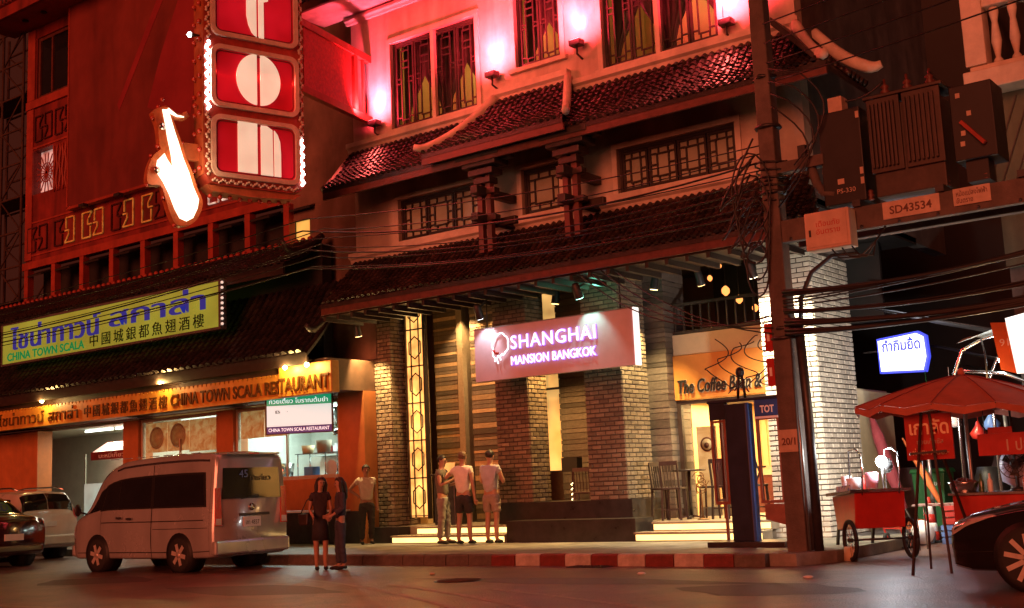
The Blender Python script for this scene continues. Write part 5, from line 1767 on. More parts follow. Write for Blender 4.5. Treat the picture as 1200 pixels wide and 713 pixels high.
M['label_yellow'] = mat('label_yellow', (.85, .6, .35), .5, var=.1)
ez = thing('easel_sign', 'red chestnut sign on a spindly wooden easel at the kerb', 'sign', (-5.05, 15.3, 0))
bd = MB().box(-5.34, -4.74, 15.5, 15.53, 1.4, 1.98).build('board', 'red_cart', ez)
text('เกาลัด', 'label_yellow', 'lettering', bd, (-5.28, 15.497, 1.72), .5, .2, depth=.004, bold=.02)
text('ซอยเท็กซัส', 'box_cream', 'lettering', bd, (-5.2, 15.497, 1.6), .34, .07, depth=.004)
text('ห่อละ A๒๐.-', 'label_yellow', 'lettering', bd, (-5.26, 15.497, 1.46), .46, .09, depth=.004)
for a, b in (((-5.2, 14.9, 0), (-5.1, 15.47, 2.0)), ((-4.82, 15.2, 0), (-5.0, 15.47, 2.0)), ((-4.7, 16.1, 0), (-5.05, 15.55, 2.0)), ((-5.3, 15.9, 0), (-5.15, 15.55, 1.6))):
    MB().bar(a, b, .028).build('leg', 'wood', ez)
MB().bar((-5.2, 15.2, 1.48), (-4.8, 15.4, 1.5), .03).build('ledge', 'wood', ez)

SL = thing('chestnut_stall', 'red stall counter under the umbrella beside the black car', 'stall', (-4.4, 16.4, 0))
MB().box(-5.05, -3.2, 16.25, 17.0, .5, .92).build('body', 'red_cart', SL, .015)
MB().box(-5.09, -3.2, 16.2, 17.05, .921, .95).build('counter_top', 'steel', SL)
for x in (-5.0, -3.3):
    for y in (16.3, 16.92):
        MB().box(x, x + .05, y, y + .05, .01, .5).build('leg', 'dark_metal', SL)
MB().box(-5.02, -4.75, 16.24, 16.249, .1, .5).build('side_panel', 'red_cart', SL)
for x in (-5.0, -4.4, -3.3):
    MB().cyl((x, 16.95, .95), (x, 16.95, 2.3), .016, 8).build('post', 'dark_metal', SL)
sg = thing('stall_sign', 'small red stall sign hung beside the easel board', 'sign', (-4.3, 16.2, 1.4))
MB().box(-4.64, -3.6, 16.2, 16.22, 1.42, 1.7).build('board', 'red_cart', sg)
MB().box(-4.5, -4.2, 16.2, 16.22, 1.701, 1.78).build('tab', 'red_cart', sg)
text('1 ปอนด์', 'box_cream', 'lettering', sg, (-4.28, 16.197, 1.47), .5, .16, depth=.003, bold=.01)
for x in (-4.55, -3.7):
    MB().cyl((x, 16.22, 1.7), (x, 16.24, 2.25), .006, 6).build('cord', 'cable', sg)
fn = thing('electric_fan', 'round caged electric fan behind the red stall counter', 'fan', (-4.35, 16.75, .95))
fc = V3((-4.35, 16.75, 1.3))
for r in (.06, .12, .19):
    MB().tube([(fc.x + r * math.cos(a * PI / 10), fc.y - .07 + (r < .1) * -.03, fc.z + r * math.sin(a * PI / 10)) for a in range(21)], .006, 5).build('cage_ring', 'dark_metal', fn)
for k in range(16):
    an = k * PI / 8
    MB().cyl((fc.x, fc.y - .1, fc.z), (fc.x + .19 * math.cos(an), fc.y - .07, fc.z + .19 * math.sin(an)), .003, 4).build('cage_wire', 'dark_metal', fn)
for k in range(3):
    an = k * 2 * PI / 3 + .4
    p = [(fc.x + .03 * math.cos(an), fc.y - .02, fc.z + .03 * math.sin(an)), (fc.x + .16 * math.cos(an - .3), fc.y - .04, fc.z + .16 * math.sin(an - .3)), (fc.x + .17 * math.cos(an + .35), fc.y, fc.z + .17 * math.sin(an + .35)), (fc.x + .05 * math.cos(an + .8), fc.y + .01, fc.z + .05 * math.sin(an + .8))]
    MB().prism(p, (0, .006, 0)).build('blade', 'box_dark', fn)
MB().cyl((fc.x, fc.y - .03, fc.z), (fc.x, fc.y + .12, fc.z), .06, 12).build('motor', 'dark_metal', fn)
MB().cyl((fc.x, fc.y + .06, .95), (fc.x, fc.y + .06, fc.z), .018, 8).lathe([(.12, 0), (.1, .03), (.02, .05)], (fc.x, fc.y + .06, .951), 14).build('stand', 'dark_metal', fn)
bgp = MB()
random.seed(5)
bgp.lathe([(.05, 0), (.2, .08), (.24, .3), (.17, .5), (.05, .58), (.1, .66)], (-4.45, 17.25, .98), 12)
bgp.v = [(x + .03 * math.sin(z * 17 + y * 9), y, z + .02 * math.sin(x * 31)) for x, y, z in bgp.v]
tag(bgp.build('plastic_bag', mat('bag_plastic', (.55, .6, .8), .3, var=.15, scale=9, bump=.5, bscale=15)), 'pale blue plastic bag behind the electric fan', 'bag')
fl = MB()
for k in range(26):
    fl.ball((-3.95 + random.uniform(-.14, .14), 16.5 + random.uniform(-.1, .1), 1.08 + random.uniform(-.08, .12)), random.uniform(.03, .05), 6)
tag(fl.build('flower_bunch', mat('marigold', (.75, .16, .02), .7, var=.3, scale=30)), 'bunch of orange marigolds on the red stall counter', 'flowers')
tub_ = MB().lathe([(.17, .0), (.2, .12), (.21, .14), (.19, .14), (.16, .03)], (-4.95, 16.5, .952), 16).build('metal_bowl', 'steel')
tag(tub_, 'steel bowl at the left end of the red stall counter', 'bowl')

# ================================================================== VENDOR CART AND THINGS BY THE PALE PIER
CART_A = rad(-50)
def on_cart(x, y):
    dx, dy = x + 6.75, y - 17.6
    return (-6.75 + dx * math.cos(CART_A) - dy * math.sin(CART_A), 17.6 + dx * math.sin(CART_A) + dy * math.cos(CART_A))
VC = thing('vendor_cart', 'red vendor cart with bicycle wheels and a glass tray beside the pole', 'cart', (-6.75, 17.6, 0))
VC.rotation_euler = (0, 0, CART_A)
MB().prism([(-7.25, 17.3, .42), (-6.42, 17.3, .46), (-6.34, 17.3, .98), (-7.4, 17.3, .92)], (0, .75, 0)).build('body', 'red_cart', VC, .012)
MB().prism([(-7.45, 17.22, .925), (-6.28, 17.22, .985), (-6.28, 17.22, 1.03), (-7.45, 17.22, .97)], (0, .9, 0)).build('tray', 'steel', VC)
MB().prism([(-6.9, 17.215, .99), (-6.3, 17.215, 1.02), (-6.3, 17.215, 1.1), (-6.9, 17.215, 1.07)], (0, .02, 0)).build('patterned_edge', patt('blue_band', [(0, (.05, .1, .5)), (.5, (.6, .62, .65)), (1, (.08, .2, .6))], 22), VC)
for y in (17.22, 18.12):
    w = group_part('wheel', VC)
    c = V3((-6.45, y, .3))
    MB().tube([(c.x + .27 * math.cos(a * PI / 14), c.y, c.z + .27 * math.sin(a * PI / 14)) for a in range(29)], .032, 8).build('tyre', 'rubber', w)
    m = MB()
    for k in range(16):
        an = k * PI / 8
        m.cyl((c.x, c.y + (.02 if k % 2 else -.02), c.z), (c.x + .25 * math.cos(an), c.y, c.z + .25 * math.sin(an)), .004, 4)
    m.build('spokes', 'steel', w)
    MB().cyl((c.x, c.y - .04, c.z), (c.x, c.y + .04, c.z), .03, 8).build('hub', 'dark_metal', w)
MB().cyl((-6.45, 17.2, .3), (-6.45, 18.14, .3), .015, 8).build('axle', 'dark_metal', VC)
for y in (17.4, 17.95):
    MB().bar((-7.3, y, .9), (-7.7, y, .0), .04).build('prop_leg', 'dark_metal', VC)
    MB().tube([(-6.3, y, .95), (-6.2, y, 1.3), (-6.25, y, 1.55), (-6.45, y, 1.62), (-6.75, y, 1.6), (-6.8, y, 1.0)], .012, 6).build('frame_hoop', 'steel', VC)
fl2 = thing('work_lamp', 'glaring white lamp clamped on the vendor cart', 'lamp', (-6.42, 17.5, 1.2))
MB().ball((-6.42, 17.5, 1.42), .085, 12).build('bulb', 'bulb_cold', fl2)
MB().cyl((-6.42, 17.5, 1.02), (-6.42, 17.5, 1.35), .014, 8).lathe([(.03, 0), (.12, .06)], (-6.42, 17.58, 1.36), 12, 'y').build('stand', 'metal', fl2)
lamp('POINT', 'glow', fl2, (-6.42, 17.38, 1.42), 30, (.88, .95, 1), size=.06)
lamp('POINT', 'glow', fl2, (-6.5, 17.72, 1.5), 60, (1, .92, .82), size=.06)
lamp('SPOT', 'beam', fl2, (-6.5, 17.7, 1.5), 900, (1, .9, .78), (-8.3, 21.2, 2.6), .08, 110, .9)
items = [((-6.95, 17.4), (.16, .14, .2), 'plastic_white', 'white plastic tub on the left of the vendor cart', 'food_box'), ((-6.62, 17.4), (.22, .2, .17), 'plastic_white', 'white food box in the middle of the vendor cart', 'food_box'),
         ((-6.55, 17.65), (.2, .16, .24), 'plastic_pink', 'pink bag at the right end of the vendor cart', 'carrier_bag')]
for (x, y), (a, b, h), mt, lab, nm in items:
    x, y = on_cart(x, y)
    m = MB().lathe([(a * .42, 0), (a * .5, h * .5), (a * .52, h * .95), (a * .46, h)], (x, y, 1.03), 8)
    tag(m.build(nm, mt), lab, 'bag' if 'bag' in nm else 'box', 'food containers on the vendor cart')
for i, (x, lab) in enumerate(((-7.3, 'dark pot at the left end of the vendor cart'), (-7.1, 'small dark pan beside the pot on the vendor cart'))):
    o = MB().lathe([(.07, 0), (.09, .07), (.1, .08), (.08, .075)], (*on_cart(x, 17.5), .985 + .01 * i), 12).build('cooking_pot', 'dark_metal')
    tag(o, lab, 'pot', 'pots on the vendor cart')
o = MB().lathe([(.1, 0), (.08, .2), (.07, .2)], (-6.9, 17.2, 0.004), 12).build('paint_bucket', 'beige')
tag(o, 'pale bucket on the ground under the vendor cart', 'bucket')

ht = thing('hand_truck', 'red hand truck leaning beside the pale pier', 'hand truck', (-7.35, 20.3, 0))
for s in (-.14, .14):
    MB().tube([(-7.15 + s, 19.9, .1), (-7.55 + s, 20.2, 1.0)], .018, 8).build('rail', 'red_cart', ht)
    MB().lathe([(.1, -.025), (.13, -.02), (.13, .02), (.1, .025)], (-7.15 + s * 1.4, 19.95, .13), 14, 'x').build('wheel', 'rubber', ht)
for k in range(3):
    t = .25 + k * .28
    MB().bar((-7.29 - .4 * t, 19.9 + .3 * t, .1 + .9 * t), (-7.01 - .4 * t, 19.9 + .3 * t, .1 + .9 * t), .02).build('rung', 'red_cart', ht)
MB().box(-7.3, -6.98, 19.65, 19.9, .02, .035).build('toe_plate', 'dark_metal', ht)
wb = thing('white_basin', 'round white basin leaning upright beside the hand truck', 'basin', (-6.95, 20.3, 0))
MB().lathe([(.2, 0), (.19, .02), (.13, .08), (.05, .09)], (-6.85, 20.3, .24), 20, 'y').build('bowl', 'plastic_white', wb)
co = thing('traffic_cone', 'red and white striped traffic cone beside the green bin', 'cone', (-7.1, 21.5, .0))
for k in range(5):
    r0, r1 = .15 - .025 * k, .15 - .025 * (k + 1)
    MB().lathe([(r0, .15 * k + .04), (r1, .15 * (k + 1) + .039)], (-7.1, 21.5, 0), 14).build('band', 'plastic_white' if k % 2 else 'red_cart', co)
MB().box(-7.3, -6.9, 21.3, 21.7, .005, .04).build('base', 'rubber', co)
fu = thing('furled_umbrella', 'furled maroon market umbrella leaning on the pale pier', 'umbrella', (-7.8, 21.2, 0))
MB().tube([(-7.45, 21.3, .6), (-7.65, 21.3, 1.2), (-7.85, 21.35, 1.9), (-8.0, 21.4, 2.4)], [.03, .12, .1, .02], 9).build('cloth', 'maroon_cloth', fu)
MB().cyl((-7.2, 21.25, .02), (-7.5, 21.3, .7), .02, 8).build('pole', 'wood', fu)
op = thing('orange_parasol', 'furled orange parasol slanting beside the maroon one', 'umbrella', (-7.2, 21.6, 0))
MB().tube([(-6.85, 21.6, .5), (-7.15, 21.6, 1.15), (-7.5, 21.6, 1.85)], [.03, .07, .015], 8).build('cloth', 'orange_cloth', op)
MB().cyl((-6.7, 21.6, .02), (-6.86, 21.6, .52), .016, 8).build('pole', 'wood', op)

gb = thing('wheeled_bin', 'green wheeled rubbish bin standing in the alley', 'bin', (-7.8, 24, 0))
MB().prism([(-8.06, 23.7, .12), (-7.55, 23.7, .12), (-7.48, 23.7, 1.2), (-8.12, 23.7, 1.2)], (0, .6, 0)).build('body', 'green_bin', gb, .02)
MB().prism([(-8.16, 23.66, 1.2), (-7.44, 23.66, 1.2), (-7.48, 23.66, 1.28), (-8.12, 23.66, 1.28)], (0, .68, 0)).build('lid', 'green_bin', gb, .02)
for x in (-7.98, -7.62):
    MB().lathe([(.1, -.03), (.1, .03)], (x, 23.8, .1), 12, 'x').build('wheel', 'rubber', gb)
text('เขต', 'plastic_white', 'lettering', gb, (-7.72, 23.69, .95), .16, .07, depth=.004)
# stacked goods under tarpaulin
for i, (x, y, wdt, h, mt, lab) in enumerate(((-9.0, 26.5, 1.3, 1.3, 'tarp', 'tarpaulin covered heap at the back left of the alley'), (-6.3, 22.6, .8, 1.25, 'box_dark', 'dark covered trolley behind the easel sign'), (-6.7, 25.5, 1.0, 1.5, 'tarp', 'tarpaulin covered heap behind the green bin'))):
    m = MB()
    vs, fs = [], []
    for q in range(7):
        t = q / 6
        for k in range(12):
            an = k * PI / 6
            rr = wdt * .5 * (1 - .45 * t ** 2) * (1 + .12 * math.sin(k * 2.3 + q))
            vs.append((x + rr * math.cos(an), y + rr * math.sin(an), h * t + .02))
    for q in range(6):
        for k in range(12):
            fs.append((q * 12 + k, q * 12 + (k + 1) % 12, q * 12 + 12 + (k + 1) % 12, q * 12 + 12 + k))
    fs.append(tuple(72 + k for k in range(12)))
    tag(m.add(vs, fs, True).build('covered_goods', mt), lab, 'covered goods', 'goods stored in the alley')
for i, x in enumerate((-7.15, -5.75)):
    o = MB().cyl((x, 21.9, 0), (x - .02, 21.9, 2.45), .035, 8).build('awning_post', 'metal')
    tag(o, ('steel awning post left of the green bin', 'steel awning post right of the green bin')[i], 'post', 'awning posts in the alley')

# ---- clutter of the stalls
def crate(x, y, z, a, b, h, mt, label, rz=0):
    t = thing('crate', label, 'crate', (x, y, z), 'crates and baskets in the alley', rz, True)
    for k in range(3):
        zz = .02 + k * h / 3
        MB().box(-a / 2, a / 2, -b / 2, -b / 2 + .015, zz, zz + h / 3 - .03).build('slat', mt, t)
        MB().box(-a / 2, a / 2, b / 2 - .015, b / 2, zz, zz + h / 3 - .03).build('slat', mt, t)
        MB().box(a / 2 - .015, a / 2, -b / 2 + .016, b / 2 - .016, zz, zz + h / 3 - .03).build('slat', mt, t)
        MB().box(-a / 2, -a / 2 + .015, -b / 2 + .016, b / 2 - .016, zz, zz + h / 3 - .03).build('slat', mt, t)
    MB().box(-a / 2, a / 2, -b / 2, b / 2, 0, .018).build('bottom', mt, t)
    return t
crate(-6.55, 21.2, 0, .5, .4, .32, 'plastic_blue', 'blue plastic crate on the alley ground, bottom of its stack', .2)
crate(-6.53, 21.2, .33, .5, .4, .32, 'red_cart', 'red plastic crate on top of the blue one', .3)
crate(-6.1, 20.6, 0, .45, .38, .3, 'beige', 'pale crate in front of the crate stack', -.3)
crate(-7.95, 22.9, 0, .5, .4, .35, 'orange_cloth', 'orange crate in front of the green bin', .1)
def bottle(x, y, z, r, h, mt, label):
    o = MB().lathe([(r * .9, 0), (r, .01), (r, h * .6), (r * .4, h * .78), (r * .38, h)], (x, y, z), 10).build('bottle', mt)
    return tag(o, label, 'bottle', 'bottles on the stalls')
gb_ = mat('bottle_glass', (.05, .12, .04), .1, coat=.8)
for i, (x, y, z, mt, lab) in enumerate(((-4.72, 16.45, .952, gb_, 'green bottle left on the red stall counter'), (-4.6, 16.42, .952, 'plastic_white', 'white bottle next to the green one on the stall counter'), (-4.15, 16.4, .952, 'orange_cloth', 'orange bottle right on the red stall counter'),
      (-7.2, 17.75, .975, 'red_cart', 'red sauce bottle on the vendor cart'), (-7.02, 17.8, .98, gb_, 'green sauce bottle on the vendor cart'))):
    bottle(*(on_cart(x, y) if x < -6 else (x, y)), z + (.012 if x < -6 else 0), .035, .24, mt, lab)
nuts = MB()
for k in range(60):
    an, rr = random.uniform(0, 2 * PI), .15 * math.sqrt(random.random())
    nuts.ball((-4.95 + rr * math.cos(an), 16.5 + rr * math.sin(an), 1.07 + random.uniform(0, .035) + .04 * (1 - rr / .15)), .02, 5)
tag(nuts.build('chestnuts', 'wood_red'), 'heap of roasted chestnuts in the steel bowl', 'chestnuts', kind='stuff')
# goods hung under the awnings
for i, (x, y, z, mt, lab) in enumerate(((-6.75, 22.2, 2.0, 'plastic_white', 'white carrier bag hanging under the alley awning'), (-6.35, 22.3, 1.75, 'red_cart', 'red cloth bag hanging under the alley awning'), (-6.05, 22.1, 1.9, 'plastic_blue', 'blue carrier bag hanging under the alley awning'), (-7.3, 22.6, 2.1, 'green_bin', 'green bag hanging under the alley awning'))):
    m = MB().lathe([(.02, .34), (.05, .26), (.14, .12), (.13, .03), (.03, 0)], (x, y, z), 9)
    m.v = [(a + .02 * math.sin(c * 30 + b * 20), b, c) for a, b, c in m.v]
    m.cyl((x, y, z + .33), (x, y, z + 1.1), .005, 5)
    tag(m.build('hanging_bag', mt), lab, 'bag', 'bags hung in the alley')
tb = thing('folding_table', 'folding table with a checked cloth beyond the easel sign', 'table', (-6.2, 19.4, 0))
MB().box(-6.6, -5.8, 19.15, 19.65, .7, .73).build('top', patt('table_cloth', [(0, (.5, .1, .08)), (.5, (.6, .55, .5)), (1, (.3, .06, .05))], 14), tb)
for x in (-6.55, -5.88):
    for y in (19.2, 19.57):
        MB().cyl((x, y, 0.01), (x, y, .7), .014, 6).build('leg', 'steel', tb)
st_ = thing('plastic_stool', 'red plastic stool beside the folding table', 'stool', (-5.6, 19.0, 0), None, .3, True)
MB().box(-.16, .16, -.16, .16, .42, .45).build('seat', 'red_cart', st_, .01)
for sx in (-.13, .13):
    for sy in (-.13, .13):
        MB().bar((sx * 1.2, sy * 1.2, 0), (sx, sy, .42), .035).build('leg', 'red_cart', st_)
# transformer fittings
for i in range(5):
    x = -6.55 + i * .55
    MB().lathe([(.02, 0), (.06, .02), (.03, .05), (.06, .08), (.03, .11), (.05, .14), (.015, .17)], (x, PY + .05, 5.2 if i > 2 else 5.2), 9).build('insulator', 'wood_red', T)
for i in range(10):
    x = -7.2 + i * .55
    MB().lathe([(.025, 0), (.025, -.02)], (x, PY - .152, 4.8), 6, 'y').build('bolt', 'dark_metal', T)
wire(catenary((-5.7, PY + .2, 7.0), (-6.45, PY + .1, 6.85), .12, 8), .014, 'short jumper cable between transformer and switch box', 'transformer jumpers')
wire(catenary((-5.05, PY + .2, 7.0), (-4.5, PY + .1, 6.58), .12, 8), .014, 'short jumper cable between transformer and fuse box', 'transformer jumpers')

for k in range(nrib):
    pts = [V3(vs_) + V3((0, 0, .004)) for vs_ in [ap] + [umb_vs[1 + q * nn2 + 2 * k] for q in range(ringsN)]]
    MB().tube(pts, .007, 4).build('seam', 'maroon_cloth', UM)
for i in range(5):
    z0_ = 5.0 + i * .27
    x0_, dx = PX - .12 - .04 * (i % 3), -.35 - .12 * (i % 4)
    pts = [(x0_ + dx * math.sin(PI * t) + .05 * math.sin(9 * t + i), PY - .2 - .02 * i, z0_ - .55 * math.sin(PI * t) * (1 + .2 * (i % 3)) + .35 * t) for t in [q / 16 for q in range(17)]]
    wire(pts, random.choice((.012, .016, .02)), 'tangled black cable bulging left of the pole', 'cable tangle on the pole')
for i, (x, y, c, lab) in enumerate(((-8.9, 14.6, 'plastic_white', 'crumpled white paper scrap on the road near the kerb'), (-12.4, 14.2, 'beige', 'small beige scrap of litter on the road'), (-6.3, 14.3, 'plastic_white', 'white litter scrap on the road near the easel'))):
    m = MB().ball((x, y, .022), .05, 7, (1.3, .9, .4))
    m.v = [(a + .012 * math.sin(b * 90 + d * 50), b, max(.002, d)) for a, b, d in m.v]
    tag(m.build('paper_scrap', c), lab, 'litter', 'litter on the road')
# ================================================================== VEHICLES
def crom(p0, p1, p2, p3, t):
    return .5 * ((2 * p1) + (-p0 + p2) * t + (2 * p0 - 5 * p1 + 4 * p2 - p3) * t * t + (-p0 + 3 * p1 - 3 * p2 + p3) * t ** 3)

class Body:
    """body shell lofted through stations (x, z_low, z_belt, z_top, half width, half width of roof)"""
    def __init__(self, st):
        self.st = st

    def station(self, u):
        n = len(self.st) - 1
        f = min(max(u, 0), n - 1e-6)
        i = int(f)
        t = f - i
        s = self.st
        g = lambda k: s[min(max(k, 0), n)]
        return [a + (b - a) * t if j == 0 else crom(o, a, b, c, t) * .6 + (a + (b - a) * t) * .4 for j, (o, a, b, c) in enumerate(zip(g(i - 1), g(i), g(i + 1), g(i + 2)))]

    def S(self, u, v, off=0, side=1):
        x, zl, zb, zt, wl, wt = self.station(u)
        gap = max(.0, zt - zb)
        c = [(-.3, zl), (0, zl), (wl * .9, zl), (wl * .985, zl + .1), (wl, (zl + zb) / 2 + .05), (wl * .975, zb), (wt, zt - min(.1, gap * .5)), (wt * .84, zt - .012), (0, zt + .025), (-.3, zt)]
        k = min(max(v, 0), 7 - 1e-6)
        i = int(k)
        t = k - i
        y, z = [crom(c[i][j], c[i + 1][j], c[i + 2][j], c[i + 3][j], t) * .55 + (c[i + 1][j] + (c[i + 2][j] - c[i + 1][j]) * t) * .45 for j in (0, 1)]
        y = max(0, y)
        p = V3((x, y * side, z))
        if off:
            e = .04
            a, b = self.S(u + e, v, 0, side) - self.S(u - e, v, 0, side), self.S(u, min(6.99, v + e), 0, side) - self.S(u, max(.01, v - e), 0, side)
            nr = a.cross(b)
            if nr.length > 1e-9:
                nr.normalize()
                cen = V3((x, 0, (zl + zt) / 2))
                if nr.dot(p - cen) < 0:
                    nr = -nr
                p = p + nr * off
        return p

    def shell(self, nu=5, nv=4):
        n = (len(self.st) - 1) * nu
        m = 7 * nv
        mb = MB()
        vs, fs = [], []
        W = 2 * m
        for i in range(n + 1):
            u = i / nu
            for j in range(m + 1):
                vs.append(self.S(u, j / nv, 0, 1))
            for j in range(m - 1, 0, -1):
                vs.append(self.S(u, j / nv, 0, -1))
        for i in range(n):
            for j in range(W):
                fs.append((i * W + j, i * W + (j + 1) % W, (i + 1) * W + (j + 1) % W, (i + 1) * W + j))
        fs.append(tuple(range(W)))
        fs.append(tuple(n * W + j for j in range(W - 1, -1, -1)))
        return mb.add(vs, fs, True)

    def patch(self, quad, off, sides=(1, -1), n=8):
        """quad = four (u, v) corners"""
        mb = MB()
        for s in sides:
            vs, fs = [], []
            for i in range(n + 1):
                for j in range(n + 1):
                    a, b = i / n, j / n
                    (u0, v0), (u1, v1), (u2, v2), (u3, v3) = quad
                    u = (u0 * (1 - a) + u1 * a) * (1 - b) + (u3 * (1 - a) + u2 * a) * b
                    v = (v0 * (1 - a) + v1 * a) * (1 - b) + (v3 * (1 - a) + v2 * a) * b
                    vs.append(self.S(u, v, off, s))
            for i in range(n):
                for j in range(n):
                    q = i * (n + 1) + j
                    fs.append((q, q + 1, q + n + 2, q + n + 1))
            mb.add(vs, fs, True)
        return mb

def wheel(parent, x, y, r, wd, s, spokes=6, alloy='alloy', rr=.67):
    w = group_part('wheel', parent)
    MB().lathe([(r * rr, -wd / 2), (r * .95, -wd / 2), (r, -wd * .3), (r, wd * .3), (r * .95, wd / 2), (r * rr, wd / 2)], (x, y, r), 24, 'y').build('tyre', 'rubber', w)
    yo = y + s * wd * .42
    mb = MB().lathe([(r * rr, -.01), (r * rr, .014), (r * (rr - .1), .014), (r * (rr - .14), -.03)], (x, yo, r), 24, 'y')
    for k in range(spokes):
        an = k * 2 * PI / spokes + .2
        mb.bar((x, yo + s * .004, r), (x + r * (rr - .04) * math.cos(an), yo + s * .004, r + r * (rr - .04) * math.sin(an)), r * (.24 if spokes < 7 else .15), .03, (0, 1, 0))
    mb.lathe([(r * .17, -.02), (r * .17, .02)], (x, yo, r), 10, 'y')
    mb.build('rim', alloy, w)
    MB().lathe([(r * (rr - .03), 0), (r * (rr - .03), .01)], (x, yo - s * .05, r), 20, 'y').build('brake_disc', 'dark_metal', w)
    return w

def paint(name, col, rough=.3, metal=.3):
    return mat(name, col, rough, metal, var=.1, scale=1.2, coat=1, grime=.18)

# ---- silver van
VAN = thing('passenger_van', 'silver high roof passenger van parked in front of the restaurant', 'van', (-19.75, 15.0, 0), rz=PI, local=True)
vb = Body([(2.25, .34, .72, .80, .62, .50), (2.18, .26, .86, .98, .80, .64), (2.0, .24, .98, 1.12, .88, .71), (1.72, .24, 1.07, 1.28, .895, .775), (1.3, .24, 1.1, 1.78, .9, .775), (.98, .24, 1.12, 2.0, .9, .775),
           (.5, .24, 1.12, 2.12, .9, .79), (-.4, .24, 1.12, 2.16, .9, .80), (-1.4, .24, 1.12, 2.17, .9, .80), (-2.05, .25, 1.12, 2.15, .9, .80), (-2.2, .27, 1.1, 2.11, .885, .785), (-2.25, .32, 1.08, 2.04, .86, .76)])
vsil = paint('van_silver', (.44, .46, .46), .26, .3)
vb.shell().build('body', vsil, VAN)
for s_ in (1, -1):
    vb.patch([(3.2, 4.12), (4.4, 4.12), (4.85, 4.66), (4.2, 4.66)], .006, (s_,)).build('front_side_window', 'glass_dark', VAN)
for s_ in (1, -1):
    vb.patch([(4.5, 4.12), (7.0, 4.1), (7.0, 4.66), (5.0, 4.66)], .006, (s_,)).build('side_window', 'glass_dark', VAN)
for s_ in (1, -1):
    vb.patch([(7.1, 4.1), (8.9, 4.1), (8.8, 4.66), (7.1, 4.66)], .006, (s_,)).build('side_window', 'glass_dark', VAN)
for s_ in (1, -1):
    vb.patch([(4.3, 4.08), (9.0, 4.06), (8.9, 4.7), (4.75, 4.7)], .004, (s_,)).build('window_band', 'sign_black', VAN)
vb.patch([(3.1, 6.98), (4.85, 6.98), (4.6, 5.3), (3.0, 5.3)], .006).build('windscreen', 'glass_dark', VAN)
for s in (1, -1):
    vb.patch([(4.42, .9), (4.44, .9), (4.44, 4.9), (4.42, 4.9)], .004, (s,)).build('door_gap', 'sign_black', VAN)
    vb.patch([(7.04, .9), (7.06, .9), (7.06, 4.9), (7.04, 4.9)], .004, (s,)).build('door_gap', 'sign_black', VAN)
    vb.patch([(4.5, 3.55), (8.9, 3.55), (8.9, 3.6), (4.5, 3.6)], .008, (s,)).build('side_moulding', 'dark_metal', VAN)
    vb.patch([(.6, 3.0), (1.6, 3.4), (1.6, 4.0), (.7, 3.9)], .008, (s,)).build('headlight', 'plastic_white', VAN)
    for x in (1.25, -1.3):
        MB().lathe([(.38, 0), (.38, .33)], (x, .575 if s > 0 else -.905, .34), 24, 'y').build('wheel_arch', 'sign_black', VAN)
        wheel(VAN, x, s * .82, .32, .2, s, 6)
    MB().tube([(1.62, s * .9, 1.12), (1.68, s * 1.0, 1.16)], .02, 6).ball((1.68, s * 1.06, 1.2), .1, 8, (.45, .8, 1.2)).build('wing_mirror', 'dark_metal', VAN)
    MB().bar((.62, s * .915, 1.02), (.44, s * .915, 1.02), .03, .04).build('door_handle', 'steel', VAN)
    MB().bar((.3, s * .915, 1.0), (.12, s * .915, 1.0), .03, .04).build('door_handle', 'steel', VAN)
    vb.patch([(5.5, 4.92), (9.2, 4.92), (9.2, 4.97), (5.5, 4.97)], .012, (s,)).build('rain_gutter', 'steel', VAN)
    vb.patch([(2.2, 2.05), (9.6, 2.05), (9.6, 2.1), (2.2, 2.1)], .006, (s,)).build('sill_line', 'sign_black', VAN)
    vb.patch([(9.55, 1.2), (9.57, 1.2), (9.57, 5.6), (9.55, 5.6)], .004, (s,)).build('panel_gap', 'sign_black', VAN)
    vb.patch([(7.1, 3.15), (9.3, 3.15), (9.3, 3.18), (7.1, 3.18)], .008, (s,)).build('slide_rail', 'sign_black', VAN)
    vb.patch([(5.75, 4.1), (5.8, 4.1), (5.9, 4.66), (5.85, 4.66)], .009, (s,)).build('window_divider', 'sign_black', VAN)
    MB().prism([(-2.252, s * .7, .82), (-2.252, s * .86, .82), (-2.24, s * .84, 1.5), (-2.24, s * .72, 1.5)], (-.02, 0, 0)).build('tail_light', mat('tail_red', (.62, .02, .015), .25, coat=.8), VAN)
    MB().prism([(-2.274, s * .72, .84), (-2.274, s * .84, .84), (-2.274, s * .84, .95), (-2.274, s * .72, .95)], (-.004, 0, 0)).build('reverse_light', 'plastic_white', VAN)
rw = MB().prism([(-2.262, -.7, 1.3), (-2.262, .7, 1.3), (-2.25, .66, 1.86), (-2.25, -.66, 1.86)], (-.012, 0, 0)).build('rear_window', 'glass_dark', VAN)
text('นำเที่ยว', 'dark_metal', 'lettering', rw, (-2.278, .05, 1.62), .5, .12, u=(0, -1, 0), depth=.003)
text('45', 'plastic_blue', 'lettering', rw, (-2.278, .3, 1.68), .2, .14, u=(0, -1, 0), depth=.003)
MB().box(-2.32, -2.16, -.88, .88, .3, .56).build('rear_bumper', vsil, VAN, .04)
MB().box(-2.285, -2.25, -.42, .3, .98, 1.03).build('tailgate_grip', 'dark_metal', VAN, .01)
lp_ = MB().box(-2.285, -2.26, -.2, .2, .78, .96).build('number_plate', 'plastic_white', VAN)
text('ฮท 4837', 'sign_black', 'lettering', lp_, (-2.2855, .16, .82), .32, .08, u=(0, -1, 0), depth=.002)
MB().lathe([(.07, 0), (.07, -.012)], (-2.262, 0, 1.14), 14, 'x').build('badge', 'steel', VAN)
MB().box(-2.34, -2.1, -.64, .64, 2.1, 2.14).build('roof_spoiler', vsil, VAN, .015)
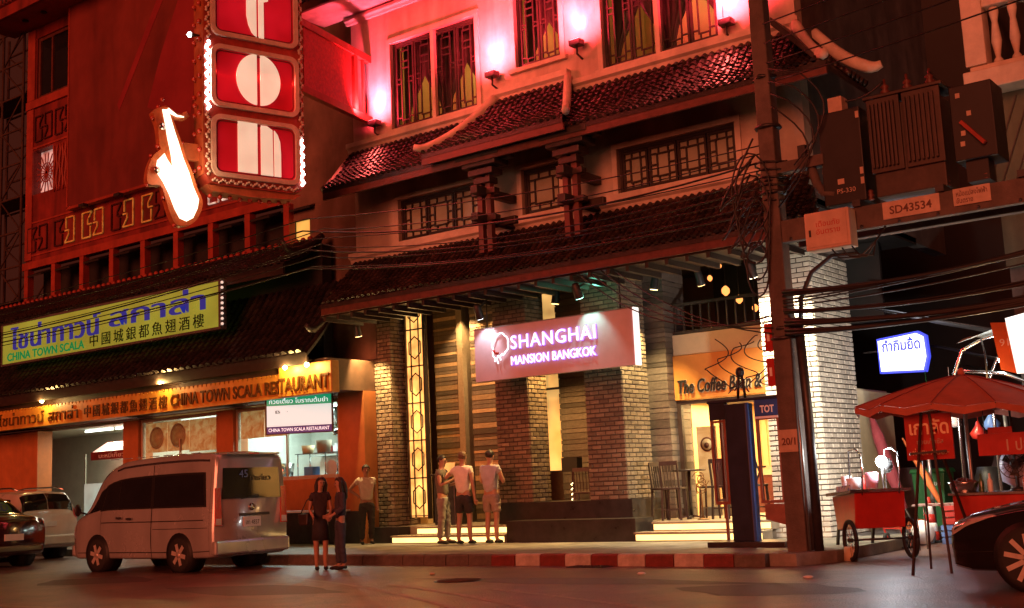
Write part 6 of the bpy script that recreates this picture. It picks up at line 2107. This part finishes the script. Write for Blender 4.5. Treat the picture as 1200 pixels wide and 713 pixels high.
MB().box(-2.345, -2.33, -.12, .12, 2.105, 2.13).build('brake_light', 'red_cart', VAN)
MB().bar((-2.26, .25, 1.29), (-2.28, -.15, 1.35), .014).build('rear_wiper', 'sign_black', VAN)
MB().box(2.16, 2.3, -.8, .8, .28, .52).build('front_bumper', vsil, VAN, .05)
for i in range(7):
    MB().box(-1.6 + i * .42, -1.35 + i * .42, .62, .66, 2.16, 2.175).build('roof_rib', vsil, VAN)

# ---- sedans share one shape
sed_st = [(2.25, .3, .56, .62, .6, .5), (2.2, .24, .64, .72, .72, .6), (2.0, .2, .7, .8, .83, .68), (1.55, .2, .78, .89, .875, .72), (1.02, .19, .86, .98, .88, .73), (.35, .19, .9, 1.3, .885, .64), (-.1, .19, .92, 1.42, .885, .61),
          (-.6, .19, .93, 1.43, .885, .61), (-1.15, .19, .94, 1.3, .885, .61), (-1.6, .2, .93, 1.06, .88, .68), (-2.05, .25, .9, 1.0, .86, .69), (-2.25, .36, .78, .92, .76, .6)]
def sedan(label, loc, rz, paint_m, zs=1.0, lit=False):
    t = thing('parked_car', label, 'car', loc, rz=rz, local=True)
    b = Body([(a, z * zs, c * zs, d * zs, e, f) for a, z, c, d, e, f in sed_st])
    b.shell().build('body', paint_m, t)
    for s_ in (1, -1):
        b.patch([(4.35, 4.15), (5.9, 4.12), (5.95, 4.8), (5.25, 4.75)], .006, (s_,)).build('side_window', 'glass_dark', t)
    for s_ in (1, -1):
        b.patch([(6.05, 4.12), (8.0, 4.12), (7.8, 4.8), (6.08, 4.8)], .006, (s_,)).build('side_window', 'glass_dark', t)
    b.patch([(4.1, 6.98), (5.75, 6.98), (5.6, 5.25), (4.1, 5.1)], .006).build('windscreen', 'glass_dark', t)
    b.patch([(7.6, 6.98), (8.95, 6.98), (8.9, 5.25), (7.75, 5.3)], .006).build('rear_window', 'glass_dark', t)
    for s in (1, -1):
        b.patch([(1.05, 3.5), (2.7, 4.1), (2.5, 4.6), (1.1, 4.3)], .01, (s,)).build('headlight', 'head_lens', t)
        b.patch([(0.35, 1.6), (0.75, 1.6), (0.75, 2.3), (0.4, 2.2)], .008, (s,)).build('fog_lamp', 'head_lens', t)
        b.patch([(9.75, 3.2), (10.75, 3.0), (10.7, 4.2), (9.8, 4.4)], .01, (s,)).build('tail_light', mat('tail_lamp_red', (.5, .02, .015), .2, coat=.8), t)
        b.patch([(5.95, .9), (5.97, .9), (5.97, 4.8), (5.95, 4.8)], .004, (s,)).build('door_gap', 'sign_black', t)
        b.patch([(4.2, .9), (4.22, .9), (4.22, 4.1), (4.2, 4.1)], .004, (s,)).build('door_gap', 'sign_black', t)
        for x in (1.38, -1.32):
            MB().lathe([(.365, 0), (.365, .3)], (x, .59 if s > 0 else -.892, .345), 26, 'y').build('wheel_arch', 'sign_black', t)
            wheel(t, x, s * .81, .335, .2, s, 10, 'alloy', .8)
        MB().ball((.75, s * .98, .98 * zs), .09, 8, (.6, 1, .7)).build('wing_mirror', paint_m, t)
        b.patch([(2.6, 4.55), (4.1, 4.75), (4.1, 4.78), (2.6, 4.58)], .004, (s,)).build('bonnet_gap', 'sign_black', t)
        b.patch([(.2, 2.5), (3.1, 2.5), (3.1, 2.53), (.2, 2.53)], .004, (s,)).build('bumper_gap', 'sign_black', t)
        b.patch([(.3, 1.25), (2.0, 1.3), (2.0, 1.4), (.3, 1.35)], .008, (s,)).build('bumper_trim', 'steel', t)
        b.patch([(1.2, 3.75), (2.1, 4.1), (2.0, 4.35), (1.3, 4.15)], .016, (s,)).build('headlight_lens', 'steel', t)
        b.patch([(3.6, 3.4), (8.6, 3.4), (8.6, 3.44), (3.6, 3.44)], .005, (s,)).build('side_crease', 'steel', t)
    MB().prism([(2.262, -.5, .42), (2.262, .5, .42), (2.25, .46, .56), (2.25, -.46, .56)], (.012, 0, 0)).build('grille', 'sign_black', t)
    MB().box(-2.29, -2.255, -.22, .22, .6, .74).build('number_plate', 'plastic_white', t)
    MB().box(-2.275, -2.05, -.72, .72, .32, .5).build('rear_bumper', paint_m, t, .05)
    return t
M['head_lens'] = mat('headlight_lens', (.62, .58, .55), .08, .3, var=.15, scale=14, coat=1)
sedan('black car with bright alloy wheel at the right edge', (-1.97, 14.0, 0), PI, paint('car_black', (.01, .009, .01), .12, .1))
sedan('dark maroon saloon seen from behind at the left edge', (-27.2, 14.65, 0), PI, paint('car_maroon', (.045, .012, .012), .2, .3), 1.12)

# ---- white estate behind the saloon
SU = thing('estate_car', 'white estate car with roof rails parked between saloon and van', 'car', (-29.75, 17.05, 0), rz=PI, local=True)
su_st = [(2.25, .36, .68, .76, .66, .55), (2.15, .28, .8, .9, .82, .68), (1.7, .26, .9, 1.02, .88, .74), (1.1, .26, .98, 1.14, .89, .75), (.5, .26, 1.02, 1.6, .89, .69), (.1, .26, 1.03, 1.7, .89, .69),
         (-1.2, .26, 1.03, 1.71, .89, .69), (-2.0, .27, 1.02, 1.65, .88, .68), (-2.2, .3, 1.0, 1.45, .86, .7), (-2.27, .4, .95, 1.15, .82, .7)]
sb_ = Body(su_st)
swh = paint('car_white', (.62, .58, .5), .3, .1)
sb_.shell().build('body', swh, SU)
for s_ in (1, -1):
    sb_.patch([(3.5, 4.1), (5.2, 4.1), (5.2, 4.85), (4.3, 4.85)], .006, (s_,)).build('side_window', 'glass_dark', SU)
for s_ in (1, -1):
    sb_.patch([(5.3, 4.1), (6.9, 4.1), (6.7, 4.85), (5.3, 4.85)], .006, (s_,)).build('side_window', 'glass_dark', SU)
sb_.patch([(7.25, 6.98), (8.75, 6.98), (8.7, 5.2), (7.3, 5.3)], .008).build('rear_window', 'glass_dark', SU)
for s in (1, -1):
    sb_.patch([(8.2, 3.6), (8.95, 3.6), (8.9, 5.0), (8.2, 5.0)], .01, (s,)).build('tail_light', 'red_cart', SU)
    MB().tube([(.3, s * .62, 1.74), (-.2, s * .62, 1.79), (-1.6, s * .62, 1.79), (-1.95, s * .62, 1.72)], .022, 8).build('roof_rail', 'steel', SU)
    for x in (1.35, -1.35):
        MB().lathe([(.38, 0), (.38, .3)], (x, .595 if s > 0 else -.895, .34), 24, 'y').build('wheel_arch', 'sign_black', SU)
        wheel(SU, x, s * .81, .33, .2, s, 6)
MB().box(-2.32, -2.1, -.82, .82, .36, .6).build('rear_bumper', swh, SU, .04)
MB().box(-2.3, -2.26, -.22, .22, .82, .94).build('number_plate', 'plastic_white', SU)
# ================================================================== PEOPLE
def skin_mesh(name, verts, edges, material, parent, root=0, sub=2):
    """verts: list of (co, rx, ry)"""
    me = bpy.data.meshes.new('sk')
    me.from_pydata([v[0] for v in verts], edges, [])
    o = bpy.data.objects.new('sk', me)
    C.objects.link(o)
    md = o.modifiers.new('skin', 'SKIN')
    md.use_smooth_shade = True
    for i, v in enumerate(verts):
        sv = me.skin_vertices[0].data[i]
        sv.radius = (v[1], v[2])
        sv.use_root = (i == root)
    sb2 = o.modifiers.new('s', 'SUBSURF')
    sb2.levels = sub
    sb2.render_levels = sub
    out = bpy.data.meshes.new_from_object(o.evaluated_get(bpy.context.evaluated_depsgraph_get()))
    bpy.data.objects.remove(o)
    bpy.data.meshes.remove(me)
    out.name = name
    out.materials.clear()
    out.materials.append(M[material] if isinstance(material, str) else material)
    out.polygons.foreach_set('use_smooth', [True] * len(out.polygons))
    if name in ('shirt', 'trousers', 'shorts'):
        from mathutils import noise
        seed = V3((random.random() * 9, 0, 0))
        nrm = [v.normal.copy() for v in out.vertices]
        for v, q in zip(out.vertices, nrm):
            c = v.co
            f = noise.noise(V3((c.x * 9, c.y * 9, c.z * 20 + c.x * 14)) + seed) * .013 + noise.noise(V3((c.x * 22, c.y * 22, c.z * 34)) - seed) * .006
            v.co = c + q * f
    p = bpy.data.objects.new(name, out)
    C.objects.link(p)
    p.parent = parent
    return p

def person(label, loc, face, ht, top, bottom, arms, skin='skin', hair='hair', legs=((.1, .0), (-.1, .0)), shorts=True, long_hair=False, slim=1.0, skirt=False, shoes='rubber', head_turn=(0, 0), lean=0, sleeves=.45, group=None):
    """built facing -y in metres at 1.75 m, scaled to ht; arms = ((elbow, wrist) left, right) as offsets; face = heading of the gaze in radians"""
    s = ht / 1.75
    t = thing('person', label, 'person', loc, group, rz=face + PI / 2, local=True)
    t.scale = (s, s, s)
    L = lambda p: (p[0], p[1] + lean * max(0, p[2] - .95), p[2])
    hx, hy = head_turn
    w = slim
    v, e = [], []
    def a(p, rx, ry=None, frm=None):
        v.append((L(p), rx, ry if ry else rx))
        if frm is not None:
            e.append((frm, len(v) - 1))
        return len(v) - 1
    pel = a((0, 0, .96), .122 * w, .095 * w)
    sp = a((0, .005, 1.12), .108 * w, .085 * w, pel)
    ch = a((0, .01, 1.32), .124 * w, .094 * w, sp)
    nb = a((0, .015, 1.46), .075, .07, ch)
    nk = a((0, .005, 1.52), .052, .052, nb)
    jw = a((hx * .3, -.01 + hy * .3, 1.585), .066, .075, nk)
    sk = a((hx * .5, .0 + hy * .5, 1.66), .088, .104, jw)
    cr = a((hx * .5, .0 + hy * .5, 1.72), .068, .084, sk)
    sh, el, wr = {}, {}, {}
    for side, (eo, wo) in zip((1, -1), arms):
        S0 = (side * .175 * w, .01, 1.42)
        E0 = (S0[0] + eo[0], S0[1] + eo[1], S0[2] + eo[2])
        W0 = (E0[0] + wo[0], E0[1] + wo[1], E0[2] + wo[2])
        sh[side], el[side], wr[side] = S0, E0, W0
        i0 = a(S0, .058 * w, .058 * w, ch)
        im = a(tuple((p + q) / 2 for p, q in zip(S0, E0)), .046 * w, .046 * w, i0)
        i1 = a(E0, .039 * w, .039 * w, im)
        i2 = a(W0, .027, .03, i1)
        d = (V3(W0) - V3(E0)).normalized()
        PALM = V3(W0) + d * .06
        i3 = a(tuple(PALM), .034, .018, i2)
        sd = d.cross(V3((0, 1, 0)) if abs(d.y) < .8 else V3((1, 0, 0))).normalized()
        nrm = d.cross(sd)
        for k, (o_, ln) in enumerate(((-.027, .062), (-.009, .075), (.009, .07), (.026, .055))):
            b0 = PALM + sd * o_ + d * .03
            b1 = b0 + d * ln * .55 + nrm * .008
            b2 = b1 + d * ln * .4 + nrm * .022
            j0 = a(tuple(b1), .0088, .0088, i3)
            a(tuple(b2), .0075, .0075, j0)
        th = a(tuple(PALM + sd * -.045 + d * .0), .0105, .0105, i3)
        a(tuple(PALM + sd * -.058 + d * .035), .009, .009, th)
    hips, knees, ank = {}, {}, {}
    for side, (fx, fy) in zip((1, -1), legs):
        Hp = (side * .085, 0, .9)
        A0 = (fx, fy + .02, .085)
        K0 = ((Hp[0] + A0[0]) / 2 + side * .005, (Hp[1] + A0[1]) / 2 - .025, .49)
        hips[side], knees[side], ank[side] = Hp, K0, A0
        i0 = a(Hp, .088 * w, .092 * w, pel)
        im = a(tuple((p + q) / 2 for p, q in zip(Hp, K0)), .075 * w, .078 * w, i0)
        i1 = a(K0, .054, .056, im)
        ic = a((K0[0] * .6 + A0[0] * .4, K0[1] * .6 + A0[1] * .4 + .018, .335), .05, .054, i1)
        i2 = a(A0, .034, .038, ic)
        i3 = a((A0[0] * 1.02, A0[1] - .07, .05), .036, .03, i2)
        a((A0[0] * 1.06, A0[1] - .15, .035), .032, .024, i3)
    skin_mesh('body', v, e, skin, t)
    # face
    c = V3(L((hx * .5, hy * .5, 1.66)))
    fdir = V3((hx, hy - .2, 0)).normalized()
    sd = V3((-fdir.y, fdir.x, 0))
    m = MB()
    for k in (-1, 1):
        m.ball(c + fdir * .086 + sd * .03 * k + V3((0, 0, -.012)), .011, 8)
    m.build('eyes', 'sign_black', t)
    MB().tube([c + fdir * .088 + V3((0, 0, -.01)), c + fdir * .108 + V3((0, 0, -.045)), c + fdir * .09 + V3((0, 0, -.055))], [.009, .014, .008], 7).build('nose', skin, t)
    MB().tube([c + fdir * .084 + sd * k * .022 + V3((0, 0, -.078)) for k in (-1, 0, 1)], .007, 6).build('mouth', 'ink', t)
    for k in (-1, 1):
        MB().ball(c + sd * .082 * k + V3((0, 0, -.02)) - fdir * .005, .026, 8, (.5, .5, 1.2)).build('ear', skin, t)
    # hair cap: shell over crown and back of the head
    vs, fs = [], []
    n1, n2 = 9, 18
    for i in range(n1 + 1):
        for j in range(n2):
            an = 2 * PI * j / n2
            dr = fdir * math.cos(an) + sd * math.sin(an)
            front = math.cos(an)
            lim = .58 + .62 * (1 - max(-.4, front)) / 1.4
            th_ = lim * PI * .62 * i / n1
            rr = .09 + .005 * math.sin(j * 5.1 + i * 2.3)
            vs.append(c + V3((0, 0, .018)) + dr * math.sin(th_) * rr * (1.0 if abs(front) < .5 else 1.07) + V3((0, 0, math.cos(th_) * .094)))
    for i in range(n1):
        for j in range(n2):
            fs.append((i * n2 + j, i * n2 + (j + 1) % n2, (i + 1) * n2 + (j + 1) % n2, (i + 1) * n2 + j))
    hm = MB().add(vs, fs, True)
    if long_hair:
        bk_ = -fdir
        hm.tube([c + V3((0, 0, .06)) + bk_ * .03, c + bk_ * .075 + V3((0, 0, -.03)), c + bk_ * .1 + V3((0, 0, -.16)), c + bk_ * .1 + V3((0, 0, -.3)), c + bk_ * .09 + V3((0, 0, -.4))], [.07, .098, .1, .085, .03], 10, True, .6)
        for k in (-1, 1):
            hm.tube([c + sd * .07 * k + V3((0, 0, .05)), c + sd * .092 * k + V3((0, 0, -.06)), c + sd * .085 * k + bk_ * .03 + V3((0, 0, -.2)), c + sd * .07 * k + bk_ * .05 + V3((0, 0, -.32))], [.03, .042, .04, .015], 8)
    hm.build('hair', hair, t)
    # shirt
    v2, e2 = [], []
    def b(p, rx, ry=None, frm=None):
        v2.append((L(p), rx, ry if ry else rx))
        if frm is not None:
            e2.append((frm, len(v2) - 1))
        return len(v2) - 1
    q0 = b((0, 0, .93), .162 * w, .132 * w)
    q1 = b((0, .005, 1.1), .148 * w, .12 * w, q0)
    q2 = b((0, .01, 1.31), .162 * w, .128 * w, q1)
    q3 = b((0, .015, 1.45), .09 * w, .085 * w, q2)
    for side in (1, -1):
        S0, E0 = sh[side], el[side]
        i0 = b((S0[0], S0[1], S0[2]), .072 * w, .072 * w, q2)
        b(tuple(p + (q - p) * sleeves for p, q in zip(S0, E0)), .067 * w, .067 * w, i0)
        if sleeves > .9:
            W0 = wr[side]
            b(tuple(p + (q - p) * .85 for p, q in zip(E0, W0)), .045, .045, len(v2) - 1)
    skin_mesh('shirt', v2, e2, top, t, sub=3)
    # trousers, shorts or skirt
    if skirt:
        m = MB()
        pr = [(.135, 1.02), (.16, .93), (.19, .75), (.205, .56), (.2, .56)]
        m.lathe([(r * w, z) for r, z in pr], (0, 0, 0), 20)
        m.v = [(x + .012 * math.sin(5 * math.atan2(y, x)) * max(0, 1 - z), y * .82, z) for x, y, z in m.v]
        m.build('skirt', bottom, t)
    else:
        v3, e3 = [], []
        def d3(p, rx, ry=None, frm=None):
            v3.append((p, rx, ry if ry else rx))
            if frm is not None:
                e3.append((frm, len(v3) - 1))
            return len(v3) - 1
        q0 = d3((0, 0, .97), .152 * w, .12 * w)
        q1 = d3((0, 0, .9), .15 * w, .12 * w, q0)
        for side in (1, -1):
            Hp, K0, A0 = hips[side], knees[side], ank[side]
            i0 = d3((Hp[0] * 1.05, Hp[1], .8), .105 * w, .11 * w, q1)
            if shorts:
                d3((K0[0], K0[1], .56), .095 * w, .095 * w, i0)
            else:
                i1 = d3(K0, .078 * w, .08 * w, i0)
                d3((A0[0], A0[1], .1), .062, .068, i1)
        skin_mesh('shorts' if shorts else 'trousers', v3, e3, bottom, t, sub=3)
    for side in (1, -1):
        A0 = ank[side]
        MB().tube([(A0[0], A0[1] + .045, .04), (A0[0] * 1.02, A0[1] - .05, .042), (A0[0] * 1.06, A0[1] - .14, .034), (A0[0] * 1.06, A0[1] - .19, .026)], [.034, .045, .043, .02], 8, True, .8).build('shoe', shoes, t)
    return t

def cloth(name, col, var=.12):
    return mat(name, col, .85, var=var, scale=7, bump=.4, bscale=14)
HANG = ((.05, .02, -.29), (.01, -.04, -.25))
HANGR = ((-.05, .02, -.29), (-.01, -.04, -.25))
CROSS = ((.08, -.06, -.27), (-.14, -.2, .05))
CROSSR = ((-.08, -.06, -.27), (.14, -.2, .02))
# heading: gaze direction angle in the street plan; -y = towards the road
person('man in white T-shirt and black shorts, back turned, arm on the man at left', (-15.72, 19.05, .176), rad(100), 1.86, cloth('tshirt_white', (.72, .68, .62)), cloth('shorts_black', (.03, .028, .03)), (((.2, .0, -.16), (.1, -.2, .06)), HANGR), hair='hair_brown', legs=((.12, .02), (-.11, -.03)), group='men at the lit steps')
person('man in grey T-shirt and jeans facing the white shirted man at the steps', (-16.42, 19.22, .176), rad(20), 1.82, cloth('tshirt_grey', (.16, .145, .12)), cloth('jeans_pale', (.26, .25, .24)), (CROSS, ((-.06, -.05, -.27), (.1, -.2, .1))), legs=((.1, -.05), (-.1, .04)), shorts=False, group='men at the lit steps')
person('man in pale blue T-shirt and grey shorts, back turned, right of the three', (-15.2, 19.3, .176), rad(95), 1.86, cloth('tshirt_pale', (.42, .43, .48)), cloth('shorts_grey', (.3, .24, .2)), (CROSS, CROSSR), legs=((.1, .0), (-.12, .03)), group='men at the lit steps')
person('man in white shirt and dark trousers, hand on hip, by the left pier', (-18.75, 19.35, .176), rad(-35), 1.72, cloth('shirt_cream', (.5, .45, .36)), cloth('trousers_dark', (.035, .03, .028)), (HANG, ((-.2, .08, -.2), (.16, -.06, -.12))), skin='skin_dark', legs=((.1, 0), (-.12, .02)), shorts=False)
person('woman in black dress with long dark hair standing on the road, left of two', (-15.62, 14.95, 0), rad(-40), 1.6, cloth('dress_black', (.03, .022, .028)), cloth('skirt_black', (.022, .02, .025)), (((.06, -.02, -.27), (-.05, -.16, -.15)), ((-.05, .0, -.28), (.04, -.18, -.1))), skin='skin', legs=((.08, -.03), (-.08, .03)), skirt=True, long_hair=True, slim=.86, head_turn=(.05, 0), group='two women on the road')
person('woman in dark jacket and jeans standing on the road, right of two', (-15.28, 15.1, 0), rad(-120), 1.58, cloth('jacket_dark', (.05, .04, .06)), cloth('jeans_dark', (.04, .045, .07)), (((.06, -.02, -.27), (-.02, -.18, -.1)), ((-.06, .0, -.28), (.06, -.18, -.08))), skin='skin', legs=((.09, .02), (-.07, -.04)), shorts=False, long_hair=True, slim=.88, sleeves=1, group='two women on the road')

hbag = thing('shoulder_bag', 'small dark shoulder bag hanging beside the left woman on the road', 'bag', (-15.82, 14.78, .78))
MB().prism([(-15.93, 14.72, .78), (-15.72, 14.72, .78), (-15.70, 14.72, .98), (-15.95, 14.72, .98)], (0, .09, 0)).build('pouch', 'wood', hbag, .02)
MB().tube([(-15.93, 14.77, .97), (-15.86, 14.85, 1.2), (-15.74, 14.93, 1.33), (-15.68, 14.86, 1.2), (-15.72, 14.77, .97)], .01, 6).build('strap', 'wood', hbag)

# ================================================================== PHONE BOOTH
PB = thing('phone_booth', 'open phone booth with navy back pillar and glass wings beside the pole', 'phone booth', (-8.85, 17.85, .176))
MB().box(-9.45, -8.1, 17.6, 18.35, .176, .26).build('base', 'black_stone', PB, .01)
MB().box(-9.08, -8.7, 17.8, 17.95, .26, 2.47).build('pillar', 'navy_panel', PB, .01)
MB().box(-8.698, -8.655, 17.79, 17.96, .26, 2.47).build('edge_strip', 'booth_blue', PB)
for a, b, hd in ((-9.38, -9.1, False), (-8.56, -8.15, True)):
    wg = MB().box(a, a + .04, 17.84, 17.9, .85, 2.5).box(b - .04, b, 17.84, 17.9, .85, 2.5).box(a + .04, b - .04, 17.84, 17.9, .85, .9).box(a + .04, b - .04, 17.84, 17.9, 2.18, 2.22).build('glass_wing', 'booth_brown', PB)
    MB().box(a + .04, b - .04, 17.865, 17.875, .9, 2.18).build('pane', 'booth_glass', wg)
    hb = MB().box(a + .005, b + .02, 17.82, 17.92, 2.23, 2.5).build('header', 'booth_blue' if hd else 'navy_panel', wg)
    if hd:
        text('TOT', 'white_paint', 'lettering', PB, (-8.45, 17.815, 2.29), .24, .12, depth=.004, bold=.03)
        MB().box(a, b, 17.815, 17.83, 2.2, 2.235).build('header_strip', 'white_paint', wg)
for x in (-9.4, -8.14):
    MB().box(x, x + .04, 18.2, 18.25, .26, 2.5).build('post', 'booth_brown', PB)
    MB().box(x + .01, x + .03, 17.9, 18.2, .9, .94).box(x + .01, x + .03, 17.9, 18.2, 2.42, 2.48).build('side_rail', 'booth_brown', PB)
    MB().box(x + .015, x + .025, 17.9, 18.2, .94, 2.42).build('side_pane', 'booth_glass', PB)
MB().box(-9.4, -8.1, 17.8, 18.3, 2.501, 2.55).build('roof', 'navy_panel', PB, .01)
MB().prism([(-8.5, 17.83, .6), (-8.12, 17.83, .5), (-8.14, 17.83, .84), (-8.5, 17.83, .84)], (0, .03, 0)).build('kick_board', 'booth_brown', PB)
MB().box(-8.95, -8.72, 17.96, 18.1, 1.3, 1.75).build('telephone', 'booth_blue', PB, .02)
MB().tube([(-8.75, 18.1, 1.6), (-8.7, 18.14, 1.35), (-8.8, 18.16, 1.1), (-8.9, 18.1, 1.3)], .012, 6).build('handset_cord', 'cable', PB)
MB().bar((-8.93, 18.13, 1.4), (-8.93, 18.13, 1.66), .05).build('handset', 'sign_black', PB)
cl = thing('cable_clamp', 'black forked cable clamp standing on the phone booth roof', 'clamp', (-8.8, 17.9, 2.55))
for s in (-.05, .05):
    MB().tube([(-8.8 + s * 1.3, 17.9, 2.55), (-8.8 + s, 17.9, 2.75), (-8.8 + s * .5, 17.9, 2.95)], .024, 8).build('prong', 'cable', cl)
MB().lathe([(.05, 0), (.075, .08), (.06, .14), (.02, .17)], (-8.8, 17.9, 2.9), 10).build('cap', 'cable', cl)

# ================================================================== PORCH FURNITURE
def chair_at(label, x, y, rz, h=.62, group='dark wooden chairs on the coffee house porch'):
    t = thing('bar_chair', label, 'chair', (x, y, .52), group, rz, True)
    MB().box(-.2, .2, -.2, .2, h - .04, h).build('seat', 'wood', t, .01)
    for sx in (-.17, .17):
        for sy in (-.17, .17):
            top = 1.1 + .02 if sy > 0 else h - .04
            MB().bar((sx * 1.1, sy * 1.15, 0), (sx, sy, h - .04), .035).build('leg', 'wood', t)
            if sy > 0:
                MB().bar((sx, sy, h), (sx, sy + .05, h + .46), .032).build('back_post', 'wood', t)
    MB().bar((-.18, .22, h + .46), (.18, .22, h + .46), .03, .08).build('top_rail', 'wood', t)
    for k in range(4):
        MB().bar((-.1 + k * .067, .17, h), (-.1 + k * .067, .22, h + .43), .022, .012).build('back_slat', 'wood', t)
    for z in (.2,):
        for sy in (-.18, .18):
            MB().bar((-.18, sy, z), (.18, sy, z), .022).build('stretcher', 'wood', t)
    return t
def table_at(label, x, y, h=.95):
    t = thing('porch_table', label, 'table', (x, y, .52), 'dark tables on the porch', 0, True)
    MB().lathe([(.32, h - .035), (.34, h - .02), (.34, h)], (0, 0, 0), 20).build('top', 'wood', t)
    MB().cyl((0, 0, .04), (0, 0, h - .035), .035, 10).build('column', 'dark_metal', t)
    for k in range(4):
        an = k * PI / 2 + .4
        MB().bar((0, 0, .06), (.26 * math.cos(an), .26 * math.sin(an), .02), .05, .03).build('foot', 'dark_metal', t)
    return t
chair_at('dark slat back chair leftmost on the coffee house porch', -12.0, 20.75, rad(80))
table_at('dark round table between the chairs at the coffee house', -11.55, 20.95)
chair_at('dark slat back chair in front of the porch table', -11.6, 20.4, rad(190))
chair_at('dark slat back chair right of the porch table', -11.05, 20.9, rad(-80))
chair_at('dark slat back chair nearest the phone booth', -10.6, 20.6, rad(170))
table_at('dark round table half behind the phone booth', -10.2, 20.8)
chair_at('dark slat back chair behind the phone booth glass', -9.95, 20.45, rad(150))
# ornate iron chair back seen between the chairs
ir = thing('iron_screen', 'curly ironwork stand among the porch chairs', 'ironwork', (-11.0, 20.45, .52))
for k in range(6):
    an0 = k * 1.05
    pts = [(-11.0 + (.05 + .012 * q) * math.cos(an0 + q * .55) + .05 * math.cos(an0), 20.4, 1.2 + .1 * math.sin(an0 * 2) + (.05 + .012 * q) * math.sin(an0 + q * .55)) for q in range(10)]
    MB().tube(pts, .009, 5).build('scroll', 'gold_brown', ir)
MB().cyl((-11.0, 20.4, .52), (-11.0, 20.4, 1.05), .014, 8).build('stem', 'gold_brown', ir)
MB().lathe([(.12, 0), (.1, .02), (.02, .03)], (-11.0, 20.4, .521), 12).build('foot', 'gold_brown', ir)

# things in the lobby bay between the second and third pier
chair_at('dark chair in the shadow between the middle piers', -14.3, 21.35, rad(200), .6, 'dark chairs between the piers')
chair_at('dark chair farther back between the middle piers', -13.9, 21.6, rad(160), .6, 'dark chairs between the piers')
sl = thing('string_light_stand', 'thin stand wound with tiny warm lights between the middle piers', 'light stand', (-14.55, 21.3, .52))
MB().cyl((-14.55, 21.3, .52), (-14.55, 21.3, 1.55), .016, 8).build('pole', 'dark_metal', sl)
m = MB()
for k in range(34):
    m.ball((-14.55 + .035 * math.cos(k * 1.3), 21.3 + .035 * math.sin(k * 1.3), .58 + k * .022), .011, 5)
m.build('fairy_lights', emit('fairy_lights', (1, .75, .35), 8), sl)['kind'] = 'stuff'
MB().box(-14.75, -14.35, 21.2, 21.4, 1.55, 1.85).build('menu_tray', 'dark', sl)
hs = thing('reception_stand', 'dark wooden reception stand with a card beside the glowing lattice panel', 'stand', (-17.35, 20.6, .52))
MB().prism([(-17.65, 20.35, .52), (-17.05, 20.35, .52), (-17.05, 20.35, 1.5), (-17.65, 20.35, 1.6)], (0, .45, 0)).build('body', 'black_stone', hs, .015)
MB().box(-17.7, -17.0, 20.3, 20.85, 1.6, 1.64).build('top', 'wood', hs, .01)
cd = MB().prism([(-17.5, 20.5, 1.64), (-17.2, 20.5, 1.64), (-17.2, 20.6, 1.88), (-17.5, 20.6, 1.88)], (0, .01, 0)).build('card', 'cream', hs)
